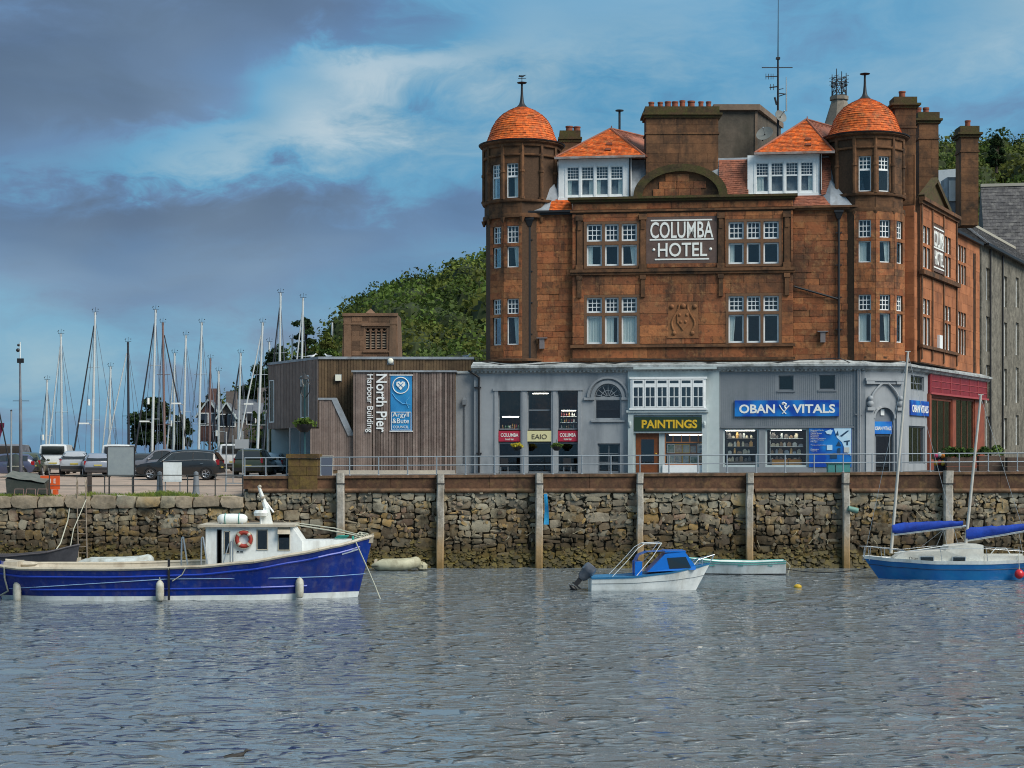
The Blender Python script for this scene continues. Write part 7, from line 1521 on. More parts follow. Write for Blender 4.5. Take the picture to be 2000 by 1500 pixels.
    t_ = thing('buoy', 'round red ball fender against the stern of the blue sailing boat', 'buoy', p); MB().ball((0, 0, 0), .215, 18, (1, 1, 1.05)).build('ball', mat('red_plastic', (.55, .02, .025), .35, coat=.3), t_, smooth=60); MB().tube((0, 0, .2), (0, 0, .30), .035).tube((0, 0, .3), (0, .15, .95), .012).build('eye', MT['rope'], t_)
sail_boat()
def black_dinghy():
    Y = -14.5; s = F_PX/(CAM_D+Y); o = boat('black open dinghy under the low quay wall', -75, 1105, Y, math.radians(4)); o.name = 'dinghy'; L = (152+75)/s
    sh = lerp([(0, .86), (.4, .84), (.7, .98), (1, 1.36)]); H = Hull(L, sh, lerp([(0, .7), (.4, .95), (.75, .8), (.93, .38), (1, .05)]), lerp([(0, .5), (.4, .75), (.75, .5), (.93, .15), (1, .03)]), -.25, .25)
    bk = mat('tarred_black', (.03, .03, .036), .5, (.05, .05, .058), var=.15, scale=2); H.band(MB(), lambda t: -.2, sh).build('hull', bk, o, smooth=50); H.line(sh, .05, .0).build('gunwale', mat('charcoal_rubber', (.055, .05, .055), .6), o, smooth=50); H.band(MB(), lambda t: .15, sh, -.06).build('lining', bk, o, smooth=50); H.deck(lambda t: .2, .1).build('floor', bk, o, fix=False)
    for t in (.3, .6): b = H.beam(t)-.05; MB().box(L*t-.13, L*t+.13, -b, b, .4, .44).build('thwart', MT['cream'], o)
    MB().path([(L*.92, 0, 1.2), (L*.93, .6, 2.1), (L*.96, 3.2, 3.5)], .022).build('mooring_rope', MT['rope'], o)
black_dinghy()
def inflatable(label, px0, px1, Y, rz, col, r, W, motor, cat='dinghy'):
    s = F_PX/(CAM_D+Y); L = (px1-px0)/s; o = thing('inflatable_dinghy', label, 'dinghy', (X_(px0, Y), Y, .0), rz); m_ = mat('inflatable_'+str(px0), col, .6, tuple(c*.75 for c in col), var=.15, scale=2, stain=(.2, .17, .1), stain_amt=.5, stain_scale=2)
    tb = MB(); pts = []
    for sg in (-1, 1): pts.append([(0-.1, sg*W*.8, r*.9), (L*.15, sg*W, r), (L*.6, sg*W, r*1.05), (L*.85, sg*W*.7, r*1.25), (L*.97, sg*W*.3, r*1.5)])
    path = pts[0]+pts[1][::-1]; rows = []
    for i, p in enumerate(path):
        a = Vector(path[max(0, i-1)]); b = Vector(path[min(len(path)-1, i+1)]); d = (b-a).normalized(); u = d.cross(Vector((0, 0, 1))).normalized(); v = u.cross(d); k = .35 if i in (0, len(path)-1) else 1
        rows.append([Vector(p)+(u*math.cos(2*PI*j/12)+v*math.sin(2*PI*j/12))*r*k for j in range(12)])
    tb.grid(rows, close=True).build('tube', m_, o, smooth=70); MB().box(.1, L*.8, -W, W, .03, .1).build('floor', MT['grey_d'], o); MB().box(0, .05, -W*.8, W*.8, .05, r*2).build('transom', MT['cream'], o)
    MB().path([(x, y-(.9*r if y < 0 else -.9*r), z) for x, y, z in pts[0]], .02).build('grab_line', MT['black'], o)
    MB().box(L*.45, L*.55, -W*.9, W*.9, r*1.7, r*1.9).build('thwart', MT['cream'], o)
    if motor: mm = mat('motor_cover_'+str(px0), motor, .7); MB().lathe([(.05, 0), (.14, .05), (.16, .3), (.1, .45), (0, .48)], (-.12, 0, .25), 12).box(-.17, -.07, -.05, .05, -.4, .3).build('outboard_motor', mm, o, smooth=50)
inflatable('grey-white inflatable dinghy moored behind the blue boat beside the ladder', 152, 292, -13.5, 0, (.50, .54, .52), .34, .6, (.03, .12, .08))
inflatable('cream inflatable dinghy floating off the blue boat\'s bow', 832, 732, -12.6, PI+.05, (.46, .44, .30), .22, .55, (.42, .42, .30)) if False else None
def raft2():
    Y = -12.8; s = F_PX/(CAM_D+Y); inflatable('cream inflatable dinghy floating off the bow of the blue boat', 733, 815, Y, -.06, (.48, .46, .32), .28, .5, None)
    o = thing('motor_cover', 'crumpled cream motor cover floating behind the cream inflatable', 'cover', (X_(824, Y), Y, .0)); m_ = MB(); m_.ball((0, 0, .2), .25, 10, (1.1, .9, .9)); rg = random.Random(3); m_.v = [(x+rg.uniform(-.04, .04), y+rg.uniform(-.04, .04), z+rg.uniform(-.05, .05)) for x, y, z in m_.v]; m_.build('cloth', mat('cream_cloth', (.42, .40, .28), .8, (.3, .28, .18), scale=4), o)
raft2()
o = thing('mooring_buoy', 'small yellow mooring buoy floating between the rowing boat and sailing boat', 'buoy', (X_(1558, -24), -24, 0)); MB().ball((0, 0, .03), .15, 12, (1.2, 1, .8)).build('float', mat('yellow_float', (.55, .36, .02), .5, (.4, .25, .02), scale=5), o, smooth=60); MB().torus((0, 0, .17), .05, .015, 10, 5).build('eye', MT['steel'], o)
o = thing('mooring_line', 'dark mooring line sagging from the rowing boat towards the sailing boat', 'rope', (X_(1600, -20), -20, .1)); MB().path([(X_(1535, -15.5)+(X_(1693, -18.6)-X_(1535, -15.5))*k, -15.5-3.1*k, .25+.25*k*k-.5*k*(1-k)) for k in [i/10 for i in range(11)]], .02).build('line', MT['black'], o, None, True)
# ================================================================== vehicles
MT['tyre'] = mat('tyre_rubber', (.018, .018, .019), .85, var=.2, scale=8); MT['rim'] = mat('alloy_rim', (.42, .43, .45), .35, metal=.7); MT['trim'] = mat('black_trim', (.02, .02, .022), .5)
MT['redlamp'] = mat('red_lens', (.26, .008, .012), .2, coat=.4); MT['clearlamp'] = mat('clear_lens', (.65, .68, .70), .15, coat=.4); MT['plate'] = mat('yellow_plate', (.42, .34, .08), .6); MT['chrome'] = mat('chrome_strip', (.55, .57, .58), .2, metal=.9)
def car_paint(n, c): return mat(n, c, .28, var=.04, scale=.8, coat=.6, stain=tuple(q*.6+.02 for q in c), stain_amt=.25, stain_scale=1.5)
SHAPES = {   # stations from tail to nose: x, sill, belt, roof, half width, half roof width
 'suv': [(-2.47, .62, .92, .93, .80, .78), (-2.44, .45, 1.0, 1.02, .90, .84), (-2.30, .36, 1.08, 1.36, .94, .72), (-2.02, .3, 1.10, 1.70, .955, .66), (-1.2, .28, 1.10, 1.77, .96, .66), (-.2, .28, 1.07, 1.76, .96, .66), (.42, .28, 1.05, 1.66, .96, .65), (1.25, .28, 1.03, 1.06, .955, .80), (1.6, .29, 1.00, 1.02, .95, .82), (2.15, .32, .92, .93, .91, .78), (2.42, .4, .80, .81, .82, .70), (2.48, .5, .68, .69, .72, .62)],
 'hatch': [(-1.98, .55, .85, .86, .70, .68), (-1.95, .42, .92, .94, .80, .74), (-1.80, .34, .97, 1.25, .84, .62), (-1.55, .28, .98, 1.42, .85, .58), (-.7, .26, .97, 1.48, .855, .58), (.1, .26, .96, 1.44, .855, .57), (.9, .26, .93, .97, .85, .70), (1.5, .28, .84, .86, .82, .68), (1.9, .34, .70, .71, .74, .6), (1.98, .45, .58, .59, .64, .54)],
 'van': [(-2.48, .5, 1.2, 1.92, .88, .80), (-2.45, .4, 1.25, 1.96, .95, .84), (-1.6, .32, 1.25, 1.98, .97, .85), (.3, .30, 1.22, 1.97, .97, .85), (1.0, .30, 1.18, 1.86, .97, .82), (1.75, .30, 1.12, 1.18, .95, .80), (2.25, .34, .98, 1.0, .90, .74), (2.48, .45, .75, .76, .80, .66)],
 'pickup': [(-2.6, .6, 1.0, 1.02, .86, .82), (-2.55, .45, 1.04, 1.06, .90, .84), (-.95, .36, 1.06, 1.08, .92, .84), (-.9, .36, 1.08, 1.62, .92, .66), (-.3, .36, 1.08, 1.76, .92, .65), (.35, .36, 1.06, 1.70, .92, .64), (1.1, .36, 1.05, 1.08, .92, .78), (2.0, .38, .98, 1.0, .90, .76), (2.5, .45, .82, .83, .80, .68)],
}
def car(name, label, shape, paint_m, x, y, rz, tint='carglass', zoff=0, cat='car', sc_=1.0, group='vehicles parked on the quay'):
    o = thing(name, label, cat, (x, y, zl(x, y)+zoff), rz, group); S_ = SHAPES[shape]; S_ = [tuple(q*sc_ for q in s) for s in S_]
    rows = []
    for (sx, sill, belt, roof, w, rw) in S_:
        rows.append([(sx, -w*.9, sill), (sx, -w, (sill+belt)*.5), (sx, -w*.98, belt), (sx, -rw, roof-.04), (sx, -rw*.8, roof), (sx, 0, roof+.015), (sx, rw*.8, roof), (sx, rw, roof-.04), (sx, w*.98, belt), (sx, w, (sill+belt)*.5), (sx, w*.9, sill), (sx, 0, sill-.03)])
    b = MB().grid(rows, close=True); b.f.append(tuple(range(12))); b.f.append(tuple(range(len(b.v)-12, len(b.v)))); b.build('body', paint_m, o, smooth=42)
    # glass: a side light along the tall stations, screen and back light
    tall = [s for s in S_ if s[3]-s[2] > .22*sc_]; i0, i1 = S_.index(tall[0]), S_.index(tall[-1])
    def side_pt(xx, k, sg):
        for a, c in zip(S_[:-1], S_[1:]):
            if a[0] <= xx <= c[0]+1e-6:
                t = (xx-a[0])/(c[0]-a[0]); v = [p+(q-p)*t for p, q in zip(a, c)]; break
        bz, rzz, w, rw = v[2], v[3]-.04, v[4]*.98, v[5]; return (xx, sg*(w+(rw-w)*k+.012), bz+(rzz-bz)*k)
    xs0 = tall[0][0]+.25; xs1 = S_[i1+1][0]-.28 if i1+1 < len(S_) else tall[-1][0]
    if shape == 'van': xs0 = .45
    for sg in (-1, 1):
        n = 10; low = [side_pt(xs0+(xs1-xs0)*i/n, .10, sg) for i in range(n+1)]; hi = []
        for i in range(n+1):
            xx = xs0+(xs1-xs0)*i/n; k = .86 if xx < tall[-1][0] else max(.14, .86*(xs1+.18-xx)/(xs1+.18-tall[-1][0])); hi.append(side_pt(xx, k, sg))
        MB().grid([low, hi]).build('side_window', MT[tint], o, fix=False)
        MB().path([(p[0], p[1]+sg*.006, p[2]) for p in hi]+[(low[-1][0], low[-1][1]+sg*.006, low[-1][2])]+[(p[0], p[1]+sg*.006, p[2]) for p in low[::-1]], .012).build('window_trim', MT['chrome'] if shape == 'suv' else MT['trim'], o)
        for xx in ((xs0*.62+xs1*.38), ):
            p, q = side_pt(xx, .08, sg), side_pt(xx, .9, sg); MB().bar((p[0], p[1]+sg*.004, p[2]), (q[0], q[1]+sg*.004, q[2]), .07, .02).build('door_pillar', MT['trim'], o)
        m_ = side_pt(xs1-.12, .05, sg); MB().ball((m_[0], m_[1]+sg*.10, m_[2]+.06), .1, 8, (.7, 1.1, .8)).build('mirror', paint_m, o, smooth=60)
        for xx in (xs0+(xs1-xs0)*.2, xs0+(xs1-xs0)*.62): p = side_pt(xx, -.05, sg); MB().box(xx-.09, xx+.09, p[1]-.02*(sg < 0), p[1]+.02*(sg > 0)+.001, p[2]-.13, p[2]-.10).build('door_handle', MT['chrome'], o)
        hl_ = S_[-3]; MB().ball((hl_[0]+.02, sg*hl_[4]*.82, hl_[2]-.12), .13, 8, (1.3, .8, .6)).build('headlight', MT['clearlamp'], o, smooth=60)
        tl_ = S_[2]; MB().box(tl_[0]-.16, tl_[0]+.04, sg*tl_[4]*.92-.06, sg*tl_[4]*.92+.06, tl_[2]-.20, tl_[2]+(.10 if shape == 'suv' else .03)).build('tail_light', MT['redlamp'], o)
    a, c = S_[i1], S_[i1+1]
    MB().add([(a[0]+.08, -a[5]*.88, a[3]-.06), (a[0]+.08, a[5]*.88, a[3]-.06), (c[0]-.06, c[4]*.74, c[3]+.035), (c[0]-.06, -c[4]*.74, c[3]+.035)], [(0, 1, 2, 3)]).build('windscreen', MT[tint], o, TR(.02, 0, .02), fix=False)
    a, c = S_[i0], S_[max(0, i0-1)]
    zt_, zb_ = (S_[i0+1][3]-.10, S_[i0][2]+.05); xt_, xb_ = S_[i0+1][0], S_[i0-1][0] if i0 else S_[0][0]
    if shape == 'van': xt_, xb_, zt_, zb_ = -2.49, -2.50, 1.84, 1.28
    MB().add([(xt_-.10, -a[5]*.92, zt_), (xt_-.10, a[5]*.92, zt_), (xb_-.0, a[4]*.86, zb_), (xb_-.0, -a[4]*.86, zb_)], [(0, 1, 2, 3)]).build('rear_window', MT[tint], o, TR(-.03, 0, .01), fix=False)
    MB().box(S_[0][0]-.04, S_[0][0]+.1, -.24, .24, .68*sc_, .77*sc_).build('number_plate', MT['plate'], o); MB().box(S_[-1][0]-.1, S_[-1][0]+.03, -.28, .28, .50*sc_, .61*sc_).build('number_plate', MT['boatwhite'], o)
    MB().box(S_[0][0]-.06, S_[1][0]+.12, -S_[1][4]*.95, S_[1][4]*.95, .40*sc_, .60*sc_).build('rear_bumper', MT['trim'], o); MB().box(S_[-2][0]-.1, S_[-1][0]+.02, -S_[-2][4]*.85, S_[-2][4]*.85, .32*sc_, .48*sc_).build('front_bumper', MT['trim'], o)
    R = (.36 if shape != 'hatch' else .31)*sc_; wx = (S_[0][0]+.78*sc_, S_[-1][0]-.92*sc_); W = S_[4][4]
    for xx in wx:
        for sg in (-1, 1):
            yy = sg*(W-.10); wh = MB(); wh.lathe([(R*.62, -.10), (R*.9, -.11), (R, -.07), (R, .07), (R*.9, .11), (R*.62, .10)], (0, 0, 0), 20); Mw = TR(xx, yy, R) @ Matrix.Rotation(PI/2, 4, 'X')
            wo = wh.build('wheel', MT['tyre'], o, Mw, smooth=40); rm = MB().lathe([(0, .02), (.05, .03), (.06, .0), (R*.12, .0)], (0, 0, 0), 12)
            for k in range(5):
                a_ = 2*PI*k/5; rm.add([(R*.1*math.cos(a_-.5), R*.1*math.sin(a_-.5), .02), (R*.1*math.cos(a_+.5), R*.1*math.sin(a_+.5), .02), (R*.62*math.cos(a_+.2), R*.62*math.sin(a_+.2), .04), (R*.62*math.cos(a_-.2), R*.62*math.sin(a_-.2), .04)], [(0, 1, 2, 3)])
            rm.lathe([(R*.56, .06), (R*.64, .09), (R*.64, .0)], (0, 0, 0), 20); rm.build('rim', MT['rim'], wo, Mw @ Matrix.Rotation(0 if sg < 0 else PI, 4, 'X') @ TR(0, 0, .05), smooth=30); MB().lathe([(0, -.02), (R*.63, -.02)], (0, 0, 0), 16).build('brake_disc', MT['trim'], wo, Mw)
            MB().lathe([(R*1.0, -.09), (R*1.16, -.09), (R*1.16, .09), (R*1.0, .09)], (0, 0, 0), 20, 0, PI, 0).build('wheel_arch', MT['trim'], o, TR(xx, sg*(W-.065), R) @ Matrix.Rotation(PI/2, 4, 'X'), smooth=40)
    return o
blackp = car_paint('black_car_paint', (.018, .020, .022)); silver = car_paint('silver_car_paint', (.34, .36, .39)); whitep = car_paint('white_van_paint', (.66, .68, .68)); gun = car_paint('gunmetal_paint', (.16, .165, .19)); dgreen = car_paint('dark_green_paint', (.045, .055, .030)); lblue = car_paint('pale_blue_paint', (.33, .46, .55)); navy = car_paint('navy_paint', (.05, .06, .11)); bluegrey = car_paint('blue_grey_paint', (.22, .25, .31))
def cx(px, Y): return X_(px, Y)
car('parked_suv', 'black estate-style SUV with chrome window trim parked side-on behind the iron railing', 'suv', blackp, cx(352, 3), 3, PI)
car('parked_pickup', 'grey pickup with tall cab half hidden behind the black SUV', 'pickup', gun, cx(318, 9), 9, PI, group='vehicles parked on the quay')
car('parked_van', 'white panel van seen from behind near the tall pole', 'van', whitep, cx(114, 18), 18, PI/2+.12, cat='van')
car('parked_car', 'silver hatchback beside the white van, rear window towards the water', 'hatch', silver, cx(148, 12), 12, PI/2+.2, sc_=1.08)
car('parked_car', 'blue-grey hatchback between the silver hatchback and the blank signboard', 'hatch', bluegrey, cx(187, 10), 10, PI/2+.3)
car('parked_van', 'white van with a rounded roof behind the blank signboard', 'van', whitep, cx(236, 16), 16, PI/2+.1, cat='van')
car('parked_suv', 'dark green off-roader seen from behind near the two lamp posts', 'suv', dgreen, cx(499, 9), 9, PI/2-.05)
car('parked_car', 'pale blue hatchback between the off-roader and the mossy pillar', 'hatch', lblue, cx(541, 13), 13, PI/2-.1)
car('parked_van', 'white van behind the tail of the black SUV', 'van', whitep, cx(452, 24), 24, PI/2+.2, cat='van')
car('parked_car', 'dark hatchback at the far left end of the car park', 'hatch', navy, cx(5, 8), 8, PI+.2, sc_=1.0)
car('parked_car', 'dark green hatchback left of the white panel van', 'hatch', dgreen, cx(62, 11), 11, PI/2+.1, sc_=1.02)
car('parked_car', 'black hatchback tucked behind the bonnet of the black SUV', 'hatch', blackp, cx(276, 11), 11, PI/2+.25)
car('parked_van', 'gunmetal van between the two dark hatchbacks at the far left', 'van', gun, cx(30, 20), 20, PI/2+.1, cat='van')
car('parked_car', 'silver hatchback in the back row left of the off-roader', 'hatch', silver, cx(425, 30), 30, PI/2-.2)
# ================================================================== street furniture
def post_thing(name, label, cat, px, Y, zb, parts, group=None):
    x = X_(px, Y); o = thing(name, label, cat, (x, Y, zb), group=group)
    for nm, mb, m_ in parts(x, Y, zb): mb.build(nm, m_, o, None, True, smooth=45)
    return o
galv = mat('galvanised_post', (.32, .34, .35), .5, var=.12, scale=3, metal=.5); bark_p = mat('brown_iron_post', (.06, .045, .038), .6, var=.2, scale=3)
Ys = YQ+.9; zg = lambda px, Y: zl(X_(px, Y), Y)
def sboard(x, y, z):
    a, b = X_(211, Ys), X_(262, Ys); z0, z1 = Z_(930, Ys), Z_(873, Ys)
    return [('panel', MB().box(a, b, y-.05, y, z0, z1), mat('blank_sign_grey', (.24, .27, .28), .6, (.28, .31, .31), var=.05)), ('panel_frame', MB().box(a-.05, a, y-.06, y+.02, z0-.03, z1+.03).box(b, b+.05, y-.06, y+.02, z0-.03, z1+.03).box(a, b, y-.06, y+.02, z1, z1+.04), MT['trim']), ('post', MB().tube((a+.05, y+.05, z), (a+.05, y+.05, z1), .04).tube((b-.05, y+.05, z), (b-.05, y+.05, z1), .04), MT['trim'])]
post_thing('signboard', 'blank grey signboard on two posts at the low quay edge', 'sign', 236, Ys, zg(236, Ys), sboard)
def wboard(x, y, z):
    a, b = X_(319, Ys), X_(355, Ys); z0, z1 = Z_(941, Ys), Z_(903, Ys); return [('panel', MB().box(a, b, y-.04, y, z0, z1), MT['boatwhite']), ('post', MB().tube((a+.1, y+.04, z), (a+.1, y+.04, z1), .03).tube((b-.1, y+.04, z), (b-.1, y+.04, z1), .03), galv)]
post_thing('signboard', 'low white square board on the iron railing in front of the black SUV', 'sign', 337, Ys, zg(337, Ys), wboard)
for px, l in ((312, 'left of the low white board'), (383, 'in front of the rear wheel of the black SUV')):
    post_thing('bollard', 'grey tapered bollard '+l, 'bollard', px, Ys+.5, zg(px, Ys+.5), lambda x, y, z: [('post', MB().lathe([(.22, 0), (.17, .2), (.13, 1.0), (.12, 1.15), (.0, 1.2)], (x, y, z), 12), MT['grey_d'])], 'bollards at the quay edge')
post_thing('bollard', 'short dark timber post behind the ladder top', 'bollard', 175, Ys+.3, zg(175, Ys), lambda x, y, z: [('post', MB().box(x-.1, x+.1, y-.1, y+.1, z, z+1.15), bark_p)])
# tall pole with top mark
def navpole(x, y, z):
    zt = Z_(700, y); return [('pole', MB().tube((x, y, z), (x-.03, y, Z_(780, y)), .10, .085, n=10).tube((x-.03, y, Z_(780, y)), (x-.06, y, zt), .07, .05, n=10), mat('tar_and_grey_pole', (.07, .07, .09), .6, (.26, .28, .30), scale=.35)), ('crosstree', MB().bar((x-.45, y, Z_(783, y)), (x+.45, y, Z_(783, y)), .03).box(x-.2, x+.14, y-.08, y+.08, zt-.25, zt), MT['black']), ('top_pole', MB().tube((x-.05, y, zt), (x-.05, y, Z_(668, y)), .03, n=8), MT['boatwhite']), ('top_mark', MB().ball((x-.17, y, Z_(684, y)), .11, 10).ball((x-.14, y, Z_(674, y)), .08, 8), MT['black'])]
post_thing('navigation_pole', 'tall dark pole with crosstree and a black top mark at the far left', 'pole', 41, -4.0, zg(41, -4.0), navpole)
post_thing('lamp_post', 'thin grey post just left of the tall dark pole', 'pole', 22, -5.0, zg(22, -5), lambda x, y, z: [('pole', MB().tube((x, y, z), (x, y, Z_(802, y)), .05, .045, n=8), galv), ('cap', MB().ball((x, y, Z_(802, y)), .06, 8), MT['black'])])
# flag and its dark staff at the picture's left edge
def flag(x, y, z):
    f = MB().grid([[(X_(-24, y), y, Z_(808+4*j, y)) if i == 0 else (X_(-24+i*5.3-max(0, j-1)*i*.35, y), y+.08*math.sin(i*1.3+j), Z_(826+j*7, y)) for i in range(7)] for j in range(6)])
    return [('staff', MB().tube((X_(27, y), y, z), (X_(-8, y), y, Z_(770, y)), .045, .035), MT['black']), ('cloth', f, mat('maroon_flag', (.16, .012, .05), .8, (.11, .01, .04), scale=2))]
post_thing('flag', 'maroon flag on a leaning dark staff at the left edge', 'flag', 27, -3.0, zg(27, -3), flag)
def canopy(x, y, z): return [('cloth', MB().lathe([(.0, 1.55), (.25, 1.45), (.45, 1.1), (.5, .75), (.42, .3), (.38, 0)], (x, y, z), 10), mat('dark_green_canvas', (.02, .035, .03), .8, (.03, .03, .035), scale=3)), ('cord', MB().torus((x, y, z+.8), .49, .02, 14, 4, Matrix.Rotation(PI/2, 3, 'X')), MT['rope'])]
post_thing('covered_stand', 'dark canvas-covered stand behind the tall pole', 'stand', 30, 2.0, zg(30, 2), canopy)
# pallet bin, barrier and cone at the left
def crate(x, y, z):
    p = [('body', MB().add([(x-1.0, y-.5, z+.05), (x+1.05, y-.5, z+.05), (x+1.05, y+.5, z+.05), (x-1.0, y+.5, z+.05), (x-1.05, y-.55, z+.85), (x+1.0, y-.55, z+.55), (x+1.0, y+.5, z+.8), (x-1.0, y+.5, z+1.05)], [(0,1,5,4),(1,2,6,5),(2,3,7,6),(3,0,4,7),(4,5,6,7)]), mat('dark_fish_bin', (.035, .045, .035), .7, (.06, .065, .055), var=.2, scale=3)), ('cover', MB().grid([[(x-1.1+.35*i, y-.62+.55*j, z+.95-.05*i+.10*j+.03*math.sin(i*2+j)) for i in range(7)] for j in range(4)]), mat('folded_tarpaulin', (.09, .10, .085), .7, (.15, .15, .13), scale=3))]
    rk = MB()
    for k in range(3): rk.path([(x-.55+.6*k, y-.75, z+.0), (x-.5+.6*k, y-.75, z+.32), (x-.05+.6*k, y-.75, z+.32), (x-.05+.6*k, y-.75, z)], .02)
    return p+[('rack', rk, mat('rusty_rack', (.25, .16, .14), .7))]
post_thing('fish_bin', 'dark green fish bin under a folded tarpaulin near the orange barrier', 'bin', 56, Ys, zg(56, Ys), crate)
bx_o = X_(98, Ys+.4); bo = thing('barrier', 'orange plastic barrier with white lettering beside the dark bin', 'barrier', (bx_o, Ys+.4, zg(98, Ys)))
og = mat('orange_plastic', (.70, .11, .02), .5, (.62, .09, .02), scale=3); z = zg(98, Ys); MB().box(bx_o-.50, bx_o+.50, Ys+.36, Ys+.44, z+.28, z+1.0).build('panel', og, bo, None, True)
for s_ in (-.28, .28): MB().box(bx_o+s_-.1, bx_o+s_+.1, Ys+.2, Ys+.6, z, z+.27).build('foot', og, bo, None, True)
text('lettering', '121 E', MT['lettering'], bo, TR(bx_o+.03, Ys+.355, z+.72), .55, .24, ext=.004, bold=.01)
post_thing('traffic_cone', 'red and white traffic cone beside the dark bin', 'cone', 22, Ys, zg(22, Ys), lambda x, y, z: [('base', MB().box(x-.2, x+.2, y-.2, y+.2, z, z+.05), MT['redcone']), ('cone', MB().lathe([(.17, .05), (.14, .2)], (x, y, z), 16).lathe([(.085, .48), (.05, .66), (0, .67)], (x, y, z), 16), MT['redcone']), ('sleeve', MB().lathe([(.142, .2), (.087, .48)], (x, y, z), 16), MT['yellowsleeve'])]) if MT.setdefault('redcone', mat('red_cone', (.55, .045, .035), .5)) and MT.setdefault('yellowsleeve', mat('pale_sleeve', (.55, .55, .38), .5)) else None
# ladder on the low wall
lo_ = thing('ladder', 'rusty iron ladder with hooped rails on the low quay wall', 'ladder', (X_(163, YQ-.15), YQ-.15, 0)); lad = mat('pale_rusty_iron', (.30, .25, .19), .7, (.16, .12, .09), var=.2, scale=4)
for px in (154, 171):
    x = X_(px, YQ-.2); MB().path([(x, YQ-.25, -.2), (x-.08, YQ-.25, 3.75), (x-.14, YQ-.1, 4.35), (x-.18, YQ+.15, 4.6), (x-.22, YQ+.4, 4.35), (x-.22, YQ+.45, 3.7)], .032).build('stile', lad, lo_, None, True, smooth=60)
for i in range(11): z = .1+.33*i; MB().tube((X_(154, YQ-.2)-.08*z/3.7, YQ-.25, z), (X_(171, YQ-.2)-.08*z/3.7, YQ-.25, z), .02).build('rung', lad, lo_, None, True)
o = thing('mooring_rope', 'pale rope hanging down the low quay wall beside the ladder', 'rope', (X_(128, YQ-.2), YQ-.2, 2)); MB().path([(X_(137, YQ-.2), YQ-.12, 3.4), (X_(133, YQ-.2), YQ-.3, 2.4), (X_(128, YQ-.2), YQ-1.2, 1.3), (X_(126, YQ-.2), YQ-2.2, .9)], .03).build('rope', MT['rope'], o, None, True, smooth=60)
# modern lamp posts in the car park, signs
def mlamp(px, py, Y, label, side=1):
    post_thing('lamp_post', label, 'lamp post', px, Y, zg(px, Y), lambda x, y, z: [('pole', MB().tube((x, y, z), (x, y, Z_(py+4, y)), .055, .04, n=8).tube((x, y, Z_(py+4, y)), (x+side*.35, y, Z_(py, y)), .035), galv), ('lamp_head', MB().box(min(x+side*.2, x+side*.95), max(x+side*.2, x+side*.95), y-.15, y+.15, Z_(py+1, y)-.06, Z_(py+1, y)+.06), MT['boatwhite'])], 'lamp posts of the car park')
mlamp(178, 826, 40, 'white-headed lamp post behind the white vans', -1); mlamp(296, 822, 42, 'white-headed lamp post in front of the broad rounded tree', -1); mlamp(358, 787, 38, 'taller white-headed lamp post behind the black SUV', -1); mlamp(472, 788, 45, 'white-headed lamp post near the leaning mast', 1)
post_thing('sign_post', 'tall grey post with a plain blue-grey plate near the off-roader', 'sign', 474, -1.0, zg(474, -1), lambda x, y, z: [('pole', MB().tube((x, y, z), (x, y, Z_(842, y)), .045, n=8).tube((x-.55, y, z), (x-.55, y, Z_(850, y)), .03, n=8), galv), ('plate', MB().box(x-.45, x+.35, y-.06, y-.03, Z_(876, y), Z_(858, y)), MT['grey'])])
post_thing('sign_post', 'thin grey post behind the tail of the black SUV', 'pole', 442, -3.0, zg(442, -3), lambda x, y, z: [('pole', MB().tube((x, y, z), (x, y, Z_(845, y)), .04, n=8), galv), ('cap', MB().ball((x, y, Z_(845, y)), .05, 8), galv)])
for i, px in enumerate((463, 500)):
    x = X_(px, -7.5); z = zg(px, -7.5); o = thing('hoop_barrier', 'grey steel hoop barrier '+('left' if i == 0 else 'right')+' of the pair before the off-roader', 'barrier', (x, -7.5, z), group='hoop barriers')
    MB().path([(x-.6, -7.5, z), (x-.6, -7.5, z+.75), (x-.5, -7.5, z+.85), (x+.5, -7.5, z+.85), (x+.6, -7.5, z+.75), (x+.6, -7.5, z)], .035, 8).build('hoop', galv, o, None, True, smooth=60); MB().tube((x-.6, -7.5, z+.45), (x+.6, -7.5, z+.45), .025).build('cross_bar', galv, o, None, True)
# ornate lamp with hanging basket by the timber building
def ornate(x, y, z):
    zl_, zb_ = Z_(748, y), Z_(832, y)
    return [('post', MB().lathe([(.16, 0), (.14, .5), (.07, .7), (.055, 2.0), (.045, zl_-z-.25), (.07, zl_-z-.2), (.03, zl_-z-.1)], (x, y, z), 12), mat('teal_iron', (.02, .07, .08), .5)), ('bracket', MB().path([(x, y, zl_-.9), (x+.28, y, zl_-.5), (x+.3, y, zl_-.1), (x+.1, y, zl_+.2)], .03).path([(x, y, zl_-.9), (x-.22, y, zl_-.55), (x-.2, y, zl_-.2)], .03), MT['black']), ('lantern', MB().lathe([(.06, -.25), (.16, .05), (.18, .25)], (x, y, zl_), 8), MT['shopglass']), ('lantern_hood', MB().lathe([(.34, .22), (.3, .28), (.12, .42), (.03, .55), (0, .6)], (x, y, zl_), 12), MT['trim'])]
lp = post_thing('street_lamp', 'ornate black street lamp with wide hood beside the timber building', 'street lamp', 595, -2.0, 4.55, ornate)
def basket(label, px, py, Y, R, tones, seed, trailing=.6):
    x, z = X_(px, Y), Z_(py, Y); o = thing('flower_basket', label, 'flower basket', (x, Y, z)); MB().lathe([(R*.35, -R*.8), (R*.85, -R*.35), (R*.95, 0), (R*.8, .02)], (x, Y, z), 14).build('basket', MT['trim'], o, None, True, smooth=50)
    r = np.random.RandomState(seed); c, q, k = crown([(x, Y, z+R*.12, R*1.05, R*.5)], 420, R*.12, r, tones); np_mesh('foliage', c-np.array([x, Y, z]), q, MT['leaf'], o, col=k); MB().tube((x, Y, z+.1), (x, Y, z+R*1.3), .012).build('chain', MT['black'], o, None, True)
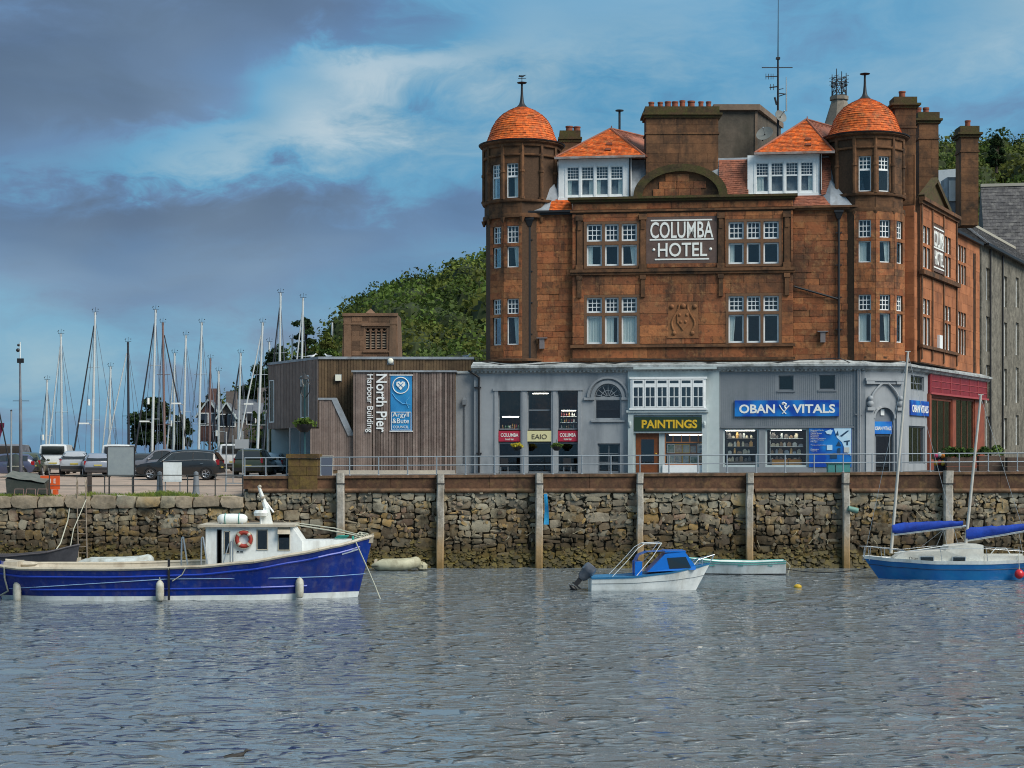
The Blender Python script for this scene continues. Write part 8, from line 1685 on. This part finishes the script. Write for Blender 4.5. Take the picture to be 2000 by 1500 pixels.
basket('dark hanging basket with green plants on the ornate street lamp', 594, 829, -2.1, .55, GREENS, 1)
basket('yellow flower basket beside the cream bar sign, on its left', 1010, 872, -2.2, .30, [(.35, .30, .03), (.05, .09, .02), (.07, .1, .02)], 2); basket('orange and green flower basket to the right of the cream bar sign', 1087, 872, -2.2, .30, [(.25, .12, .02), (.06, .10, .02), (.05, .08, .02)], 3)
# planters, pots and crates by the side shop
def planter(label, px0, px1, Y, py0, py1, seed, fol=True):
    a, b = X_(px0, Y), X_(px1, Y); z0, z1 = zd(a)-.06, Z_(py0, Y); o = thing('planter', label, 'planter', ((a+b)/2, Y, z0)); wd_ = mat('dark_planter_boards_%d' % seed, (.065, .042, .032), .8, (.10, .065, .045), var=.2, scale=2, rnd=.2); n = 3
    for k in range(n): MB().box(a, b, Y, Y+.5, z0+(z1-z0)*k/n+.008, z0+(z1-z0)*(k+1)/n-.008).build('plank', wd_, o, None, True)
    if fol: r = np.random.RandomState(seed); m_ = max(2, int((b-a)/.5)); c, q, k = crown([(a+(b-a)*(i+.5)/m_, Y+.25, z1+.16+.1*r.rand(), .36, .28+.14*r.rand()) for i in range(m_)], 260, .06, r, [(.07, .13, .03), (.05, .09, .02), (.10, .15, .04)]); np_mesh('foliage', c-np.array([(a+b)/2, Y, z0]), q, MT['leaf'], o, col=k)
planter('dark plank planter of green shrubs before the red shopfront', 1850, 1905, -2.6, 893, 0, 1); planter('dark plank planter of green shrubs nearest the grey stone building', 1912, 1962, -2.2, 890, 0, 2); planter('low brown planter without plants at the far right edge', 1968, 2010, -2.8, 893, 0, 3, False)
def stand(x, y, z):
    rg = random.Random(4); out = [('stand', MB().box(x-.3, x+.3, y-.2, y+.2, z, z+.9), MT['trim'])]
    for i, c in enumerate([(.55, .30, .03), (.50, .05, .03), (.62, .42, .05), (.10, .28, .45), (.45, .04, .12), (.45, .48, .46), (.60, .2, .03)]): out.append(('soft_toy', MB().ball((x-.28+.19*(i % 4), y-.22, z+.45+.42*(i//4)+.05*(i % 2)), .14, 10, (1, .8, 1.1)), mat('bright_ware_%d' % i, c, .7)))
    return out
post_thing('ware_stand', 'stand of bright yellow, red and blue wares by the red shopfront', 'stand', 1836, -1.5, zd(24)-.06, stand)
tealm = mat('teal_crate', (.05, .30, .27), .6, (.08, .24, .24), scale=4)
def crab(x, y, z):
    out = []
    for i, (dx, dz) in enumerate(((-.38, 0), (.02, 0), (.40, 0))): out.append(('crate_side', MB().box(x+dx-.18, x+dx+.18, y-.25, y+.25, z+.02, z+.46).box(x+dx-.2, x+dx+.2, y-.27, y+.27, z+.46, z+.5), tealm))
    out.append(('lid', MB().box(x-.6, x+.62, y-.29, y+.29, z+.5, z+.54), mat('dark_teal_lid', (.03, .12, .12), .6))); return out
post_thing('teal_crate', 'teal slatted crate box on the quay behind the railing below the poster', 'crate', 1637, -9.6, zd(18)-.06, crab)
# café table edge and chairs on the bar front
def chair_(x, y, z): return [('seat', MB().box(x-.22, x+.22, y-.22, y+.22, z+.43, z+.47), MT['trim']), ('backrest', MB().box(x-.22, x+.22, y+.2, y+.24, z+.5, z+.9), MT['trim'])]+[('leg', MB().tube((x+a*.2, y+b*.2, z), (x+a*.2, y+b*.2, z+.45), .02), galv) for a in (-1, 1) for b in (-1, 1)]
for i, (px, l) in enumerate(((985, 'below the crimson sign by the downpipe'), (1108, 'below the crimson sign nearer the fanlight'))): post_thing('chair', 'dark café chair on the pavement '+l, 'chair', px, -2.6, 4.70, chair_, 'café chairs')
# a-board beside the stair wall
def ab(x, y, z): return [('board', MB().add([(x-.42, y-.25, z), (x+.42, y-.25, z), (x+.42, y, z+1.05), (x-.42, y, z+1.05), (x-.42, y-.21, z), (x+.42, y-.21, z), (x+.42, y+.04, z+1.05), (x-.42, y+.04, z+1.05)], [(0,1,2,3),(4,7,6,5),(0,3,7,4),(1,5,6,2),(3,2,6,7)]), mat('slate_aboard', (.06, .075, .11), .6)), ('board_frame', MB().box(x-.46, x+.46, y-.02, y+.06, z+1.05, z+1.10).tube((x-.44, y-.2, z), (x-.44, y+.02, z+1.05), .025).tube((x+.44, y-.2, z), (x+.44, y+.02, z+1.05), .025), mat('pale_frame', (.42, .38, .32), .6))]
post_thing('pavement_board', 'dark slate pavement board with a pale frame right of the mossy pillar', 'sign', 634, -7.5, zd(-10)-.06, ab)
# ================================================================== aerials and dishes on the hotel roof
def aerial():
    Y = 4.2; x = X_(1519.5, Y); o = thing('aerial_mast', 'tall thin radio mast with aerials on the hotel roof', 'aerial', (x, Y, zc(302))); a = Z_(-40, Y)
    MB().tube((x, Y, zc(302)), (x, Y, Z_(115, Y)), .075, .055, n=8).tube((x, Y, Z_(115, Y)), (x+.02, Y, a), .035, .012, n=6).build('mast', MT['black'], o, None, True, smooth=50)
    for (p, q, y0, y1, r) in ((1488, 1548, 132, 132, .028), (1495, 1518, 150, 149, .03), (1503, 1519, 171, 169, .04), (1521, 1537, 182, 184, .03), (1521, 1536, 188, 183, .03), (1520, 1530, 175, 173, .025), (1513, 1517, 190, 205, .06)): MB().tube((X_(p, Y), Y, Z_(y0, Y)), (X_(q, Y), Y, Z_(y1, Y)), r, n=6).build('aerial_arm', MT['black'], o, None, True)
    e = MB()
    for p in (1496, 1501, 1506, 1510): e.tube((X_(p, Y), Y, Z_(155, Y)), (X_(p, Y), Y, Z_(144, Y)), .018, n=5)
    for p in (1505, 1511): e.tube((X_(p, Y), Y, Z_(176, Y)), (X_(p, Y), Y, Z_(164, Y)), .018, n=5)
    e.build('aerial_element', MT['black'], o, None, True); MB().tube((X_(1536, Y), Y, Z_(217, Y)), (X_(1535.5, Y), Y, Z_(150, Y)), .05, .02, n=8).build('whip_aerial', galv, o, None, True, smooth=50); MB().box(x-.12, x+.12, Y-.1, Y+.1, Z_(116, Y), Z_(112, Y)).build('clamp', MT['black'], o, None, True)
    for i, (px, py, R, rx, rz_, l) in enumerate(((1524, 228, .40, 1.2, .5, 'round satellite dish on the radio mast'), (1494, 262, .52, 1.0, -.5, 'tilted grey satellite dish beside the lift house'))):
        Yd = 4.0-.3*i; p = at(px, py, Yd); t_ = thing('satellite_dish', l, 'satellite dish', p); Mr = TR(p.x, p.y, p.z) @ Matrix.Rotation(rz_, 4, 'Z') @ Matrix.Rotation(rx, 4, 'X')
        MB().lathe([(0, -.06), (R*.5, -.03), (R, .06), (R, .08), (R*.5, -.01), (0, -.04)], (0, 0, 0), 20).build('dish', mat('dish_grey_%d' % i, (.16, .17, .16), .6), t_, Mr, True, smooth=50); MB().tube((0, 0, -.05), (0, .1, .45), .02).ball((0, .1, .45), .06, 8).build('feed_arm', galv, t_, Mr, True); MB().tube(p, (p.x-.1, p.y+.3, p.z-.35), .04).build('mount', MT['black'], t_, None, True)
aerial()
# ================================================================== gulls and a duck
def bird(name, label, loc, rz, s_, body, wing):
    o = thing(name, label, 'bird', loc, rz); b = MB(); rows = []
    for x, z, w, h in ((-.30, .16, .01, .01), (-.18, .15, .045, .03), (-.05, .15, .085, .075), (.08, .16, .085, .08), (.17, .20, .05, .055), (.20, .26, .045, .045), (.25, .29, .045, .04), (.30, .285, .02, .02), (.37, .27, .005, .006)): rows.append([(x*s_, w*s_*math.cos(2*PI*j/10), (z+h*math.sin(2*PI*j/10))*s_) for j in range(10)])
    b.grid(rows, close=True).build('body', body, o, smooth=60)
    for sg in (-1, 1): MB().add([(.08*s_, sg*.088*s_, .2*s_), (-.05*s_, sg*.095*s_, .15*s_), (-.34*s_, sg*.03*s_, .17*s_), (-.1*s_, sg*.05*s_, .225*s_)], [(0, 1, 2, 3)]).build('wing', wing, o, fix=False); MB().tube((0, sg*.03*s_, .1*s_), (0, sg*.03*s_, 0), .008*s_).build('leg', wing, o)
    return o
gw = mat('gull_white', (.72, .74, .74), .7); gg = mat('gull_grey', (.30, .33, .36), .7); dkm = mat('duck_brown', (.035, .03, .025), .7)
for px, l, rz in ((609, 'white gull standing on the left corner of the timber roof', .3), (641, 'white gull standing on the timber roof by a mast', 2.6), (911, 'white gull on the flat roof beside the hotel tower', .4)): bird('gull', l, (X_(px, 5), 5, zt+.10), rz, .95, gw, gg)
bird('duck', 'small dark duck swimming alone in the foreground water', (X_(462, -66.5), -66.5, -.13), .3, .8, dkm, dkm)
# ================================================================== yachts in the marina behind the car park
def yacht(label, b, t, Y, fore, mc='pale', furl=None, back=None, spreader=(.5,), seed=1):
    """mast foot and head in the picture, forestay foot, colour of the furled sail"""
    x0 = X_(b, Y); x1, z1 = X_(t[0], Y), Z_(t[1], Y); H_ = z1-1.2; o = thing('yacht', label, 'yacht', (x0, Y, 0), group='yachts in the marina'); sg = 1 if fore > b else -1
    L = max(7, H_*.75); Hh = Hull(L, lerp([(0, .9), (.5, .95), (1, 1.2)]), lerp([(0, .8), (.4, 1.5), (.75, 1.1), (1, .05)]), lerp([(0, .4), (.4, 1.2), (.75, .7), (1, .03)]), -.5, .8); Mh = TR(x0-sg*L*.45, Y, 0) @ Matrix.Rotation(0 if sg > 0 else PI, 4, 'Z')
    Hh.band(MB(), lambda q: -.3, Hh.sheer, nt=14, nz=3).build('hull', MT['boatwhite'] if seed % 3 else MT['bluehull'], o, Mh, True, smooth=50); Hh.deck(Hh.sheer, n=14).build('deck', MT['cream'], o, Mh, True, fix=False)
    MB().box(L*.25, L*.62, -.8, .8, .9, 1.5).build('cabin', MT['boatwhite'], o, Mh, True)
    mm = MT[{'pale': 'mast_pale', 'dark': 'mast_dark', 'brown': 'mast_brown'}[mc]]
    MB().tube((x0, Y, 1.0), (x1, Y, z1), .145, .095, n=8).build('mast', mm, o, None, True, smooth=50)
    h = MB().bar((x1-.25, Y, z1+.03), (x1+.3, Y, z1+.05), .03).tube((x1, Y, z1), (x1+.03, Y, z1+.45), .015, n=5).ball((x1+.26, Y, z1+.28), .05, 6).bar((x1-.3, Y, z1+.2), (x1-.18, Y, z1+.34), .04).box(x1-.09, x1+.09, Y-.06, Y+.06, z1-.25, z1); h.tube((x1-.2, Y, z1), (x1-.25, Y, z1+.3), .012, n=5).build('masthead_gear', MT['black'], o, None, True)
    for f in spreader: xx, zz_ = x0+(x1-x0)*f, 1+(z1-1)*f; MB().tube((xx-.65, Y+.3, zz_), (xx+.65, Y-.3, zz_), .025, n=5).build('spreader', mm, o, None, True)
    r = MB(); ff = Vector((X_(fore, Y), Y, 1.3)); tt = Vector((x0+(x1-x0)*.97, Y, 1+(z1-1)*.97)); fm_ = {'black': 'mast_dark', 'pale': 'mast_pale', None: 'wire'}[furl]
    r.tube(ff, tt.lerp(ff, .04), .10 if furl else .022, .05 if furl else .018, n=6); r.build('forestay', MT[fm_], o, None, True, smooth=60)
    bk_ = X_(back if back else b-sg*40, Y); MB().tube((bk_, Y, 1.2), tt, .026, .02, n=5).build('backstay', MT['wire'], o, None, True)
    s2 = MB()
    for q in (-.9, .9):
        m_ = tt.lerp(Vector((x0, Y, 1)), .45); s2.tube((x0+q*.5, Y+q, 1.1), (m_.x+q*.7, Y-q*.3, m_.z), .02, n=4).tube((m_.x+q*.7, Y-q*.3, m_.z), tt, .02, n=4)
    s2.build('shroud', MT['wire'], o, None, True)
    MB().tube((x0, Y, 2.0), (x0-sg*L*.38, Y, 2.1), .13, .10, n=8).build('boom', MT['cover'] if seed % 2 else MT['mast_pale'], o, None, True, smooth=50)
    if seed % 2: MB().tube((x0-.2, Y-.05, Z_(t[1], Y)*.55), (x0-.2, Y-.05, Z_(t[1], Y)*.55+.55), .12, n=8).build('radar_reflector', MT['boatwhite'], o, None, True, smooth=50)
MT['mast_pale'] = mat('pale_alloy_mast', (.64, .67, .67), .4, (.54, .58, .58), scale=1, metal=.2); MT['mast_dark'] = mat('dark_mast', (.03, .032, .04), .5); MT['mast_brown'] = mat('brown_mast', (.20, .13, .12), .5); MT['wire'] = mat('rigging_wire', (.16, .19, .24), .4, metal=.4)
YT = [(122, (119, 652), 58, 82, 'pale', 'pale', 175, 'yacht with pale mast and twin leaning stays left of the white van'), (178, (186, 610), 56, 128, 'pale', 'black', 246, 'tall yacht mast above the silver hatchback with a black furled stay'),
      (252, (250, 668), 62, 186, 'dark', 'pale', 300, 'yacht with dark topped mast above the blank signboard'), (294, (304, 605), 55, 248, 'pale', 'black', 330, 'tall pale yacht mast in front of the broad rounded tree'),
      (323, (318, 630), 57, 389, 'brown', 'black', 300, 'yacht with brown mast and a black stay leaning right'), (356, (363, 655), 64, 330, 'pale', None, 410, 'thin pale yacht mast above the black SUV roof'),
      (385, (394, 630), 60, 355, 'pale', None, 432, 'pale yacht mast beside the dark gabled house'), (427, (427, 725), 66, 405, 'pale', 'black', 450, 'short yacht mast with a black furled stay above the white van'),
      (498, (513, 630), 54, 440, 'pale', 'pale', 470, 'leaning white yacht mast left of the timber building'), (543, (548, 572), 58, 502, 'pale', 'black', 575, 'tallest yacht mast, rising behind the left end of the timber building'),
      (584, (592, 582), 57, 548, 'pale', 'pale', 612, 'tall white yacht mast in front of the tall pine'), (646, (649, 630), 60, 598, 'pale', 'pale', 668, 'white yacht mast left of the church tower'), (570, (571, 662), 63, 552, 'pale', None, 590, 'short thick white yacht mast showing just above the timber roof'),
      (88, (92, 742), 70, 70, 'pale', None, 118, 'short pale yacht mast left of the white panel van'), (212, (216, 716), 72, 190, 'pale', 'pale', 240, 'short pale yacht mast between the vans and the signboard'), (338, (341, 690), 66, 318, 'pale', 'pale', 372, 'pale yacht mast just right of the broad rounded tree'), (462, (470, 690), 62, 425, 'pale', 'black', 500, 'pale yacht mast above the rear of the off-roader'), (522, (526, 668), 68, 505, 'pale', None, 548, 'thin pale yacht mast hard by the timber building corner'), (408, (411, 700), 74, 392, 'brown', None, 436, 'thin brown yacht mast before the dark gabled house')]
for i, (b, t, Y, fore, mc, fu, bk, lab) in enumerate(YT): yacht(lab, b, t, Y, fore, mc, fu, bk, (.45, .72) if t[1] < 640 else (.55,), i)
